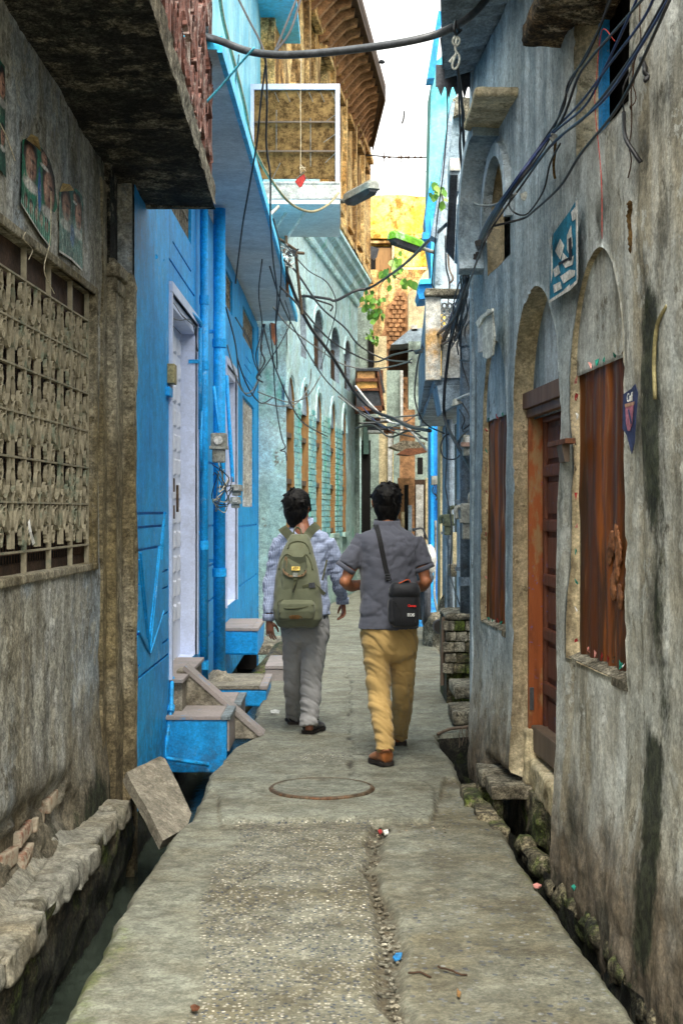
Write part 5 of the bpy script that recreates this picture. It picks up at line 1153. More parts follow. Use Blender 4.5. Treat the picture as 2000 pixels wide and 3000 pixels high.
# ------------------------------------------------------------------ turquoise house with five arched windows
ga, gb = GW
TH = thing('turquoise_house', (-.6, 24, -.6), 'pale turquoise painted brick house with a row of arched windows and heavy cornice', 'house')
def gy(px): return ga/((px-CX)/F-gb)
def gz(py, Y): return CH-(py-CY)/F*Y
WIN = []
for (p0, p1) in ((839,862),(882,904),(925,942),(967,982),(1002,1013)):
    u0, u1 = gy(p0), gy(p1); WIN.append((u0, u1))
ops = []
for (u0, u1) in WIN: ops.append(dict(k='arch', u0=u0, u1=u1, z0=1.18, z1=3.45, rh=.42, d=.16, m=1))
UPW = []
for p0, p1, y0_, y1_ in ((879,896,930,1010),(919,946,920,1010),(968,993,960,1050),(1008,1026,1000,1085)):
    u0, u1 = gy(p0), gy(p1); zz0, zz1 = gz(y1_, (u0+u1)/2), gz(y0_, (u0+u1)/2); zz0 = max(3.85, zz0); UPW.append((u0, u1, 3.85, 4.78))
    ops.append(dict(k='arch', u0=u0, u1=u1, z0=3.85, z1=4.78, rh=.3, d=.16, m=2))
wall_grid('wall', TH, ga, gb, 1, np.arange(19.6, 28.6, .09), np.arange(-.62, 5.75, .09), ops, [M['turq'], M['ochrewood'], M['greypaint']], lambda U, Z: (fbm(U*2, Z*2, 701, 4)-.5)*.03+(fbm(U*9, Z*13, 703, 3)-.5)*.012, smooth=False)
g = G(); rectp(g, ga, gb, 1, 19.62, 28.5, -.6, 6.1, -2.4, -.35); g.build('room_shade', M['black'], TH)
# near end wall facing the camera
ex0, ex1 = -1.3, ga+gb*19.6
g = G(); xs = np.linspace(ex0, ex1, 9); zs = np.arange(-.62, 6.2, .09); XX, ZZ = np.meshgrid(xs, zs, indexing='ij'); YY = 19.6-(fbm(XX*5, ZZ*5, 711, 4)-.5)*.05-(fbm(XX*14, ZZ*14, 713, 3)-.5)*.02
g.v = [tuple(map(float, p)) for p in zip(XX.ravel(), YY.ravel(), ZZ.ravel())]; n_ = len(zs)
g.f = [(i*n_+j, (i+1)*n_+j, (i+1)*n_+j+1, i*n_+j+1) for i in range(8) for j in range(n_-1)]; g.m = [0]*len(g.f); g.build('end_wall', M['turq'], TH, smooth=True)
# painted bricks standing proud on the piers
edges = [19.62]+[e for w in WIN for e in w]+[28.4]; pb = None; TL = wloc(TH); cnt = 0
for (u0, u1, lo, hi) in [(edges[i], edges[i+1], 1.15, 3.15) for i in (2, 4, 6, 8)]+[(edges[10], edges[10]+.8, 1.15, 3.15)]:
    z = lo; r_ = 0
    while z < hi and cnt < 290:
        u = u0+.02-(.0 if r_ % 2 else .14)
        while u < u1-.02:
            L_ = min(.27, u1-.01-u); s0 = max(u, u0+.01); L_ = u+L_-s0
            if L_ > .06:
                if pb is None:
                    q = G(); q.box((-.01,-.5,-.5),(.01,.5,.5)); pb = q.build('brick', M['turqbrick'], TH, local=True); c = pb
                else: c = pb.copy(); COL.objects.link(c); c.parent = TH
                c.location = Vector((ga+gb*(s0+L_/2)+.004+rng.uniform(-.004,.004), s0+L_/2, z))-TL; c.scale = (1, L_-.02, .075); c.rotation_euler = (rng.uniform(-.02,.02), 0, -math.atan(gb)); cnt += 1
            u += .29
        z += .093; r_ += 1
for i, (u0, u1) in enumerate(WIN):
    g = G(); d0 = -.12
    rectp(g, ga, gb, 1, u0, u1, 1.18, 3.3, d0-.03, d0-.02)
    w = g.build('window', M['darkwood'] if i else M['darkwood'], TH)
    for (a_, b_, c_, d_) in ((u0+.02, u0+.1, 1.2, 3.1),):
        q = G(); rectp(q, ga, gb, 1, a_, b_, c_, d_, d0-.02, d0+.05); q.build('post', M['ochrewood'], w)
    for z in (1.2, 1.95, 2.6, 3.05):
        q = G(); rectp(q, ga, gb, 1, u0+.01, u1-.01, z, z+.07, d0-.02, -.035); q.build('crossrail', M['greywood'], w)
    q = G(); rectp(q, ga, gb, 1, u0-.02, u1+.02, 3.02, 3.5, -.06, -.03); q.build('arch_panel', M['greypaint'], w)
    q = G(); uc = (u0+u1)/2; rr = (u1-u0)/2
    for k in range(10):
        t0, t1 = math.pi*k/10, math.pi*(k+1)/10; c = [(uc+(rr+e)*math.cos(t_), 3.03+(.42+e)*math.sin(t_)) for t_, e in ((t0,.03),(t1,.03),(t1,.12),(t0,.12))]
        q.hexa([(ga+gb*u-.01, u, z) for u, z in c]+[(ga+gb*u+.025, u, z) for u, z in c])
    q.build('arch_surround', M['turq'], TH)
    q = G(); rectp(q, ga, gb, 1, u0-.1, u1+.1, 1.10, 1.178, -.1, .07); q.build('window_sill', M['turq'], TH)
for (u0, u1, zz0, zz1) in UPW:
    g = G(); rectp(g, ga, gb, 1, u0, u1, zz0, zz1, -.2, -.19); w = g.build('window', M['darkwood'], TH)
    q = G(); rectp(q, ga, gb, 1, u1-.18, u1, zz0, zz0+.6, -.18, -.08); q.build('shutter', M['darkwood'], w)
    q = G(); uc = (u0+u1)/2; rr = (u1-u0)/2
    for k in range(10):
        t0, t1 = math.pi*k/10, math.pi*(k+1)/10; c = [(uc+(rr+e)*math.cos(t_), zz1-.3+(.3+e)*math.sin(t_)) for t_, e in ((t0,.02),(t1,.02),(t1,.1),(t0,.1))]
        q.hexa([(ga+gb*u-.01, u, z) for u, z in c]+[(ga+gb*u+.02, u, z) for u, z in c])
    q.build('arch_surround', M['turq'], TH)
# cornice with dentils
g = G(); prof = [(0,5.66),(.06,5.70),(.06,5.78),(.12,5.84),(.14,5.96),(.22,6.03),(.24,6.10),(.29,6.14),(.29,6.2),(-.3,6.22),(-.3,5.6)]
g.loft([[Vector((ga+gb*y+d, y, z)) for d, z in prof] for y in (19.5, 22, 25, 28.55)]); g.build('cornice', M['turq'], TH)
dn = None
for k in range(60):
    y = 19.7+k*.148
    if dn is None: q = G(); q.box((-.03,-.045,-.04),(.03,.045,.04)); dn = q.build('dentil', M['turq'], TH, local=True); c = dn
    else: c = dn.copy(); COL.objects.link(c); c.parent = TH
    c.location = Vector((ga+gb*y+.035, y, 5.70))-TL
g = G(); rectp(g, ga, gb, 1, 28.56, 28.62, -.6, 6.15, -2.4, .01); g.build('rear_wall', M['turq'], TH)
g = G(); g.tube([PW(1045,1000,ga+.03,gb), P(1046,1560,28.3)], .05, 8); g.build('corner_pipe', M['greygreen'], TH)
g = G(); g.hexa([(-.6,19.58,5.72),(-.3,19.58,5.72),(-.3,19.6,5.72),(-.6,19.6,5.72),(-.7,19.5,6.2),(-.3,19.5,6.2),(-.3,19.6,6.2),(-.7,19.6,6.2)]); g.build('cornice_return', M['turq'], TH)

# ------------------------------------------------------------------ ochre building above
oa, ob_ = OW
OH = thing('ochre_building', (-.5, 28, 6), 'tall flaking ochre building with shuttered windows and bracketed eave', 'building')
wops = []
for (u0, u1, z0_, z1_) in ((21.4,22.4,8.0,9.7),(23.3,24.2,8.0,9.7),(24.9,25.9,7.2,9.6),(26.8,27.8,7.4,9.5),(28.8,29.6,7.4,9.5),(30.8,31.6,7.4,9.5),(29.6,30.3,6.3,7.0),(32.4,33.0,7.4,9.4)): wops.append(dict(k='rect', u0=u0, u1=u1, z0=z0_, z1=z1_, d=.18, m=0))
wall_grid('wall', OH, oa, ob_, 1, np.arange(19.8, 34.05, .16), np.arange(3.0, 10.35, .14), wops, [M['ochre']], lambda U, Z: (fbm(U*2, Z*2, 721, 4)-.5)*.08, smooth=False)
g = G(); rectp(g, oa, ob_, 1, 20.2, 34, 5, 10.3, -2.6, -.3); g.build('room_shade', M['black'], OH)
g = G(); rectp(g, oa, ob_, 1, 34.0, 34.2, 1.2, 10.4, -3.0, .02); g.build('end_wall', M['ochre'], OH)
g = G(); rectp(g, oa, ob_, 1, 19.7, 19.8, 6.2, 10.4, -3.0, .02); g.build('end_wall', M['ochre'], OH)
for o in wops:
    g = G(); rectp(g, oa, ob_, 1, o['u0'], o['u1'], o['z0'], o['z1'], -.2, -.17); w = g.build('window', M['darkwood'], OH)
    q = G(); rectp(q, oa, ob_, 1, o['u0']+.02, (o['u0']+o['u1'])/2-.02, o['z0']+.02, o['z1']-.02, -.165, -.12); q.build('shutter', M['greywood'], w)
    q = G(); rectp(q, oa, ob_, 1, o['u0']-.08, o['u1']+.08, o['z1'], o['z1']+.1, -.02, .12); q.build('window_hood', M['ochre'], OH)
    q = G(); rectp(q, oa, ob_, 1, o['u0']-.06, o['u1']+.06, o['z0']-.08, o['z0'], -.02, .10); q.build('window_sill', M['ochre'], OH)
for y in (22.8, 26.3, 28.3, 30.2, 32.0): g = G(); rectp(g, oa, ob_, 1, y, y+.22, 3.2, 10.3, -.02, .08); g.build('pilaster', M['ochre'], OH)
for z in (7.0, 9.85): g = G(); rectp(g, oa, ob_, 1, 20, 34, z, z+.12, -.02, .11); g.build('string_course', M['ochre'], OH)
ea = oa+.72
g = G(); g.prism([Vector(p) for p in ((oa+ob_*19.8,19.8,10.3),(ea+ob_*19.8,19.8,10.3),(ea+ob_*30.0,30.0,10.3),(oa+ob_*34+.1,34.1,10.3),(oa+ob_*34-.3,34.1,10.3))], (0,0,.1)); g.prism([Vector(p) for p in ((ea+ob_*19.8-.03,19.8,10.22),(ea+ob_*19.8,19.8,10.22),(ea+ob_*30.0,30.0,10.22),(oa+ob_*34+.1,34.1,10.22),(oa+ob_*34+.07,34.05,10.22),(ea+ob_*30.0-.03,29.9,10.22))], (0,0,.34)); g.build('eave', M['darkwood'], OH)
bk = None; OL = wloc(OH)
for k in range(26):
    y = 20.2+k*.5; w_ = .62 if y < 29.6 else .62*(34-y)/4.4
    if w_ < .1: continue
    if bk is None:
        q = G(); q.prism([Vector((0,-.07,10.28)), Vector((.62,-.07,10.28)), Vector((.60,-.07,10.16)), Vector((.42,-.07,10.10)), Vector((.25,-.07,9.92)), Vector((.1,-.07,9.75)), Vector((0,-.07,9.70))], (0,.14,0)); bk = q.build('bracket', M['brickfar'], OH, local=True); c = bk
    else: c = bk.copy(); COL.objects.link(c); c.parent = OH
    c.location = Vector((oa+ob_*y, y, 0))-OL; c.scale = (w_/.62, 1, 1)
g = G(); g.prism([Vector(p) for p in ((ea+ob_*24-.3,24,10.4),(ea+ob_*24-.1,24,10.4),(ea+ob_*29.8-.1,29.8,10.4),(ea+ob_*29.8-.3,29.8,10.4))], (0,0,.35)); tag(g.build('red_flowers', simple('red_blooms', S(190,50,60), .8, .3, 9, .5, .02)), 'row of red cloth and blooms along the top of the ochre eave', 'flowers')
# ------------------------------------------------------------------ far yellow wall facing the lane and the houses below it
YB = thing('yellow_building', (1.6, 40, 0), 'bright yellow stained building closing the lane under the sky', 'building')
g = G(); xs = np.arange(.3, 3.4, .15); zs = np.arange(4.0, 10.56, .15); XX, ZZ = np.meshgrid(xs, zs, indexing='ij'); YY = 40-(fbm(XX*2, ZZ*2, 731, 4)-.5)*.12
g.v = [tuple(map(float, p)) for p in zip(XX.ravel(), YY.ravel(), (ZZ+(ZZ > 10.4)*(fbm(XX*4, ZZ*0, 9, 3)-.5)*.12).ravel())]; n_ = len(zs)
g.f = [(i*n_+j, (i+1)*n_+j, (i+1)*n_+j+1, i*n_+j+1) for i in range(len(xs)-1) for j in range(n_-1)]; g.m = [0]*len(g.f); g.build('front_wall', M['yellow'], YB)
g = G(); g.box((.3,40.1,0),(3.4,43,10.4)); g.build('building_mass', M['yellow'], YB)
def fb(px0, px1, py0, py1, Y, th=.1):   # box from a pixel rectangle at distance Y
    a_ = P(px0, py1, Y); b_ = P(px1, py0, Y); return (a_.x, Y, a_.z), (b_.x, Y+th, b_.z)
def fpart(nm, px0, px1, py0, py1, Y, mat, par, th=.1, bevel=0): g = G(); g.box(*fb(px0, px1, py0, py1, Y, th)); return g.build(nm, mat, par, bevel=bevel)
fpart('string_course', 1078, 1250, 684, 698, 39.7, M['yellow'], YB, .3); fpart('string_course', 1078, 1250, 705, 712, 39.75, M['ochre'], YB, .25)
fpart('opening_shade', 1085, 1146, 722, 790, 39.9, M['black'], YB, .05); fpart('shutter', 1100, 1146, 726, 800, 39.84, M['ochrewood'], YB, .05); fpart('window_pier', 1148, 1155, 714, 850, 39.7, M['beige'], YB, .2)  # black plate on the wall paints the shade of an opening
fpart('wall_panel', 1156, 1248, 716, 780, 39.82, M['yellow'], YB, .1); fpart('string_course', 1150, 1250, 782, 790, 39.6, M['beige'], YB, .3)
fpart('lower_wall', 1080, 1240, 790, 1010, 39.5, M['ochre'], YB, .4)
g = G(); g.prism([P(1080,718,36), P(1110,728,36), P(1104,752,36), P(1095,762,36), P(1080,750,36)], (0,.05,0)); g.build('hanging_flap', M['tinblack'], YB)
BR = thing('brick_house', (1.3, 36, 0), 'narrow bare brick house rising under the yellow wall', 'house')
g = G(); pl = [(1108,1300),(1108,1005),(1126,955),(1130,900),(1150,880),(1166,845),(1180,850),(1190,862),(1196,880),(1197,1300)]; g.prism([P(x, y, 37) for x, y in pl], (0,.6,0)); g.build('gable_wall', M['brickfar'], BR)
rr_ = random.Random(3)
bb_ = None
for r_ in range(34):
    y = 862+r_*13
    for c_ in range(5):
        x = 1172+(c_-2)*17+(8 if r_ % 2 else 0)
        if x < 1122+max(0, (960-y))*.35 or x > 1188: continue
        p = P(x, y, 36.96)
        if bb_ is None: q = G(); q.box((-.065,-.03,-.045),(.065,.03,.045)); bb_ = q.build('brick', M['brickfar'], BR, local=True); c = bb_
        else: c = bb_.copy(); COL.objects.link(c); c.parent = BR
        c.location = p-wloc(BR); c.scale = (rr_.uniform(.8,1), 1, .95)
BG = thing('beige_house', (1.9, 36, 0), 'beige plastered house with slanting edge behind the balcony on the right', 'house')
g = G(); pl = [(1196,1010),(1196,858),(1212,845),(1240,800),(1262,780),(1262,1010)]; g.prism([P(x, y, 36) for x, y in pl], (0,.5,0)); g.build('gable_wall', M['beige'], BG)
g = G(); g.prism([P(x, y, 33) for x, y in ((1145,1010),(1200,965),(1240,960),(1240,1000),(1175,1008))], (0,2.5,-.05)); g.build('awning', M['greypaint'], BG)
fpart('white_block', 1204, 1222, 952, 970, 33, M['offwhite'], BG, .3)
g = G(); g.prism([P(x, y, 34) for x, y in ((1138,1025),(1146,1010),(1235,1010),(1235,1100),(1138,1100))], (0,.4,0)); g.build('recess_shade', M['darkwood'], BG)  # solid dark block, its colour standing in for a recess in shade
# dim lower part of the lane: facades one behind the other
FH = thing('green_house', (.6, 30, 0), 'faded green house with dark doorway beyond the turquoise house', 'house')
fpart('wall', 1030, 1092, 900, 1180, 30.5, M['greygreen'], FH, .4); fpart('wall', 1040, 1110, 1180, 1800, 30.6, M['greygreen'], FH, .4)
fpart('opening_shade', 1078, 1100, 985, 1075, 30.45, M['black'], FH, .05); fpart('jamb', 1096, 1104, 985, 1085, 30.4, M['beige'], FH, .1)  # the opening's shade is a black plate before the wall
fpart('door_opening_shade', 1058, 1085, 1290, 1560, 30.55, M['black'], FH, .05); fpart('jamb', 1050, 1058, 1280, 1600, 30.5, M['turq'], FH, .1)  # doorway shade put on as a black plate
fpart('shutter', 1064, 1080, 1230, 1330, 30.45, simple('dark_green_paint', S(60,84,76), .7, .3, 3), FH, .1)
CB = thing('cream_house', (1.2, 32, 0), 'narrow cream house front with white door posts in the shaded lane', 'house')
fpart('wall', 1100, 1136, 1285, 1800, 31.5, M['beige'], CB, .4); fpart('post', 1136, 1150, 1270, 1800, 31.3, M['offwhite'], CB, .15); fpart('post', 1152, 1170, 1260, 1800, 31.2, M['greygreen'], CB, .15)
fpart('upper_wall', 1104, 1132, 985, 1290, 32.5, M['beige'], CB, .3); fpart('upper_wall', 1126, 1178, 1085, 1250, 32.6, M['greygreen'], CB, .3); fpart('post', 1172, 1180, 1085, 1270, 32.4, M['offwhite'], CB, .1)
fpart('wall', 1170, 1215, 1200, 1800, 32.8, M['brickfar'], CB, .3); fpart('window_opening_shade', 1222, 1238, 1340, 1390, 31.9, M['black'], CB, .05)  # black plate stands for the shade inside the window
fpart('upper_wall', 1196, 1262, 1000, 1420, 32.9, M['greygreen'], CB, .3)
fpart('door', 1218, 1240, 1420, 1750, 31.0, M['offwhite'], CB, .06); fpart('door_recess', 1212, 1262, 1405, 1800, 31.1, M['darkwood'], CB, .06); fpart('post', 1246, 1254, 1400, 1800, 30.9, M['beige'], CB, .1)
fpart('wall', 1166, 1214, 1400, 1800, 30.5, M['brickfar'], CB, .3); fpart('pier', 1176, 1184, 1500, 1700, 30.2, M['beige'], CB, .15); fpart('pier', 1196, 1206, 1480, 1700, 30.1, M['greypaint'], CB, .15)
fpart('gap_shade', 1184, 1196, 1420, 1700, 30.3, M['black'], CB, .1)  # black strip painted as the shade between the piers
g = G(); g.prism([P(x, y, 28.5) for x, y in ((1142,1308),(1180,1290),(1246,1296),(1240,1316),(1170,1320))], (0,1.6,.05)); g.build('awning', M['slabedge'], CB)
g = G(); g.prism([P(x, y, 27) for x, y in ((1164,1330),(1190,1314),(1240,1312),(1252,1324),(1200,1334))], (0,1.3,.03)); g.build('awning', M['tinrust'], CB)
# closed oriel of tin and boards over the lane
TB = thing('tin_oriel', (.4, 26, 3), 'rusty framed tin box bay with amber boards hanging over the lane', 'bay window')
Yt = 26.5
fpart('board', 1046, 1098, 1088, 1108, Yt, M['ply'], TB, .05); fpart('board', 1044, 1104, 1118, 1140, Yt-.02, M['amber'], TB, .05)
g = G(); g.prism([P(x, y, Yt-.05) for x, y in ((1040,1078),(1112,1076),(1128,1150),(1122,1150),(1106,1086),(1044,1086))], (0,.12,0)); g.build('frame', M['tinblack'], TB)
g = G(); g.prism([P(x, y, Yt-.03) for x, y in ((1044,1144),(1106,1142),(1120,1192),(1044,1192))], (0,.06,0)); g.build('sheet', M['tinblack'], TB)
for pl in (((1042,1108),(1104,1108),(1106,1117),(1042,1118)), ((1042,1138),(1108,1136),(1110,1144),(1042,1145)), ((1042,1192),(1124,1188),(1128,1202),(1042,1204)), ((1104,1090),(1110,1088),(1128,1202),(1120,1202))):
    g = G(); g.prism([P(x, y, Yt-.07) for x, y in pl], (0,.08,0)); g.build('frame_bar', M['tinrust'], TB)
g = G(); g.box(*fb(1042,1122,1084,1196,Yt+.1,1.6)); g.build('casing', M['tinrust'], TB)
for k in range(9):
    x0_ = 1052+rng.uniform(0,60); y0_ = 1215+rng.uniform(0,55); fpart('awning_scrap', x0_, x0_+rng.uniform(20,50), y0_, y0_+rng.uniform(4,9), 26.8+rng.uniform(0,1), [M['tinblack'], M['tinrust'], M['offwhite']][k % 3], TB, .5)

# ------------------------------------------------------------------ right side beyond the grey house
R2 = thing('pipe_house', (1.2, 11, -.6), 'grey blue house beyond the corner hung with pipes and meters', 'house')
g = G(); zs = np.arange(-.6, 4.6, .12); 
wall_grid('wall', R2, 1.0, .013, -1, np.arange(9.1, 12.9, .12), np.arange(-.62, 4.0, .12), [], [M['rwallb']], lambda U, Z: (fbm(U*2, Z*2, 741, 4)-.5)*.04)
fpart('return_wall', 1345, 1420, 700, 1800, 12.9, M['rwallb'], R2, .3)
fpart('buttress', 1306, 1345, 1240, 1850, 15.0, M['greypaint'], R2, .6, bevel=.02); fpart('buttress', 1288, 1308, 1240, 1830, 17.8, M['beige'], R2, .5, bevel=.02)
fpart('wall_strip', 1338, 1352, 1240, 1840, 14.0, M['slabedge'], R2, .3); fpart('ledge', 1318, 1348, 1655, 1690, 13.4, M['slabedge'], R2, .3, bevel=.015); fpart('panel', 1326, 1342, 1560, 1660, 13.8, M['beige'], R2, .1)
g = G(); g.ell(P(1312,1780,15.3), (.10,.1,.16)); g.build('plaster_lump', M['slabedge'], R2, smooth=True)
# balcony box on this house
BA = thing('walled_balcony', (1.0, 14, 2.6), 'small walled balcony with peeling yellow white corner and pierced parapet', 'balcony')
yb0, yb1 = 12.0, 17.8
g = G(); g.hexa([(.78,yb0,2.62),(1.03,yb0,2.62),(1.6,yb1,2.62),(.98,yb1,2.62),(.78,yb0,2.70),(1.03,yb0,2.70),(1.6,yb1,2.70),(.98,yb1,2.70)]); g.build('slab', M['greypaint'], BA, bevel=.01)
g = G(); g.hexa([(.71,yb0+.01,2.70),(.79,yb0+.01,2.70),(1.02,yb1,2.70),(.96,yb1,2.70),(.71,yb0+.01,3.36),(.79,yb0+.01,3.36),(1.02,yb1,3.36),(.96,yb1,3.36)]); g.build('parapet', M['greypaint'], BA)
M['peel'] = simple('peeling_white_yellow', S(206,204,194), .85, .12, 4, .3, .008, dirt=S(196,146,62))
g = G(); g.box((.705,yb0-.05,2.66),(.835,yb0+.06,3.36)); g.build('corner_post', M['peel'], BA, bevel=.006)
g = G(); g.box((.70,yb0-.09,3.362),(1.15,yb0+.1,3.42), j=.008); g.build('coping', M['slabedge'], BA, bevel=.012)
g = G(); g.box((.845,yb0-.02,2.68),(1.02,yb0+.05,2.96)); g.build('lower_panel', M['offwhite'], BA)
for i in range(4):
    for j in range(7):
        q = G(); cx_, cz_ = .865+i*.045, 2.99+j*.05
        q.tube([(cx_+.02*math.cos(a), yb0, cz_+.022*math.sin(a)) for a in np.linspace(0, 2*math.pi, 9)], .0085, 4, cap=False); q.build('pierced_ring', M['offwhite'], BA)
g = G(); g.hexa([(.84,yb0-.03,2.38),(1.05,yb0-.03,2.5),(1.05,yb0+.5,2.5),(.84,yb0+.5,2.38),(.80,yb0-.02,2.62),(1.1,yb0-.02,2.62),(1.1,yb0+.6,2.62),(.80,yb0+.6,2.62)]); g.build('haunch', M['greypaint'], BA, bevel=.01)
# pipes and meters on the right
pipe('soil_pipe', 1365, 11.6, .052, .68, 4.2, M['greypipe'], 'thick grey soil pipe beside the corner of the grey house', (.95, 1.5, 2.9))
pipe('gas_pipe', 1385, 10.2, .014, 1.25, 4.0, simple('pinkish_pipe', S(160,132,118), .6, .15, 8, 0), 'thin pinkish pipe running down along the house corner', (1.9,))
pipe('gas_pipe', 1317, 14.6, .03, .2, 2.5, M['greypipe'], 'slender grey pipe behind the green meter', (1.2,))
meter(1372, 1527, 10.6, .125, .27, M['meter'], 'large grey gas meter with curved pipe on the right wall', 1)
meter(1313, 1537, 13.5, .10, .20, M['meterg'], 'olive green gas meter left of the grey one', 1)
meter(1370, 1305, 11.0, .10, .16, M['meter'], 'pale rounded meter high under the balcony', 0)
t = thing('wall_lamp', P(1345,1180,11.3), 'small tilted wall lamp on a pale arm below the balcony', 'lamp')
g = G(); g.tube(spline([P(1385,1150,10.9), P(1360,1160,11.1), P(1338,1170,11.3)], 4), .012, 8); g.build('arm', M['offwhite'], t, smooth=True)
g = G(); g.tube([P(1333,1168,11.3), P(1338,1186,11.3)], [.02,.05], 10); g.build('lamp_shade', M['meter'], t)
# corrugated awning and post under the hood
t = thing('corrugated_awning', P(1380,700,10.2), 'grey corrugated awning with dark edge board beyond the hooded window', 'awning')
g = G(); V = []; n_ = 24
A0, A1, B0, B1 = P(1392,560,9.4), P(1345,590,9.6), P(1372,790,11.8), P(1312,760,12.2)
A0, A1, B0, B1 = P(1395,570,9.5), P(1338,600,9.9), P(1395,800,11.2), P(1330,770,11.9)
for i in range(n_+1):
    for j in range(2):
        s_ = i/n_; p = (A0 if j else A1).lerp(B0 if j else B1, s_)+Vector((0,0,.02*math.sin(i*2.1))); V.append(p)
g.add(V, [(i*2, i*2+1, (i+1)*2+1, (i+1)*2) for i in range(n_)]); g.build('sheet', M['greypaint'], t, smooth=True)
g = G(); g.prism([P(1318,512,10.2), P(1340,512,10.2), P(1330,762,10.6), P(1306,730,10.6)], (0,.06,0)); g.build('edge_board', M['tinblack'], t)
fpart('white_panel', 1382, 1400, 558, 700, 9.6, M['offwhite'], t, .05)
t = thing('rooftop_post', P(1330,480,10.3), 'plastered square post with cracked pale top', 'post')
fpart('shaft', 1317, 1345, 500, 560, 10.3, M['greypaint'], t, .2); fpart('cap', 1317, 1348, 462, 500, 10.28, M['peel'], t, .24, bevel=.01)
# the grey and cyan houses further right against the sky
UR = thing('upper_grey_house', (1.3, 15, 3), 'grey blue plastered upper house standing behind the conduit', 'house')
g = G(); g.prism([P(x, y, 14) for x, y in ((1296,560),(1330,285),(1392,285),(1400,900),(1270,900),(1278,720))], (0,.5,0)); g.build('wall', M['rwallb'], UR)
g = G(); g.prism([P(x, y, 13.6) for x, y in ((1262,690),(1285,560),(1320,300),(1332,296),(1300,560),(1282,700))], (0,.25,0)); g.build('sloping_edge', M['greypaint'], UR)
g = G(); g.prism([P(x, y, 13.9) for x, y in ((1325,290),(1340,282),(1386,288),(1386,365),(1345,335),(1328,340))], (0,.2,0)); g.build('rubble_top', M['slabedge'], UR)
fpart('lower_wall', 1310, 1395, 760, 1240, 18.5, M['offwhite'], UR, .4)
CY_ = thing('cyan_house', (1.8, 24, 4), 'bright cyan textured house edge against the sky', 'house')
g = G(); g.prism([P(x, y, 24) for x, y in ((1262,250),(1275,180),(1300,160),(1310,40),(1340,40),(1330,640),(1255,560))], (0,1.0,0)); g.build('side_wall', M['cyanfar'], CY_)
g = G(); g.prism([P(x, y, 23.6) for x, y in ((1284,30),(1296,35),(1272,228),(1250,230))], (0,.4,0)); g.build('roof_edge', M['bluefar'], CY_)
BY = thing('blue_bay_house', (1.6, 22, 3), 'deep blue house with a box bay window on the right of the lane', 'house')
g = G(); g.prism([P(x, y, 22) for x, y in ((1255,560),(1262,530),(1345,600),(1345,900),(1262,900),(1262,780),(1248,700),(1244,640))], (0,.6,0)); g.build('wall', M['bluefar'], BY)
g = G(); g.prism([P(x, y, 21.6) for x, y in ((1232,820),(1306,816),(1306,868),(1228,876),(1222,858))], (0,.8,0)); g.build('bay', M['bluefar'], BY)
g = G(); g.prism([P(x, y, 21.5) for x, y in ((1230,818),(1308,814),(1308,828),(1228,832))], (0,.9,0)); g.build('bay_coping', M['cyanedge'], BY)
fpart('strip', 1262, 1276, 640, 820, 21.9, M['cyanedge'], BY, .1); fpart('strip', 1296, 1306, 700, 820, 21.9, M['cyanedge'], BY, .1); fpart('bracket', 1237, 1258, 680, 700, 21.8, M['bluefar'], BY, .2)
LBh = thing('blue_fronted_house', (1.4, 20.5, -.3), 'blue painted house front with pipes low on the right of the lane', 'house')
fpart('wall', 1259, 1306, 1230, 1800, 20.5, M['bluefar'], LBh, .5); fpart('strip', 1262, 1270, 1240, 1780, 20.4, M['bluepipe'], LBh, .08); fpart('strip', 1284, 1292, 1240, 1740, 20.42, M['bluepipe'], LBh, .08)
fpart('rear_wall', 1200, 1420, 1100, 1800, 24, M['greypaint'], LBh, .3) if False else None
rough('base_slope', [((1.02,19.2,-.1),(1.42,20.5,.12)), ((1.1,19.8,.1),(1.42,20.5,.3))], M['bluefar'], LBh, .03, 6, .04, 71)
g = G(); g.tube(spline([P(1275,1525,20), P(1275,1620,20), P(1272,1740,19.6), P(1283,1800,18.6)], 5), .018, 6); tag(g.build('hanging_pipe', M['greycable'], smooth=True), 'pale hose hanging down the blue front wall', 'hose')
t = thing('junction_box', P(1278,1410,20.2), 'dark junction box with wires on the blue front', 'junction box'); fpart('box', 1264, 1282, 1394, 1420, 20.2, M['meter'], t, .15)
for k in range(4): g = G(); g.tube(spline([P(1272+k*4,1418,20.1), P(1266+k*6,1440,20.1), P(1276+k*3,1452,20.1), P(1284-k*3,1465,20.1)], 4), .008, 5); g.build('wire', M['cable'], t)
# brick block, pipe mouth and slabs along the right drain
MB_ = thing('brick_block', (1.15, 12.4, -.4), 'mossy stub of brick wall at the drain edge by the corner', 'brick block')
g = G(); g.box((.85,11.52,.0),(1.12,12.3,.66)); g.build('core', M['mossy'], MB_)
for r_ in range(5):
    for c_ in range(3):
        x0_ = .835+c_*.092-(0 if r_ % 2 else .02); x1_ = min(x0_+.088, 1.12); z0_ = .25+r_*.086
        g = G(); g.box((x0_, 11.45+rng.uniform(-.01,.01), z0_), (x1_, 11.53, z0_+.076), j=.005); g.build('brick', [M['mossstone'], M['slabedge'], M['mossy']][rng.randrange(3)] if c_ else M['slabedge'], MB_, bevel=.01)
rough('cap', [((.84,11.45,.67),(1.13,12.3,.73))], M['slabedge'], MB_, .02, 7, .03, 81)
g = G(); g.tube([(.815,11.5,.15),(.822,11.5,.70)], .016, 8); g.build('edge_post', M['greywood'], MB_)
PM = thing('pipe_mouth', (1.0, 15, -.1), 'lump of masonry holding the dark open end of a drain pipe', 'drain')
o = rough('masonry', [((1.02,16.3,-.2),(1.3,17.3,.34)), ((.98,16.4,-.2),(1.12,17.2,.25))], M['slabedge'], PM, .05, 5, .035, 91)
g = G(); c = P(1289,1836,16.2); rings = []
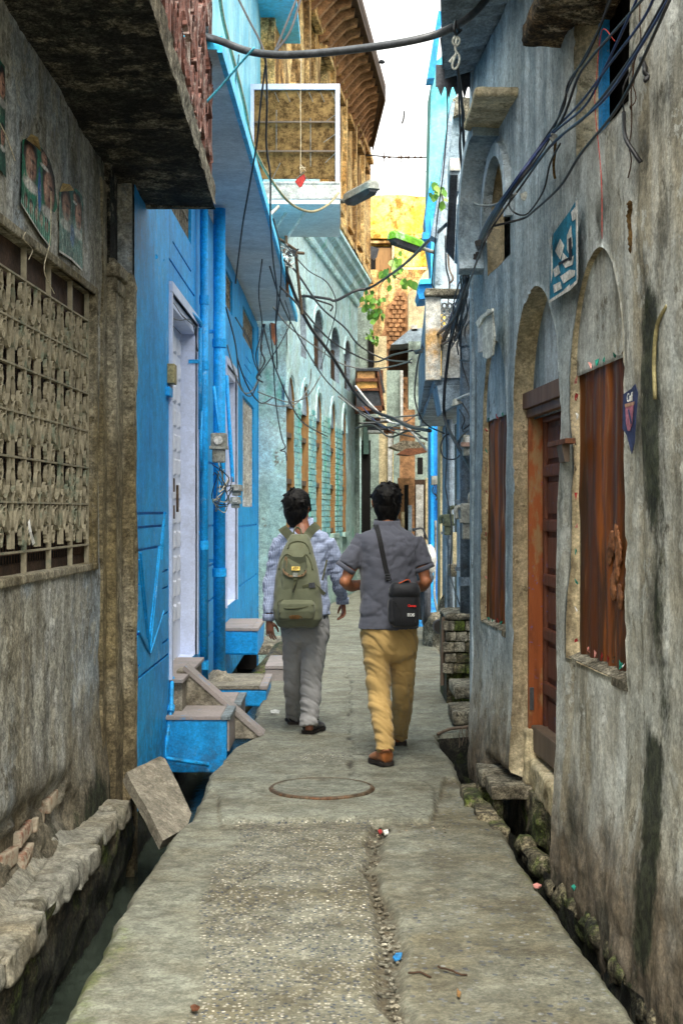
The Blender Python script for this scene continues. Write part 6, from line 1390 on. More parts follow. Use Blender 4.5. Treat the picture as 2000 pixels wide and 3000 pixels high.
for r_, y_ in ((.075,0),(.085,0),(.085,.25),(.07,.25),(.07,.02)): rings.append([Vector((c.x+r_*math.cos(a), c.y+y_, c.z+r_*math.sin(a))) for a in np.linspace(0, 2*math.pi, 16, endpoint=False)])
g.loft(rings, cap=True); g.build('pipe_end', M['tinblack'], PM)
g = G(); g.tube([c+Vector((0,-.005,0)), c+Vector((0,.0,0))], .072, 16); g.build('pipe_hole_shade', M['black'], PM)  # black disc painted as the shade inside the pipe
for (a_, b_, lb) in (((.86,10.85,.12),(1.06,11.45,.212), 'grey stone slab over the right drain, farther of two'), ((.80,10.2,.02),(1.02,10.75,.118), 'pale stone slab over the right drain, nearer of two')):
    o = rough('drain_slab', [(a_, b_)], M['slabedge'], None, .008, 9, .018, int(a_[1]*10)); tag(o, lb, 'stone slab', 'stone slabs over the right drain')
wire([P(1281,2152,9.9), P(1320,2136,10.0), P(1360,2130,10.0), P(1394,2124,9.9)], .012, M['greywood'], 'grey stick laid across the open right drain', 'stick', 'stick', wob=.01)
for k in range(4): wire([P(1345+k*9,2134,9.9), P(1347+k*8,2165,9.9), P(1343+k*11,2190-k*6,9.9)], .003, M['greywood'], 'thin root hanging below the stick over the drain', 'root', 'root', 'roots hanging below the stick', wob=.02)
# the end of the lane under the far houses
g = G(); g.box((-3,46,-.6),(7,46.2,9)); tag(g.build('rear_house', M['brickfar']), 'brick house front at the very end of the lane', 'house')
g = G(); g.box((3.4,20,-.6),(3.6,46,7)); g.box((1.9,21.2,-.6),(3.6,21.4,4)); tag(g.build('side_house', M['greypaint']), 'grey side wall behind the blue fronts on the right', 'house')
# street lamps
t = thing('street_lamp', P(1150,700,20), 'street lamp with green algae on its long housing, right', 'street lamp', 'long street lamps over the lane')
def lampbody(t, c0, c1, w, h, mat, arm_to):
    d = (c1-c0).normalized(); up = Vector((0,0,1)); s_ = d.cross(up).normalized(); up = s_.cross(d).normalized()
    rings = []
    for f_, a_, b_ in ((0,.8,.7),(.04,1,1),(.9,1,1),(.96,.8,.8),(1,.4,.5)):
        p = c0.lerp(c1, f_); rings.append([p+s_*w*a_*x_+up*h*b_*z_ for x_, z_ in ((-1,-.2),(-.9,.6),(-.4,1),(.4,1),(.9,.6),(1,-.2))])
    g = G(); g.loft(rings); g.build('housing', mat, t)
    g = G(); rings = []
    for f_, k_ in ((.03,.6),(.1,1),(.85,1),(.9,.6)):
        p = c0.lerp(c1, f_); rings.append([p+s_*w*.8*x_+up*h*z_*k_ for x_, z_ in ((-1,-.2),(1,-.2),(.7,-.8),(-.7,-.8))])
    g.loft(rings); g.build('lens', M['tinblack'], t)
    g = G(); g.tube([c1-d*.05, arm_to], .03, 8); g.build('arm', M['greycable'], t, smooth=True)
M['algae'] = simple('algae_lamp_cover', S(96,160,30), .6, .15, 4, 0, dirt=S(214,222,214))
lampbody(t, P(1146,695,20), P(1236,728,20.5), .10, .11, M['algae'], P(1290,745,20.8))
t = thing('street_lamp', P(1090,560,18), 'grey street lamp on the screened balcony side, left', 'street lamp', 'long street lamps over the lane')
lampbody(t, P(1096,548,17.4), P(1015,590,18.2), .09, .10, M['meter'], P(992,590,18.4))
# sky wires with insulators
for (y_, r_, lb) in ((460,.018,'overhead wire with knots seen against the sky'), (501,.006,'lower thin overhead wire seen against the sky')):
    t = thing('overhead_wire', P(1170,y_,33), lb, 'wire', 'overhead wires against the sky'); g = G(); g.tube(spline([P(1070,y_-6,33), P(1150,y_,33), P(1210,y_+2,33), P(1280,y_-1,33)], 5), r_, 6); g.build('line', M['cable'], t)
    if y_ == 460:
        for k, x_ in enumerate((1125,1168,1175,1188,1196,1215,1232,1140)):
            q = G(); q.ell(P(x_, y_+1, 33), (.04,.04,.03), 8, 6); q.build('insulator', M['darkwood'], t)
            if k in (0, 2, 4): q = G(); q.tube([P(x_, y_-18, 33), P(x_, y_+16, 33)], .012, 5); q.build('rod', M['cable'], t)
wire([P(1182,440,33), P(1178,500,33)], .006, M['cable'], 'short wire joining the two overhead wires')
wire([P(1183,325,30), P(1182,345,30), P(1177,362,30)], .02, M['cable'], 'scrap of torn kite tangled high in the sky', 'kite_scrap', 'kite scrap')
# small plants growing from walls: heart leaves
def plant(name, label, pts, Y, n, size, stem=None):
    c = P(*pts[0], Y); t = thing(name, c, label, 'plant'); L = wloc(t)
    for s_ in stem or (): g = G(); g.tube(spline([P(x, y, Y) for x, y in s_], 4), .008, 5); g.build('stem', M['greywood'], t)
    q = G(); sh = [(0,0,0),(.35,.22,.05),(.5,.55,.08),(.3,.85,.02),(.02,1.15,-.15),(-.3,.85,.02),(-.5,.55,.08),(-.35,.22,.05)]; q.add([(x*size, z*.5*size, -y*size) for x, y, z in sh]+[(0,.0,-.5*size)], [(8,i,(i+1)%8) for i in range(8)])
    pr = q.build('leaf', M['leaf'], t, local=True); first_ = True
    for k in range(n):
        a_ = pts[rng.randrange(len(pts))]; o = pr if first_ else pr.copy()
        if not first_: COL.objects.link(o); o.parent = t
        first_ = False; o.location = P(a_[0]+rng.uniform(-13,13), a_[1]+rng.uniform(-12,12), Y+rng.uniform(-.25,.25))-L
        o.rotation_euler = (rng.uniform(-.6,.6), rng.uniform(-.9,.9), rng.uniform(-1.2,1.2)); s__ = rng.uniform(.6,1.1); o.scale = (s__,)*3
plant('wall_plant', 'dense leafy fig sapling growing from the turquoise cornice', [(1080,860),(1090,880),(1075,900),(1100,905),(1110,880),(1098,925),(1070,870),(1105,915)], 27.5, 60, .12, [[(1075,850),(1085,880),(1095,920)]])
plant('wall_plant', 'sparse hanging fig branch with heart leaves before the yellow wall', [(1140,765),(1160,760),(1130,785),(1145,800),(1148,830),(1190,815),(1185,835),(1195,830),(1172,780),(1165,745)], 24, 26, .15, [[(1110,840),(1140,800),(1155,750)],[(1140,800),(1175,820),(1190,812)]])
plant('wall_plant', 'small fig seedling on the roof edge of the upper grey house', [(1270,560),(1285,545),(1300,560),(1296,590),(1280,535)], 13, 16, .075, [[(1300,600),(1290,560),(1275,540)]])
plant('wall_plant', 'tuft of grass green leaves above the green house doorway', [(1085,975),(1092,985),(1098,1000)], 29.8, 26, .09, [[(1096,1010),(1088,980)]])
# ------------------------------------------------------------------ people
from mathutils.bvhtree import BVHTree
def bvh(o):
    L = wloc(o); me = o.data
    return BVHTree.FromPolygons([v.co+L for v in me.vertices], [tuple(p.vertices) for p in me.polygons])
def hit(tree, px, py, off=0.0, fallback=9.0):
    o = Vector((0,0,CH)); d = P(px, py, 1.0)-o; d.normalize(); h = tree.ray_cast(o, d)
    return (h[0]-d*off) if h[0] is not None else P(px, py, fallback)
def sring(c, rx, ry, n=24, e=2.3, tilt=0):
    out = []
    for k in range(n):
        a = 2*math.pi*k/n; ca, sa = math.cos(a), math.sin(a)
        out.append(Vector((c[0]+rx*math.copysign(abs(ca)**(2/e), ca), c[1]+ry*math.copysign(abs(sa)**(2/e), sa), c[2]+tilt*sa*ry)))
    return out
def torso(g, rows, Y, e=2.4):   # rows: (py, cx, halfwidth px, depth m, dY)
    g.loft([sring(P(cx_, py, Y)+Vector((0, dy, 0)), hw/F*Y, dp, 28, e) for py, cx_, hw, dp, dy in rows][::-1])
def limb(g, pts, rs, n=14):
    sp = spline(pts, 6); k = len(sp)-1; rr = [float(np.interp(i/k, np.linspace(0, 1, len(rs)), rs)) for i in range(k+1)]
    g.tube(sp, rr, n)
def hand(g, w, d, side, s=1.0, curl=.5, up=Vector((0,-1,0))):
    """w wrist, d direction of the fingers, side = direction of the thumb, up = back of the hand"""
    d = d.normalized(); sd_ = (side-d*side.dot(d)).normalized(); nn = d.cross(sd_).normalized()
    if nn.dot(up) < 0: nn = -nn
    pl = .09*s; kn = w+d*pl
    rings = []
    for f_, hw, ht in ((-.15,.026,.02),(.1,.030,.018),(.5,.038,.016),(.95,.040,.013)):
        c = w+d*pl*f_; rings.append([c+sd_*(hw*s*math.cos(a))+nn*(ht*s*math.sin(a)) for a in np.linspace(0, 2*math.pi, 14, endpoint=False)])
    g.loft(rings)
    for k, (o_, L_, r_) in enumerate(((.030,.070,.0082),(.010,.080,.0086),(-.011,.073,.0082),(-.031,.056,.0072))):
        p = w+d*pl*.88+sd_*o_*s; pts = [p-d*.02*s, p]; dd = d.copy(); ca = curl*(1+.18*k)
        for j, fr_ in enumerate((.45,.32,.23)):
            dd = (dd-nn*math.tan(min(1.2, ca*(.55+.35*j)))).normalized(); pts.append(pts[-1]+dd*L_*fr_*s+sd_*(.004-.003*k)*s)
        g.tube(pts, [r_*s]*2+[r_*s*.98, r_*s*.92, r_*s*.75], 8)
    p = w+d*pl*.25+sd_*.024*s; t1 = p+(d*.6+sd_*.75-nn*.3).normalized()*.036*s; t2 = t1+(d*.9+sd_*.2-nn*.4).normalized()*.030*s; t3 = t2+(d*.9-nn*.4).normalized()*.022*s
    g.tube([p-sd_*.008, p, t1, t2, t3], [.013*s, .013*s, .0105*s, .0095*s, .007*s], 8)
def head(g, c, yaw, pitch=0, s=1.0):
    """skull, jaw, nose, ears; faces +Y turned by yaw about Z"""
    R = Matrix.Rotation(yaw, 3, 'Z') @ Matrix.Rotation(pitch, 3, 'X'); q = lambda x, y, z: Vector(c)+R @ (Vector((x, y, z))*s)
    g.ell(q(0, -.008, .028), (.076*s, .094*s, .088*s), 22, 14, rot=R); g.ell(q(0, .028, -.035), (.058*s, .064*s, .078*s), 18, 12, rot=R)
    g.ell(q(0, .05, -.085), (.030*s, .028*s, .024*s), 12, 8, rot=R)
    g.loft([[q(x, y, z) for x, y, z in ring] for ring in (((-.008,.085,.015),(.008,.085,.015),(.007,.092,.012),(-.007,.092,.012)), ((-.015,.085,-.025),(.015,.085,-.025),(.010,.112,-.024),(-.010,.112,-.024)), ((-.012,.08,-.036),(.012,.08,-.036),(.008,.10,-.036),(-.008,.10,-.036)))])
    g.tube([q(-.022,.088,-.052), q(0,.096,-.051), q(.022,.088,-.052)], .0055, 6); g.tube([q(-.019,.086,-.060), q(0,.093,-.062), q(.019,.086,-.060)], .006, 6)
    for sx in (-1, 1):
        g.tube([q(.05*sx,.072,.022), q(.02*sx,.084,.024)], .006, 6)
        g.tube(spline([q(.076*sx,.0,.02), q(.088*sx,-.008,.024), q(.090*sx,-.012,.0), q(.084*sx,-.004,-.022), q(.076*sx,.004,-.03)], 4), .007, 7); g.ell(q(.079*sx,-.0,-.004), (.006*s,.015*s,.024*s), 8, 6, rot=R)
    return q
def face_bits(t, q, skin_dark):
    for sx in (-1, 1):
        g = G(); g.ell(q(.032*sx,.078,.008), (.011,.007,.008), 10, 7); g.build('eye', M['posterwhite'], t, smooth=True)
        g = G(); g.ell(q(.032*sx,.084,.008), (.005,.003,.005), 8, 6); g.build('pupil', M['posterhair'], t, smooth=True)
        g = G(); g.tube([q(.048*sx,.076,.026), q(.032*sx,.084,.031), q(.016*sx,.086,.027)], .003, 5); g.build('eyebrow', M['hair'], t)
def m_fabric(name, base, var=.12, sc=5, bsc=220, rough=.9, pattern=None, dirt=None):
    n = N(name, True); c = n.mix(n.r(n.noise(sc, 5, .6), .3, .7), tuple(x*(1-var) for x in base), tuple(x*(1+var) for x in base))
    if dirt: c = n.mix(n.mul(n.r(n.noise(4, 5, .65), .52, .66), .5), c, dirt)
    if pattern:
        w1 = n.op('SINE', n.op('MULTIPLY', n.op('ADD', n.xyz('X'), n.op('MULTIPLY', n.xyz('Y'), .6)), 2*math.pi/.011)); w2 = n.op('SINE', n.op('MULTIPLY', n.xyz('Z'), 2*math.pi/.011))
        c = n.mix(n.mul(n.r(w1, .2, .8), .75), c, pattern); c = n.mix(n.mul(n.r(w2, .3, .8), .5), c, pattern)
    n.bump(n.noise(bsc, 3, .6), .35, .0015); n.bump(n.noise(14, 4, .6, dist=.6), .35, .01)
    return n.fin(c, rough, .2, **{'Sheen Weight': .15})
def m_skin(name, c0):
    n = N(name, True); c = n.mix(n.r(n.noise(7, 4, .6), .35, .65), tuple(x*.8 for x in c0), tuple(x*1.15 for x in c0)); n.bump(n.noise(120, 3, .6), .2, .001)
    return n.fin(c, .5, .4, **{'Subsurface Weight': .08})
def m_hair():
    n = N('black_hair', True); c = n.mix(n.r(n.noise(60, 4, .7, st=(1,1,.25)), .4, .65), (.003,.0025,.0025), (.011,.010,.009)); n.bump(n.noise(120, 4, .7, st=(1,1,.2)), .8, .004); return n.fin(c, .5, .12)
M['hair'] = m_hair(); M['skinA'] = m_skin('brown_skin_lighter', S(158,102,70)); M['skinB'] = m_skin('brown_skin_darker', S(128,82,60))
M['polo'] = m_fabric('slate_polo_fabric', S(82,84,94), .08); M['khaki'] = m_fabric('khaki_trouser_fabric', S(176,146,92), .1); M['check'] = m_fabric('checked_shirt_fabric', S(160,172,198), .05, pattern=S(92,100,128))
M['greytr'] = m_fabric('grey_trouser_fabric', S(142,141,140), .1); M['canvas'] = m_fabric('olive_canvas', S(98,101,80), .12, 7, 300, dirt=S(92,84,58)); M['canvasd'] = m_fabric('dark_olive_webbing', S(72,74,52), .1)
M['leather'] = m_fabric('worn_leather', S(128,104,76), .25, 16, 120, .6); M['brass'] = simple('brass_plate', S(206,176,90), .35, .15, 30, .1, .001, metal=.6, obj=True)
M['shoeb'] = m_fabric('brown_shoe_leather', S(146,88,44), .2, 14, 90, .45); M['shoek'] = m_fabric('black_shoe_leather', S(38,36,36), .2, 14, 90, .45); M['sole'] = simple('dark_rubber_sole', S(44,38,34), .8, .2, 20, .2, .002, obj=True)
M['bagblack'] = m_fabric('black_nylon', S(30,31,35), .15, 10, 200, .55); M['strapk'] = m_fabric('black_webbing', S(24,24,26), .1, 10, 300, .7); M['whiteprint'] = simple('white_print', S(226,228,226), .6, .03, 9, 0, obj=True); M['redprint'] = simple('red_print', S(214,40,34), .6, .03, 9, 0, obj=True); M['orangetrim'] = simple('orange_piping', S(220,96,44), .6, .05, 9, 0, obj=True)
def ridge(x, y, s): return 1-np.abs(2*fbm(x, y, s, 3)-1)
def crease(x, y, s): return ridge(x, y, s)**4-.35
def cloth_fn(o, amp, kind, zf=None):
    def fn(co, no):
        L = np.array(wloc(o)); w = co+L; a = w[:,0]*1.0+w[:,1]*.8; z = w[:,2]
        if kind == 'shirt': d = -(crease(a*6+z*5, z*7-a*5, 3))*amp*.5-(crease(a*13-z*10, z*13, 7))*amp*.28-(crease(a*13, z*3, 17))*amp*.25
        else:
            d = -(crease(a*9+z*6, z*8+a*8, 5))*amp*.4-(crease(a*7, z*18+a*12, 9))*amp*.35
            lowk = np.clip((.45-z)/.3, 0, 1); d -= (crease(a*4, z*17+a*9, 19))*amp*.6*lowk
        return co+no*d[:, None]
    return fn
def shoe(t, heel, toe, mat, w=.048, h=.095):
    d = (toe-heel); L_ = d.length; d.normalize(); s_ = Vector((d.y, -d.x, 0)); g = G(); rings = []
    for f_, ww, hh in ((.0,.7,.85),(.08,.9,1.0),(.3,.85,1.05),(.5,.9,.8),(.75,1.05,.6),(.92,.85,.45),(1,.45,.3)):
        p = heel+d*L_*f_; rings.append([p+s_*w*ww*math.cos(a)+Vector((0,0,.012+h*hh*.5+h*hh*.5*math.sin(a))) for a in np.linspace(0, 2*math.pi, 14, endpoint=False)])
    g.loft(rings); o = g.build('shoe', mat, t, smooth=True)
    g = G(); rings = []
    for f_, ww in ((-.02,.75),(.08,1.0),(.3,.92),(.5,.9),(.75,1.12),(.93,.9),(1.02,.45)):
        p = heel+d*L_*f_; rings.append([p+s_*w*ww*sx+Vector((0,0,z)) for sx, z in ((-1,.001),(1,.001),(1.02,.022),(-1.02,.022))])
    g.loft(rings); g.build('sole', M['sole'], o)
    for k in range(4):
        p = heel+d*L_*(.5+.07*k)+Vector((0,0,.012+h*(.86-.07*k))); g = G(); g.tube([p-s_*w*.35, p+Vector((0,0,.004)), p+s_*w*.35], .003, 5); g.build('lace', M['sole'], o)
    return o
def ribbon(tree, pix, w, mat, name, par, off=.006, th=.004, Yf=9.0):
    hp = [hit(tree, x, y, off, Yf) for x, y in pix]; hp = [Vector((p.x, (p.y if i in (0, len(hp)-1) else min(p.y, (hp[i-1].y+hp[i+1].y)/2)), p.z)) for i, p in enumerate(hp)]
    pts = spline(hp, 5); g = G(); rings = []
    for i, p in enumerate(pts):
        tt = (pts[min(i+1, len(pts)-1)]-pts[max(i-1, 0)]).normalized(); s_ = tt.cross(Vector((0,-1,0)))
        s_ = s_.normalized()*w/2 if s_.length > .05 else Vector((w/2,0,0)); n_ = s_.cross(tt).normalized()*th/2
        rings.append([p-s_-n_, p+s_-n_, p+s_+n_, p-s_+n_])
    g.loft(rings); return g.build(name, mat, par)

# ---- the man on the right
YA = 8.9
A = thing('person', (.30, 9.0, 0), 'man in slate grey polo shirt and khaki trousers with a black camera bag, walking away', 'person', 'men walking away down the lane')
g = G(); q = head(g, P(1131,1474,8.98), 0.10, .08, 1.0)
limb(g, [P(1132,1500,8.96), P(1133,1535,8.95), P(1136,1565,8.93)], [.056,.056,.07])
torso(g, [(1556,1136,40,.06,.04),(1576,1136,56,.07,.03),(1600,1137,64,.085,.03),(1700,1138,66,.09,.02),(1800,1137,72,.1,0),(1860,1138,74,.1,0)], YA+.02)
limb(g, [P(1080,1592,8.93), P(1036,1648,8.89), P(1011,1702,8.86)], [.044,.044,.033]); g.ell(P(1010,1703,8.86), (.036,.038,.037), 14, 10); limb(g, [P(1009,1704,8.85), P(1030,1716,8.97), P(1085,1706,9.14)], [.034,.038,.026])
limb(g, [P(1196,1592,8.93), P(1232,1648,8.89), P(1246,1702,8.86)], [.044,.044,.033]); g.ell(P(1247,1703,8.86), (.036,.038,.037), 14, 10); limb(g, [P(1248,1704,8.85), P(1230,1718,8.97), P(1182,1710,9.14)], [.034,.038,.026])
hand(g, P(1085,1702,9.14), Vector((.8,.5,.05)), Vector((0,.3,1)), 1.0, .5, Vector((0,1,0))); hand(g, P(1182,1706,9.14), Vector((-.8,.5,.05)), Vector((0,.3,1)), 1.0, .5, Vector((0,1,0)))
limb(g, [P(1104,1850,8.92), P(1110,2030,8.87), P(1130,2205,8.66)], [.07,.045,.030]); limb(g, [P(1175,1850,8.95), P(1178,2020,9.08), P(1170,2150,9.5)], [.07,.045,.030])
body = g.build('body', M['skinA'], A); refine(body, .0045, smooth=5); face_bits(A, q, None)
g = G(); torso(g, [(1528,1134,35,.072,.05),(1540,1134,40,.078,.04),(1550,1135,50,.085,.03),(1560,1136,70,.095,.02),(1572,1137,84,.105,.01),(1592,1138,90,.115,0),(1640,1138,86,.122,0),(1700,1138,82,.122,0),(1760,1137,82,.125,0),(1810,1137,87,.132,0),(1842,1137,92,.138,0)], YA, 2.5)
limb(g, [P(1072,1584,8.92), P(1044,1620,8.9), P(1016,1660,8.88)], [.075,.070,.062]); limb(g, [P(1206,1584,8.92), P(1226,1620,8.9), P(1240,1660,8.88)], [.075,.070,.062])
shirt = g.build('polo_shirt', M['polo'], A); refine(shirt, .008, smooth=4, fn=cloth_fn(shirt, .022, 'shirt'))
for cx_, cy_, ax in ((1013,1664,Vector((-28,40,0))), (1242,1664,Vector((16,40,0)))):
    d = Vector((ax.x, 0, -ax.y)).normalized(); c = P(cx_, cy_, 8.88); s_ = Vector((0,1,0)); u_ = d.cross(s_)
    g = G(); rings = []
    for f_, r_ in ((-.016,.062),(-.012,.066),(.012,.067),(.014,.060)): rings.append([c+d*f_+(s_*math.cos(a)+u_*math.sin(a))*r_ for a in np.linspace(0, 2*math.pi, 24, endpoint=False)])
    g.loft(rings, cap=False); g.build('sleeve_band', M['polo'], A, smooth=True)
g = G(); rings = []
for py, hw, dp, dy in ((1546,42,.084,.045),(1532,40,.082,.05),(1522,38,.078,.055),(1526,35,.07,.055),(1546,37,.072,.045)): rings.append(sring(P(1134,py,YA)+Vector((0,dy,0)), hw/F*YA, dp, 28, 2.1, tilt=.12))
g.loft(rings, cap=False); g.build('collar', M['polo'], A, smooth=True)
g = G(); torso(g, [(1822,1138,80,.115,0),(1850,1138,84,.125,0),(1885,1139,84,.125,0),(1915,1141,76,.11,0),(1928,1141,60,.085,0),(1940,1141,36,.05,0)], YA, 2.3)
limb(g, [P(1103,1880,8.9), P(1106,1960,8.89), P(1110,2040,8.86), P(1121,2120,8.76), P(1127,2206,8.68)], [.092,.084,.076,.070,.062]); limb(g, [P(1180,1880,8.93), P(1180,1960,8.98), P(1178,2040,9.1), P(1174,2100,9.3), P(1171,2156,9.48)], [.092,.080,.068,.060,.052])
tr = g.build('trousers', M['khaki'], A); refine(tr, .008, smooth=5, fn=cloth_fn(tr, .030, 'tr'))
shoe(A, P(1137,2244,8.67)*1, P(1092,2230,8.84), M['shoeb']); 
for o in A.children:
    pass
s0 = PZ(1138,2246,0.0); A.children[-1]
shoe(A, PZ(1171,2184,0.0), PZ(1162,2160,0.0)+Vector((-.0,.12,0)), M['shoeb'])
# hair as tufts over the skull
def hair(t, c, yaw, pitch, s, seed, spikes=26, rx=.088, side=None):
    R = Matrix.Rotation(yaw, 3, 'Z') @ Matrix.Rotation(pitch, 3, 'X'); q = lambda x, y, z: Vector(c)+R @ (Vector((x, y, z))*s); r2 = random.Random(seed)
    g = G(); g.ell(q(0,-.016,.040), (rx*s,.100*s,.092*s), 22, 14, rot=R); g.ell(q(0,-.040,-.012), (rx*.90*s,.066*s,.086*s), 18, 12, rot=R); g.ell(q(0,-.046,-.065), (.062*s,.042*s,.052*s), 14, 9, rot=R); g.ell(q(0,-.036,-.098), (.050*s,.036*s,.036*s), 12, 8, rot=R)
    for sx in (-1, 1): g.tube([q(.074*sx,.012,.03), q(.077*sx,.018,-.004), q(.074*sx,.020,-.022)], [.014,.01,.006], 8)
    for k in range(spikes):
        a = r2.uniform(0, 2*math.pi); e_ = r2.uniform(.1, 1.45); d = Vector((math.cos(a)*math.cos(e_), math.sin(a)*math.cos(e_), math.sin(e_))); b = Vector((d.x*rx*.92, -.016+d.y*.095, .036+d.z*.088))
        tng = d.cross(Vector((r2.uniform(-1,1), r2.uniform(-1,1), r2.uniform(-1,1)))).normalized(); tip = b+(d*.35+tng*.9).normalized()*r2.uniform(.02, .042)+d*.006
        g.tube([q(*b), q(*(b.lerp(tip, .6)+d*.004)), q(*tip)], [.011,.007,.0025], 6)
    o = g.build('hair', M['hair'], t)
    refine(o, .0042, smooth=1, fn=lambda co, no: co+no*((ridge(co[:,0]*50+co[:,1]*30, co[:,2]*18+co[:,1]*22, seed)-.75)*.005)[:, None])
    g = G()
    for k in range(170):
        a = r2.uniform(0, 2*math.pi); e_ = r2.uniform(-.5, 1.45); d = Vector((math.cos(a)*math.cos(e_), math.sin(a)*math.cos(e_), math.sin(e_)))
        if e_ < .35 and d.y > .1: continue
        b = Vector((d.x*rx*.97, -.018+d.y*.098, .034+d.z*.094)); tng = (Vector((0,0,-1))+Vector((r2.uniform(-1,1), r2.uniform(-1,1), r2.uniform(-.6,1)))*.8).normalized(); tip = b+tng*r2.uniform(.02,.04)+d*r2.uniform(.002,.009)
        g.tube([q(*b), q(*(b.lerp(tip, .5)+d*.004)), q(*tip)], [.002,.0016,.0005], 3)
    o2 = g.build('loose_hair', M['hair'], t); o2['kind'] = 'stuff'
    return o
ho = hair(A, P(1131,1478,8.98), .10, .08, 1.06, 4, 30, .090)
for k, (x, y) in enumerate(((1128,1404),(1134,1400),(1122,1410),(1140,1407))):
    g = G(); g.tube([P(1131+(k-1.5)*2,1424,8.95), P((1131+x)/2,1412,8.95), P(x,y,8.95)], [.003,.002,.0008], 5); g.build('hair_strand', M['hair'], A)
# polo details: shoulder seams, hem slit
ts = bvh(shirt)
for pix in (((1062,1560),(1056,1590),(1058,1625),(1062,1650)), ((1216,1560),(1218,1590),(1214,1625),(1208,1650))):
    pts = [hit(ts, x, y, .001) for x, y in pix]; g = G(); g.tube(spline(pts, 4), .0018, 5); g.build('seam', M['polo'], A)
# camera bag: hangs from the strap, a thing of its own
CBG = thing('camera_bag', P(1184,1835,8.68), 'black camera bag with red and white lettering hanging at the right man\'s hip', 'camera bag')
Yb = 8.66
g = G(); g.loft([sring(P(cx_, py, Yb)+Vector((0,dy,0)), hw/F*Yb, dp, 28, e_) for py, cx_, hw, dp, dy, e_ in ((1836,1186,34,.05,.0,3),(1830,1186,40,.062,.0,3.6),(1800,1185,43,.068,0,4),(1760,1184,45,.07,0,4),(1728,1184,44,.07,0,4),(1714,1184,40,.062,0,3.4),(1708,1184,34,.045,0,3))], cap=True)
bag = g.build('case', M['bagblack'], CBG, smooth=True)
tb = bvh(bag)
g = G(); g.loft([sring(P(1184,py,Yb), hw/F*Yb, dp, 28, 3.6) for py, hw, dp in ((1746,46.5,.0735),(1728,46,.074),(1713,41.5,.066),(1706,34,.047))], cap=True); g.build('lid', M['bagblack'], CBG, smooth=True)
for pix in (((1148,1745),(1165,1722),(1178,1712)), ((1143,1756),(1158,1765),(1170,1790),(1178,1822)), ((1224,1740),(1225,1780),(1216,1826))):
    pts = spline([hit(tb, x, y, .003, 8.6) for x, y in pix], 5); g = G(); g.tube(pts, .003, 6); g.build('zip', M['strapk'], CBG)
g = G(); g.loft([sring(P(1147,py,Yb-.0)+Vector((0,-.01,0)), hw/F*Yb, .05, 16, 3) for py, hw in ((1826,7),(1815,12),(1780,13),(1760,11),(1750,6))]); g.build('side_pocket', M['bagblack'], CBG, smooth=True)
bt = curve_text('lettering', 'Canon', hit(tb, 1206, 1775, .004, 8.6), .019, (1,0,-.02), (0,0,1), M['redprint'], CBG, .001, .0008)
bt = curve_text('lettering', 'EOS', hit(tb, 1203, 1802, .004, 8.6), .024, (1,0,-.02), (0,0,1), M['whiteprint'], CBG, .001, .0012)
g = G(); g.tube(spline([P(1168,1709,Yb-.05), P(1180,1704,Yb-.06), P(1192,1698,Yb-.05), P(1199,1700,Yb-.03), P(1203,1712,Yb-.02)], 4), .0028, 6); g.build('piping', M['orangetrim'], CBG)
g = G(); g.prism([P(1172,1708,Yb-.045), P(1192,1700,Yb-.045), P(1200,1704,Yb-.03), P(1204,1716,Yb-.03), P(1174,1716,Yb-.045)], (0,.02,0)); g.build('top_flap', M['bagblack'], CBG)
st = ribbon(ts, [(1098,1536),(1104,1548),(1112,1580),(1122,1630),(1132,1675),(1140,1702)], .030, M['strapk'], 'strap', CBG, .006, .004, 8.78)
g = G(); c = hit(ts, 1135, 1690, .012, 8.76)
for dz in (-.016, 0, .016): g.box((c.x-.018, c.y-.004, c.z+dz-.003), (c.x+.018, c.y+.004, c.z+dz+.003))
for dx in (-.018, .014): g.box((c.x+dx, c.y-.004, c.z-.018), (c.x+dx+.004, c.y+.004, c.z+.018))
g.build('strap_buckle', M['tinblack'], CBG)
g = G(); g.tube(spline([P(1140,1703,8.70), P(1146,1712,8.66), P(1141,1722,8.64), P(1148,1728,8.63), P(1143,1716,8.64)], 4), .003, 6); g.build('strap_hook', M['tinblack'], CBG)

# ---- the man on the left
YB_ = 10.0
B = thing('person', (-.26, 10.0, 0), 'man in a checked shirt and grey trousers carrying an olive backpack, walking away', 'person', 'men walking away down the lane')
g = G(); q = head(g, P(873,1490,10.02), -.42, .16, .98)
limb(g, [P(878,1505,10.0), P(883,1538,9.99), P(888,1570,9.97)], [.054,.054,.066])
torso(g, [(1560,888,40,.06,.04),(1578,889,48,.07,.03),(1620,889,64,.085,.03),(1700,889,58,.085,.02),(1790,890,62,.09,0),(1850,894,62,.09,0)], YB_+.02)
limb(g, [P(834,1590,10.0), P(806,1640,10.02), P(795,1700,10.02), P(790,1812,9.95)], [.046,.042,.036,.026]); hand(g, P(789,1816,9.95), Vector((.05,-.02,-1)), Vector((.6,-.5,0)), .95, .28, Vector((-1,0,0)))
limb(g, [P(945,1590,10.0), P(976,1640,10.02), P(990,1690,10.04), P(1003,1762,10.18)], [.046,.042,.036,.026]); hand(g, P(1004,1765,10.18), Vector((.1,.15,-1)), Vector((-.3,1,0)), .95, .75, Vector((1,-.2,0)))
limb(g, [P(862,1850,10.02), P(856,1990,10.14), P(860,2115,10.42)], [.065,.042,.028]); limb(g, [P(922,1850,10.0), P(912,1990,10.0), P(905,2140,9.93)], [.065,.042,.028])
body = g.build('body', M['skinB'], B); refine(body, .0045, smooth=2); face_bits(B, q, None)
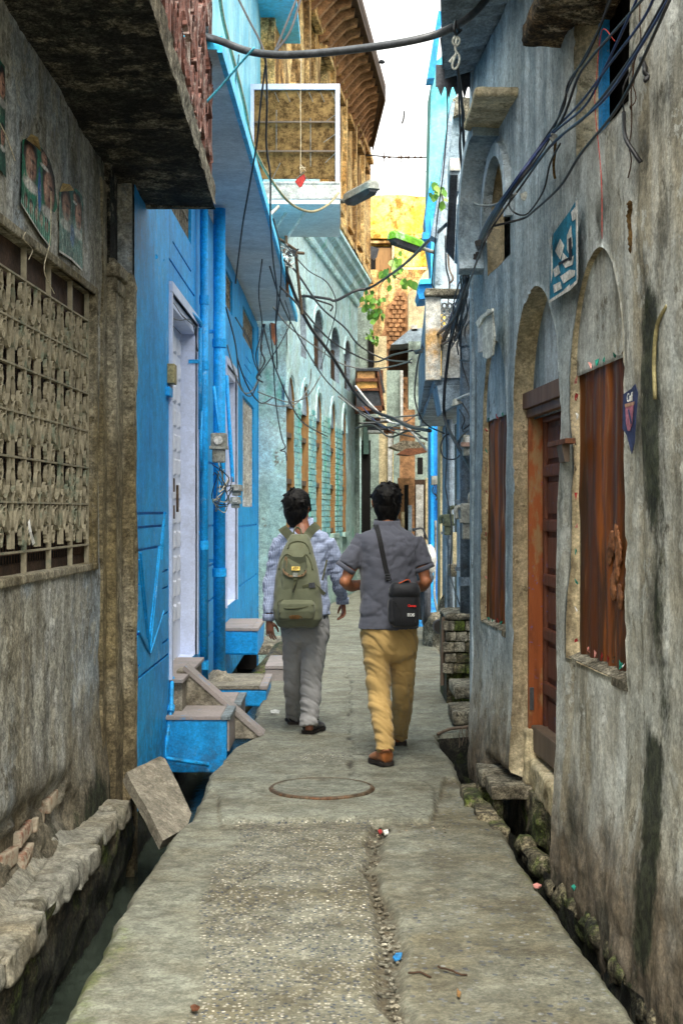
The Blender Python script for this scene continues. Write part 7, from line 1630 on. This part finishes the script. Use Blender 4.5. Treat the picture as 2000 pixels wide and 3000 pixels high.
g = G(); torso(g, [(1530,884,30,.07,.05),(1542,886,36,.075,.04),(1552,888,54,.085,.03),(1562,888,70,.095,.01),(1578,888,79,.105,0),(1600,888,81,.11,0),(1640,887,76,.115,0),(1700,887,72,.115,0),(1760,889,75,.12,0),(1790,891,77,.125,0),(1800,892,76,.125,0)], YB_, 2.5)
limb(g, [P(828,1586,9.99), P(806,1645,10.01), P(794,1705,10.02), P(789,1760,9.98), P(788,1800,9.95)], [.074,.064,.055,.050,.042]); limb(g, [P(952,1586,9.99), P(978,1645,10.02), P(990,1690,10.04), P(998,1730,10.10), P(1003,1755,10.17)], [.074,.064,.056,.048,.042])
sb = g.build('checked_shirt', M['check'], B); refine(sb, .008, smooth=3, fn=cloth_fn(sb, .024, 'shirt'))
g = G(); rings = []
for py, hw, dp, dy in ((1552,38,.084,.045),(1536,35,.082,.05),(1518,33,.076,.05),(1522,30,.066,.05),(1550,31,.066,.045)): rings.append(sring(P(884,py,YB_)+Vector((0,dy,0)), hw/F*YB_, dp, 28, 2.1, tilt=.1))
g.loft(rings, cap=False); g.build('collar', M['check'], B, smooth=True)
for c, r_ in ((P(788,1806,9.95), .044), (P(1003,1758,10.17), .044)):
    g = G(); g.loft([sring(c+Vector((0,0,dz)), rr_2, rr_2*.95, 20, 2) for dz, rr_2 in ((.02,r_),(.018,r_+.003),(-.03,r_+.001),(-.03,r_-.008))], cap=False); g.build('cuff', M['check'], B, smooth=True)
g = G(); torso(g, [(1782,892,70,.11,0),(1810,893,73,.115,0),(1850,895,73,.118,0),(1880,896,66,.105,0),(1892,896,52,.08,0),(1902,896,32,.05,0)], YB_, 2.3)
limb(g, [P(863,1850,10.0), P(858,1930,10.07), P(856,2000,10.15), P(858,2060,10.28), P(860,2102,10.40)], [.088,.074,.062,.056,.052]); limb(g, [P(924,1850,9.99), P(918,1930,9.99), P(912,2000,10.0), P(907,2070,9.96), P(906,2128,9.93)], [.092,.086,.074,.070,.070])
tb_ = g.build('trousers', M['greytr'], B); refine(tb_, .008, smooth=5, fn=cloth_fn(tb_, .026, 'tr'))
shoe(B, PZ(898,2150,0), PZ(898,2150,0)+Vector((.10,.23,0)), M['shoek']); shoe(B, PZ(862,2124,0), PZ(862,2124,0)+Vector((-.03,.25,0)), M['shoek'])
hair(B, P(873,1490,10.02), -.42, .14, 1.12, 9, 16, .086)
tt_ = bvh(tb_)
curve_text('pocket_print', 'OX', hit(tt_, 840, 1840, .006, 9.87), .030, (1,0,0), (0,0,1), M['greycable'], B, .001, .0012)
for pix in (((828,1812),(828,1848),(842,1858),(856,1848),(858,1812)), ((925,1800),(926,1828),(942,1836),(956,1822),(960,1796))):
    pts = [hit(tt_, x, y, .002, 9.87) for x, y in pix]; g = G(); g.tube(pts, .0022, 5); g.build('pocket_seam', M['greycable'], B)
g = G(); pts = [hit(tt_, x, y, .006, 9.87) for x, y in ((930,1803),(952,1795),(953,1812),(933,1815))]; g.prism(pts, (0,.02,0)); tag(g.build('wallet', M['bagblack']), 'black wallet peeking out of the left man\'s back pocket', 'wallet')
# backpack
BP = thing('backpack', P(872,1836,9.72), 'olive canvas backpack with buckled flap and front pocket on the left man\'s back', 'backpack')
Yk = 9.76
rows = ((1840,874,40,.05,.03,2.6),(1834,873,58,.085,.01,3),(1812,873,70,.11,0,3.2),(1780,873,73,.118,0,3.2),(1730,872,69,.115,0,3),(1690,871,64,.11,0,3),(1650,871,56,.10,0,2.8),(1620,872,47,.09,.01,2.6),(1595,874,38,.075,.02,2.5),(1578,876,31,.06,.03,2.4),(1566,877,24,.045,.04,2.3))
g = G(); g.loft([sring(P(cx_, py, Yk)+Vector((0,dy,0)), hw/F*Yk, dp, 32, e_) for py, cx_, hw, dp, dy, e_ in rows]); pk = g.build('main_compartment', M['canvas'], BP)
refine(pk, .007, smooth=3, fn=lambda co, no: co+no*((ridge(co[:,0]*7, co[:,2]*6, 3)-.75)*.012)[:, None]); tk = bvh(pk)
g = G(); g.loft([sring(P(cx_, py, Yk-.095)+Vector((0,dy,0)), hw/F*Yk, dp, 24, 3.4) for py, cx_, hw, dp, dy in ((1818,868,40,.02,.02),(1812,868,50,.035,0),(1790,868,54,.05,0),(1768,869,52,.048,0),(1758,870,46,.035,.01),(1754,870,36,.02,.02))]); o = g.build('lower_pocket', M['canvas'], BP); refine(o, .006, smooth=2, fn=lambda co, no: co+no*((ridge(co[:,0]*9, co[:,2]*9, 5)-.75)*.008)[:, None]); tl = bvh(o)
g = G(); g.loft([sring(P(cx_, py, Yk-.085)+Vector((0,dy,0)), hw/F*Yk, dp, 24, 3.2) for py, cx_, hw, dp, dy in ((1735,862,30,.015,.02),(1730,862,38,.03,.0),(1700,862,40,.042,0),(1660,864,37,.035,0),(1636,866,30,.02,.01))]); o = g.build('upper_pocket', M['canvas'], BP); refine(o, .006, smooth=2, fn=lambda co, no: co+no*((ridge(co[:,0]*9, co[:,2]*9, 8)-.75)*.008)[:, None]); tu = bvh(o)
def patch(tree, pix, mat, name, par, off=.006, th=.004, Yf=9.6):
    pts = [hit(tree, x, y, off, Yf) for x, y in pix]; g = G(); g.prism(pts, (0, th, 0)); return g.build(name, mat, par)
flap = [(834,1630),(896,1632),(900,1665),(892,1684),(878,1691),(848,1690),(834,1680),(828,1664)]
patch(tu, flap, M['canvas'], 'flap', BP, .014, .010, 9.62)
for pix in (((834,1630),(842,1632),(839,1668),(832,1660)), ((828,1664),(838,1676),(836,1684),(829,1675)), ((838,1676),(850,1685),(862,1686),(862,1692),(846,1690),(835,1683)), ((866,1686),(880,1685),(892,1676),(897,1668),(898,1676),(888,1688),(866,1692))):
    patch(tu, pix, M['leather'], 'leather_trim', BP, .0175, .004, 9.615)
patch(tu, [(854,1660),(878,1660),(878,1671),(854,1671)], M['brass'], 'name_plate', BP, .021, .005, 9.61)
curve_text('lettering', 'JEEP', hit(tu, 866, 1665.5, .0235, 9.60), .022, (1,0,0), (0,0,1), M['sole'], BP, .0006, .0003)
for x, y in ((838,1640),(836,1655),(834,1670),(846,1684),(885,1683),(893,1672)):
    c = hit(tu, x, y, .023, 9.6); g = G(); g.ell(c, (.0045,.003,.0045), 8, 5); g.build('stud', M['sole'], BP)
patch(tu, [(857,1680),(871,1680),(870,1700),(866,1734),(855,1734),(860,1700)], M['canvasd'], 'flap_strap', BP, .019, .004, 9.61); patch(tu, [(858,1678),(872,1678),(872,1690),(858,1690)], M['meter'], 'flap_buckle', BP, .024, .005, 9.6)
def zipl(tree, pix, r_, nm='zip', mat=None, off=.002):
    pts = spline([hit(tree, x, y, off, 9.62) for x, y in pix], 5); g = G(); g.tube(pts, r_, 6); return g.build(nm, mat or M['canvasd'], BP, smooth=True)
zipl(tk, ((843,1608),(850,1592),(870,1586),(892,1590),(904,1606),(908,1622)), .006); zipl(tk, ((818,1668),(824,1642),(840,1624),(860,1632),(885,1633),(896,1624),(908,1642),(916,1670)), .006)
zipl(tl, ((816,1778),(840,1783),(880,1781),(918,1773)), .005); zipl(tl, ((814,1775),(816,1762),(832,1756),(870,1755),(905,1754),(918,1762)), .004); zipl(tl, ((816,1778),(820,1792),(818,1800)), .004)
for x in (898,):
    patch(tk, [(904,1708),(922,1706),(923,1722),(905,1722)], M['tinblack'], 'side_buckle', BP, .010, .012, 9.65)
patch(tk, [(884,1716),(906,1710),(906,1718),(886,1722)], M['canvasd'], 'side_strap', BP, .006, .004, 9.64)
g = G(); g.hexa([P(922,1708,9.66), P(922,1719,9.66), P(922,1719,9.665), P(922,1708,9.665), P(955,1738,9.72), P(946,1746,9.72), P(946,1746,9.725), P(955,1738,9.725)]); g.build('strap_end', M['canvas'], BP)
g = G(); g.tube(spline([P(957,1640,9.86), P(952,1665,9.84), P(944,1700,9.82)], 4), .006, 6); g.build('strap_end', M['canvasd'], BP)
tsb = bvh(sb)
ribbon(tsb, [(858,1588),(850,1572),(840,1560),(830,1551),(826,1545)], .062, M['canvas'], 'shoulder_strap', BP, .012, .012, 9.88); ribbon(tsb, [(893,1582),(903,1566),(914,1552),(926,1542),(931,1537)], .062, M['canvas'], 'shoulder_strap', BP, .012, .012, 9.88)
g = G(); g.tube(spline([P(860,1570,9.80), P(862,1552,9.82), P(870,1545,9.83), P(880,1552,9.82), P(884,1568,9.80)], 5), .006, 7); g.build('grab_handle', M['canvasd'], BP, smooth=True)
patch(tl, [(846,1806),(856,1802),(874,1802),(886,1808),(884,1814),(850,1814)], simple('brown_stain_cloth', S(120,86,48), .9, .2, 20, .1, .001, obj=True), 'stain', BP, .003, .002, 9.62)
# a parked motorcycle hidden behind the man on the right: only handlebar and fairing show
MC = thing('parked_motorcycle', P(1235,1800,17.5), 'parked motorcycle mostly hidden behind the right man, handlebar and white cowl showing', 'motorcycle')
g = G(); g.tube(spline([P(1208,1554,17), P(1222,1549,17), P(1238,1550,17.05), P(1250,1580,17.1)], 4), .012, 8); g.tube([P(1216,1551,16.95), P(1207,1553,16.95)], .02, 8); g.build('handlebar', M['tinblack'], MC, smooth=True)
g = G(); g.ell(P(1252,1640,17.1), (.11,.2,.2)); g.build('cowl', M['offwhite'], MC, smooth=True)
c = P(1240,1745,17.3)
for dy_ in (.6, -.5): g = G(); g.tube([c+Vector((0,dy_+.24*math.cos(a),-.04+.26*math.sin(a))) for a in np.linspace(0, 2*math.pi, 24)], .045, 8, cap=False); g.build('wheel', M['tinblack'], MC)
g = G(); g.ell(P(1240,1690,17.2), (.12,.5,.12)); g.build('tank_and_seat', M['tinblack'], MC, smooth=True)
# ------------------------------------------------------------------ cables and wires
GW_ = 'cables strung along and across the lane'
RBc, BLc = M['cable'], M['bluecable']
# blue and black bundle rising along the right wall
bun = [
 ([(1270,1060,13),(1330,900,11),(1380,760,9.6),(1420,660,8.6),(1500,540,7.6),(1600,405,6.6),(1700,300,5.9),(1790,180,5.3),(1880,60,4.8),(1930,-40,4.5)], 'b', .0075, 'upper blue cable of the bundle on the right wall'),
 ([(1262,1080,13),(1335,885,11),(1388,752,9.6),(1430,655,8.5),(1512,530,7.5),(1610,400,6.5),(1712,310,5.8),(1770,200,5.4),(1850,30,4.95),(1880,-40,4.8)], 'b', .007, 'blue cable second from the top of the right bundle'),
 ([(1255,1100,13),(1340,890,11),(1392,755,9.5),(1436,660,8.4),(1520,535,7.4),(1630,410,6.4),(1760,300,5.5),(1860,160,4.9),(1955,0,4.4),(1970,-40,4.35)], 'b', .0075, 'lowest blue cable curving to the upper right corner'),
 ([(1250,1110,13),(1338,905,11),(1386,770,9.6),(1426,668,8.5),(1505,548,7.5),(1600,410,6.6),(1650,340,6.2),(1690,230,5.9),(1730,170,5.6),(1800,90,5.2),(1905,-30,4.7)], 'k', .008, 'black cable weaving through the blue bundle'),
 ([(1248,1120,13),(1345,900,11),(1396,765,9.5),(1440,668,8.4),(1524,548,7.4),(1618,420,6.5),(1720,335,5.7),(1840,180,5.0),(1940,10,4.5),(1960,-40,4.4)], 'k', .008, 'black cable below the blue ones in the bundle'),
 ([(1262,1075,12.8),(1336,898,11),(1384,764,9.6),(1422,664,8.5),(1498,546,7.6),(1594,408,6.7),(1648,318,6.2),(1665,240,6.1),(1720,160,5.7),(1780,20,5.3),(1800,-40,5.2)], 'k', .007, 'black cable splitting up towards the upper shuttered window'),
 ([(1300,980,11.5),(1350,870,10.6),(1392,762,9.5),(1434,664,8.4),(1510,545,7.5),(1606,412,6.6),(1668,250,6.0),(1755,80,5.5),(1790,-40,5.3)], 'k', .006, 'thin black cable leaving the bundle to the shutter'),
 ([(1446,662,8.3),(1530,640,7.5),(1560,620,7.2),(1640,545,6.5),(1700,450,6.0),(1790,340,5.5),(1850,240,5.1),(1960,0,4.5)], 'k', .008, 'black cable sagging separately under the bundle'),
 ([(1500,570,7.6),(1490,600,7.6),(1510,625,7.5),(1545,625,7.3),(1590,560,6.9),(1610,480,6.6),(1640,420,6.4)], 'k', .006, 'black loop hanging below the bundle beside the blue poster'),
]
def offwall(x, y, Y):
    if x <= 1392: return P(x, y, Y)
    o_ = .24 if x < 1515 else .10
    Yw = (ra-o_)/((x-CX)/F-rb); return P(x, y, min(Y, Yw))
for pts, c, r_, lb in bun:
    wire([offwall(x, y, Y) for x, y, Y in pts], r_*.72, BLc if c == 'b' else RBc, lb, group='cable bundle along the right wall')
wire([offwall(x, y, 9) for x, y in ((1385,590),(1400,600),(1440,602),(1480,585),(1510,568))], .006, M['greycable'], 'pale cable looping from the bundle to the awning')
wire([offwall(x, y, 9) for x, y in ((1800,120),(1762,90),(1745,240),(1742,320),(1760,520),(1762,700))], .0015, M['redwire'], 'thin red thread hanging down the right wall', 'thread', 'thread')
for k, (x, y, Y) in enumerate(((1620,405,6.5), (1532,575,7.3), (1395,750,9.4), (1400,712,9.2))):
    Y = offwall(x, y, Y).y; t = thing('cable_knot', P(x, y, Y), ['tape knot binding the bundle near its upper third', 'whitish rag knot tied round the bundle middle', 'black tape knot low on the bundle', 'wire ties just above the low knot of the bundle'][k], 'cable knot')
    g = G()
    for j in range(6): g.tube(spline([P(x+rng.uniform(-9,9), y+rng.uniform(-12,12), Y) for _ in range(4)], 3), .005, 5)
    g.build('wrapping', M['cloth'] if k == 1 else (M['cable'] if k > 1 else M['greycable']), t)['kind'] = 'stuff'
# tangle dropping from the bundle to the right-hand houses
tw = [
 ([(1385,780,9.8),(1350,880,10.8),(1325,960,11.3),(1310,1060,11.6),(1300,1160,11.7),(1303,1230,11.8),(1330,1290,11.4),(1370,1360,11.0),(1385,1400,10.6)], .014, 'thick black cable falling in front of the walled balcony'),
 ([(1370,810,10),(1330,930,11),(1280,980,12),(1240,1020,13),(1215,1030,14)], .014, 'twisted black cable running left to the parapet corner'),
 ([(1372,800,10),(1345,900,10.8),(1322,985,11.2),(1290,1010,12),(1240,1030,13.5),(1217,1036,14)], .010, 'second twisted cable to the parapet corner'),
 ([(1384,790,9.8),(1352,920,10.8),(1345,985,11),(1338,1010,11),(1342,1040,11)], .006, 'short black wire end curling over the pierced parapet'),
 ([(1388,800,9.8),(1366,860,10.4),(1366,930,10.6),(1340,985,11),(1320,1020,11.3)], .006, 'wavy wire over the top of the parapet'),
 ([(1390,800,9.8),(1372,900,10.4),(1352,960,10.8),(1350,1050,11),(1372,1130,11),(1378,1160,10.9)], .006, 'wavy wire dropping to the small wall lamp'),
 ([(1385,930,10.2),(1362,960,10.6),(1365,1000,10.6),(1390,1030,10),(1392,1060,9.8)], .006, 'hooked wire in front of the grey soil pipe'),
 ([(1345,1055,11),(1370,1058,10.8),(1390,1050,10.4)], .006, 'short horizontal wire by the grey soil pipe'),
 ([(1280,860,12),(1290,960,12),(1285,1060,12.4),(1270,1110,13),(1255,1160,13.5),(1240,1190,14)], .006, 'wire hanging in front of the peeling corner post'),
 ([(1262,950,13),(1228,1040,14),(1218,1100,14.5),(1214,1160,15),(1226,1210,15),(1250,1245,15),(1300,1270,14.5)], .009, 'cable hugging the outer face of the walled balcony'),
 ([(1318,1270,13.2),(1300,1280,13.2),(1290,1310,13.2),(1300,1340,13.2),(1330,1345,13),(1350,1325,12.8),(1340,1290,12.8)], .007, 'large wire loop hanging under the balcony'),
 ([(1392,1262,10.4),(1370,1262,10.6),(1350,1280,11),(1342,1300,11.4)], .009, 'stiff cable arc behind the pinkish pipe'),
 ([(1302,1150,12),(1305,1240,12.2),(1308,1340,12.6),(1305,1430,13),(1320,1520,12.8),(1322,1600,12.6),(1318,1680,12.6),(1335,1740,12),(1352,1790,11.8)], .006, 'long thin wire trailing past the green meter to the brick block'),
 ([(1345,1200,11.4),(1360,1230,11.3),(1352,1255,11.4),(1370,1285,11.2)], .006, 'wire tails below the small wall lamp'),
 ([(1352,1180,11.3),(1370,1210,11.2),(1376,1240,11.1),(1356,1258,11.2)], .006, 'looped wire right of the small wall lamp'),
]
for pts, r_, lb in tw: wire([P(x, y, Y) for x, y, Y in pts], r_, RBc, lb, group='tangle of wires on the right of the lane')
for k in range(8):
    x = 1372-k*3; pts = [P(x+20, 740+k*6, 9.4)]
    for j in range(5): pts.append(P(x-8*j+rng.uniform(-10,10), 800+j*50+rng.uniform(-14,14), 10+.4*j))
    wire(pts, .0055, RBc, 'thin black wire in the tangle between bundle and parapet', group='thin wires in the tangle before the parapet')
# wires across the lane
cr = [
 ([(1310,655,13),(1250,710,14.5),(1200,760,16),(1150,800,17.5),(1085,842,18.5),(1040,852,18.5),(985,880,18.5),(960,875,18.5),(905,868,18.5),(880,868,18.5)], .018, RBc, 'black cable swinging from the right roofs to the turquoise wall'),
 ([(905,870,18.5),(930,880,18.6),(972,895,18.7),(968,912,18.7)], .012, RBc, 'short drop tail on the swinging cable'),
 ([(800,700,15),(840,800,15.5),(870,880,16),(910,960,16.5),(970,1040,17),(1040,1150,17.5),(1100,1205,17.5),(1150,1225,17),(1200,1250,16),(1260,1262,14.5)], .020, RBc, 'heavy black cable running down across the middle of the lane'),
 ([(830,760,15),(870,800,16),(940,900,18),(1010,960,19),(1050,1010,20),(1120,1050,20),(1205,1062,18)], .012, RBc, 'cable from the bracket pole to the parapet corner, lower'),
 ([(820,840,15),(880,900,16),(960,990,18),(1040,1040,19),(1100,1060,19),(1150,1040,18),(1210,1026,16)], .012, RBc, 'cable from the bracket pole to the parapet corner, upper'),
 ([(800,900,15),(850,960,16),(930,1020,18),(1010,1070,19),(1100,1080,19),(1180,1065,17),(1208,1050,16)], .009, M['greycable'], 'thin grey wire sagging below the two parapet cables'),
 ([(790,780,15),(830,900,15.5),(900,1030,17),(960,1120,18),(1050,1200,18),(1130,1250,17),(1230,1265,16)], .008, RBc, 'thin wire under the heavy black cable'),
 ([(770,950,14),(800,1060,15),(850,1180,16),(890,1240,17),(960,1280,18)], .008, RBc, 'wire drooping in front of the first arched windows'),
 ([(755,1148,17),(800,1165,17.5),(850,1178,18),(900,1160,18),(940,1100,18)], .008, M['greycable'], 'grey wire sagging over the turquoise corner'),
 ([(770,1180,17),(820,1190,17.5),(870,1180,18),(905,1130,18.5),(912,1080,18.5)], .008, M['greycable'], 'pale wire curving up the turquoise wall'),
 ([(835,715,15),(900,790,16),(960,830,17),(985,900,18),(960,1000,18.5),(940,1080,18.5)], .007, RBc, 'fine wire looping against the turquoise wall'),
 ([(990,1160,18),(1060,1210,18),(1120,1225,18),(1180,1220,17),(1250,1215,16)], .010, M['greycable'], 'grey cable in the low tangle past the tin oriel'),
 ([(1040,1130,18),(1090,1190,18),(1140,1235,18),(1190,1250,17.5),(1250,1320,17)], .014, M['offwhite'], 'pale rope ending at the rusty awning'),
 ([(1050,1210,20),(1100,1235,20),(1160,1230,20),(1215,1250,19),(1250,1240,18)], .012, RBc, 'black cable in the low tangle past the tin oriel'),
 ([(1050,1240,21),(1110,1240,21),(1150,1265,21),(1210,1280,20),(1250,1285,19)], .012, RBc, 'sagging black cable above the stone awning'),
 ([(1060,1190,22),(1120,1250,21),(1180,1240,20),(1240,1200,18)], .008, BLc, 'blue wire in the low tangle past the tin oriel'),
 ([(1040,1255,24),(1090,1245,23),(1140,1280,22),(1200,1262,21),(1250,1290,20)], .016, RBc, 'thick sagging cable behind the low tangle'),
 ([(758,1100,16),(800,1040,16),(830,990,16),(850,940,16),(835,880,15.5)], .006, RBc, 'wire rising beside the end of the blue awning'),
 ([(768,760,14),(758,860,14.5),(768,960,15),(750,1040,15),(762,1100,15.5)], .007, RBc, 'black wire dangling at the far end of the blue awning'),
 ([(775,950,14),(764,1020,14.5),(775,1060,14.5),(752,1105,15),(770,1120,15)], .009, RBc, 'curly wire end at the far end of the blue awning'),
 ([(790,950,13),(800,1050,13.3),(808,1180,13.6),(825,1280,14),(836,1310,14),(822,1320,14),(836,1325,14),(840,1350,14)], .006, RBc, 'long wire with a knotted loop hanging before the turquoise wall'),
 ([(680,1000,15.5),(720,1120,16),(762,1180,16.5),(800,1165,17)], .008, RBc, 'wire swagging from the blue wall over its barred window'),
 ([(662,900,14),(690,1010,14.5),(705,1130,15.5),(735,1160,16.5),(760,1110,17)], .008, RBc, 'wire swagging along the blue wall above the second door'),
 ([(665,1010,14),(690,1100,14.5),(715,1150,15),(742,1140,16),(760,1090,17),(768,1010,17)], .007, M['greycable'], 'grey wire looping under the ventilators of the blue wall'),
 ([(690,930,15),(730,1000,16),(745,1060,16.5),(765,1105,17)], .007, RBc, 'short slanting wire by the far ventilator'),
 ([(1290,110,10),(1310,300,11),(1300,480,11.5),(1280,640,12),(1266,800,12.5),(1266,835,12.6),(1285,860,12.6)], .006, RBc, 'thin wire hanging from the conduit to the blue bay'),
 ([(1338,190,7.8),(1352,300,8.2),(1360,450,8.8),(1376,560,9.2),(1386,650,9.3),(1384,740,9.4)], .010, RBc, 'black twin wire descending from the conduit knot'),
 ([(1340,200,7.8),(1346,350,8.3),(1352,480,8.8),(1372,560,9.2)], .006, RBc, 'thin wire descending beside the twin wire'),
 ([(1350,300,8.2),(1358,340,8.4),(1345,420,8.6),(1355,520,9.0),(1370,570,9.2)], .006, RBc, 'crossing thin wire below the conduit knot'),
 ([(1304,690,12.5),(1306,780,12.5),(1316,830,12.5),(1312,900,12.4),(1322,980,12.2)], .008, RBc, 'black wire dropping past the blue bay'),
 ([(1310,690,12.4),(1314,780,12.4),(1326,815,12.3),(1316,830,12.3)], .009, M['greywood'], 'dry twig caught in the wires by the blue bay'),
]
for pts, r_, mt, lb in cr: wire([P(x, y, Y) for x, y, Y in pts], r_, mt, lb, group=GW_)
# wires at the upper left of the lane
ul = [
 ([(640,-40,9),(655,60,9.5),(685,180,10.2),(715,300,11),(740,420,11.8),(790,520,12.6),(850,595,13.4),(910,620,14),(960,600,14.8),(992,565,16)], .013, M['hosecable'], 'khaki hose looping in front of the screened balcony', 'hose'),
 ([(875,-20,8.2),(830,90,8.0),(800,160,7.8),(782,165,7.8)], .007, RBc, 'black cable dropping to the conduit from above, left one', 'cable'),
 ([(885,-20,8.2),(850,90,8.0),(800,160,7.8)], .007, RBc, 'black cable dropping to the conduit from above, right one', 'cable'),
 ([(690,-20,8.4),(730,60,8.2),(762,122,8.0),(778,180,8.0),(782,300,8.6),(780,420,9),(792,520,9.4),(792,640,9.8),(800,760,10.4),(812,860,11),(808,950,11.4),(812,1080,12)], .0065, RBc, 'long black wire hanging before the blue awning', 'cable'),
 ([(778,190,8.0),(764,300,8.4),(752,420,8.8),(728,560,9.2),(712,650,9.4),(698,760,9.8),(690,830,10)], .006, RBc, 'thin black wire slanting over the blue soffit', 'cable'),
 ([(800,640,12),(820,720,12.6),(824,800,13),(818,880,13.4),(806,960,13.6)], .007, RBc, 'black wire dangling past the edge of the blue awning', 'cable'),
 ([(585,320,8.0),(650,250,7.9),(700,190,7.8),(745,140,7.7)], .007, M['cyanrope'], 'cyan rope tied between the railing and the conduit', 'rope'),
 ([(455,0,7.2),(500,120,7.4),(545,220,7.6),(584,318,7.9)], .006, RBc, 'black wire along the edge of the dark balcony', 'cable'),
 ([(780,640,13.2),(815,605,13.6)], .016, M['offwhite'], 'thin white stay under the screened balcony', 'stay'),
 ([(700,160,9.2),(690,260,9.8),(712,400,10.6),(705,500,11)], .006, M['greycable'], 'grey wire beside the khaki hose', 'cable'),
]
for pts, r_, mt, lb, ct in ul: wire([P(x, y, Y) for x, y, Y in pts], r_, mt, lb, ct, ct, 'wires at the upper left of the lane' if ct == 'cable' else None)
# kite scrap on a string, knotted rubbish
t = thing('hanging_kite_scrap', P(882,545,7.8), 'small red paper scrap hanging on a pale string from the conduit', 'kite scrap')
g = G(); g.tube([P(882,160,7.75), P(880,300,7.75), P(881,420,7.75), P(880,508,7.75)], .0022, 5); g.build('string', M['string'], t)
g = G()
for k in range(6): g.tube(spline([P(880,rng.uniform(480,505),7.75), P(880+rng.uniform(-10,16),rng.uniform(478,500),7.75), P(880+rng.uniform(-8,18),rng.uniform(490,510),7.75)], 4), .0012, 4)
g.build('knot', M['string'], t)['kind'] = 'stuff'
g = G(); g.prism([P(x, y, 7.75) for x, y in ((891,510),(896,522),(884,545),(877,549),(864,532),(868,526))], (0,.012,0)); g.build('scrap', M['red'], t)
g = G()
for k in range(3): g.tube(spline([P(874+k*8,150,7.75), P(872+k*6,165,7.73), P(880+k*2,178,7.73)], 4), .0014, 4)
g.build('tie', M['string'], t)['kind'] = 'stuff'
g = G(); g.ell(P(1119,182,7.5), (.017,.014,.013), 10, 7); o = g.build('cloth_knot', M['tinblack']); refine(o, .004, fn=lambda co, no: co+no*((fbm(co[:,0]*90, co[:,2]*90, 4, 3)-.5)*.014)[:, None]); tag(o, 'small dark knotted rag dangling near the conduit against the sky', 'rag')
# pole bracket with wires at the turquoise corner
t = thing('wire_bracket', P(845,760,15.5), 'iron bracket loaded with knotted wires beside the blue awning', 'bracket')
for pl in (((800,735),(890,742)), ((838,690),(842,870)), ((818,700),(870,735)), ((866,742),(884,920))): g = G(); g.tube([P(pl[0][0], pl[0][1], 15.5), P(pl[1][0], pl[1][1], 15.7)], .018, 7); g.build('rod', M['iron'], t)
for k in range(14):
    x, y = rng.uniform(826,860), rng.uniform(720,790); g = G(); g.tube(spline([P(x+rng.uniform(-16,16), y+rng.uniform(-16,16), 15.5) for _ in range(5)], 4), .010, 5); g.build('wire_coil', [M['cable'], M['greycable'], M['darkwood'], M['cloth']][k % 4], t)
g = G(); g.prism([P(x, y, 15.2) for x, y in ((792,945),(808,948),(812,1000),(804,1012),(796,990))], (0,.04,0)); g.build('tin_flag', M['tinrust'], t)
# litter on the lane
def litter(nm, label, pix, mat, z=.004, th=.006):
    pts = [PZ(x, y, z+rng.uniform(0,.01)) for x, y in pix]; g = G(); g.prism(pts, (0,0,th)); return tag(g.build(nm, mat), label, 'litter', 'litter lying on the lane')
litter('plastic_scrap', 'blue plastic scrap lying in the central crack', [(1150,2808),(1160,2796),(1178,2794),(1174,2810),(1158,2818)], M['bluefar'], -.045)
litter('flower_petal', 'pink red petal on the cement near the right drain', [(1560,2595),(1572,2590),(1586,2596),(1578,2603),(1564,2602)], M['pinkscrap'], -.02)
litter('paper_scrap', 'pale turquoise paper bit among the right footing stones', [(1672,2600),(1680,2594),(1686,2602),(1680,2612)], M['teal'], .0)
litter('dry_leaf', 'rust brown dry leaf near the bottom of the lane', [(558,2952),(570,2946),(586,2954),(580,2962),(562,2962)], M['tinrust'], -.02)
litter('foil_scrap', 'silver foil scrap near the left man\'s heels', [(792,2083),(806,2080),(820,2084),(816,2092),(794,2092)], M['offwhite'], .0)
litter('red_scrap', 'red crumb with white bit where the slab ends', [(1106,2436),(1114,2432),(1120,2440),(1112,2446)], M['red'], -.03)
litter('paper_scrap', 'white paper bit beside the red crumb', [(1122,2436),(1136,2432),(1138,2444),(1126,2448)], M['paper'], -.03)
litter('leaf_scrap', 'yellow brown leaf lower right of the central crack', [(1338,2900),(1350,2912),(1346,2924),(1338,2918)], M['ochrewood'], -.02)
wire([PZ(1280,2836,-.018), PZ(1310,2842,-.015), PZ(1340,2854,-.018), PZ(1368,2856,-.018)], .004, M['darkwood'], 'thin dry twig lying on the pebbled cement', 'twig', 'twig', wob=.01)
wire([PZ(1196,2852,-.018), PZ(1230,2850,-.02), PZ(1262,2862,-.02)], .004, M['darkwood'], 'short dark twig left of the longer twig', 'twig', 'twig', wob=.01)
# loose pebbles and crumbs gathered in the cracks
g = G()
for k in range(260):
    if k % 3: y = rng.uniform(4.3, 7.05); x = .17+(float(fbm(y*1.4, 0, 31, 3))-.5)*.16+rng.gauss(0, .02); z = -.045
    else: x = rng.uniform(-.6, .55); y = 7.1+rng.uniform(-.12, .04); z = -.03
    r_ = rng.uniform(.003, .011); g.ell((x, y, z+r_*.3), (r_*rng.uniform(.8,1.5), r_*rng.uniform(.8,1.5), r_*.7), 6, 4)
o = g.build('gravel', M['slabedge']); o['kind'] = 'stuff'; o['label'] = 'small loose grit gathered in the joints of the lane'; o['category'] = 'gravel'
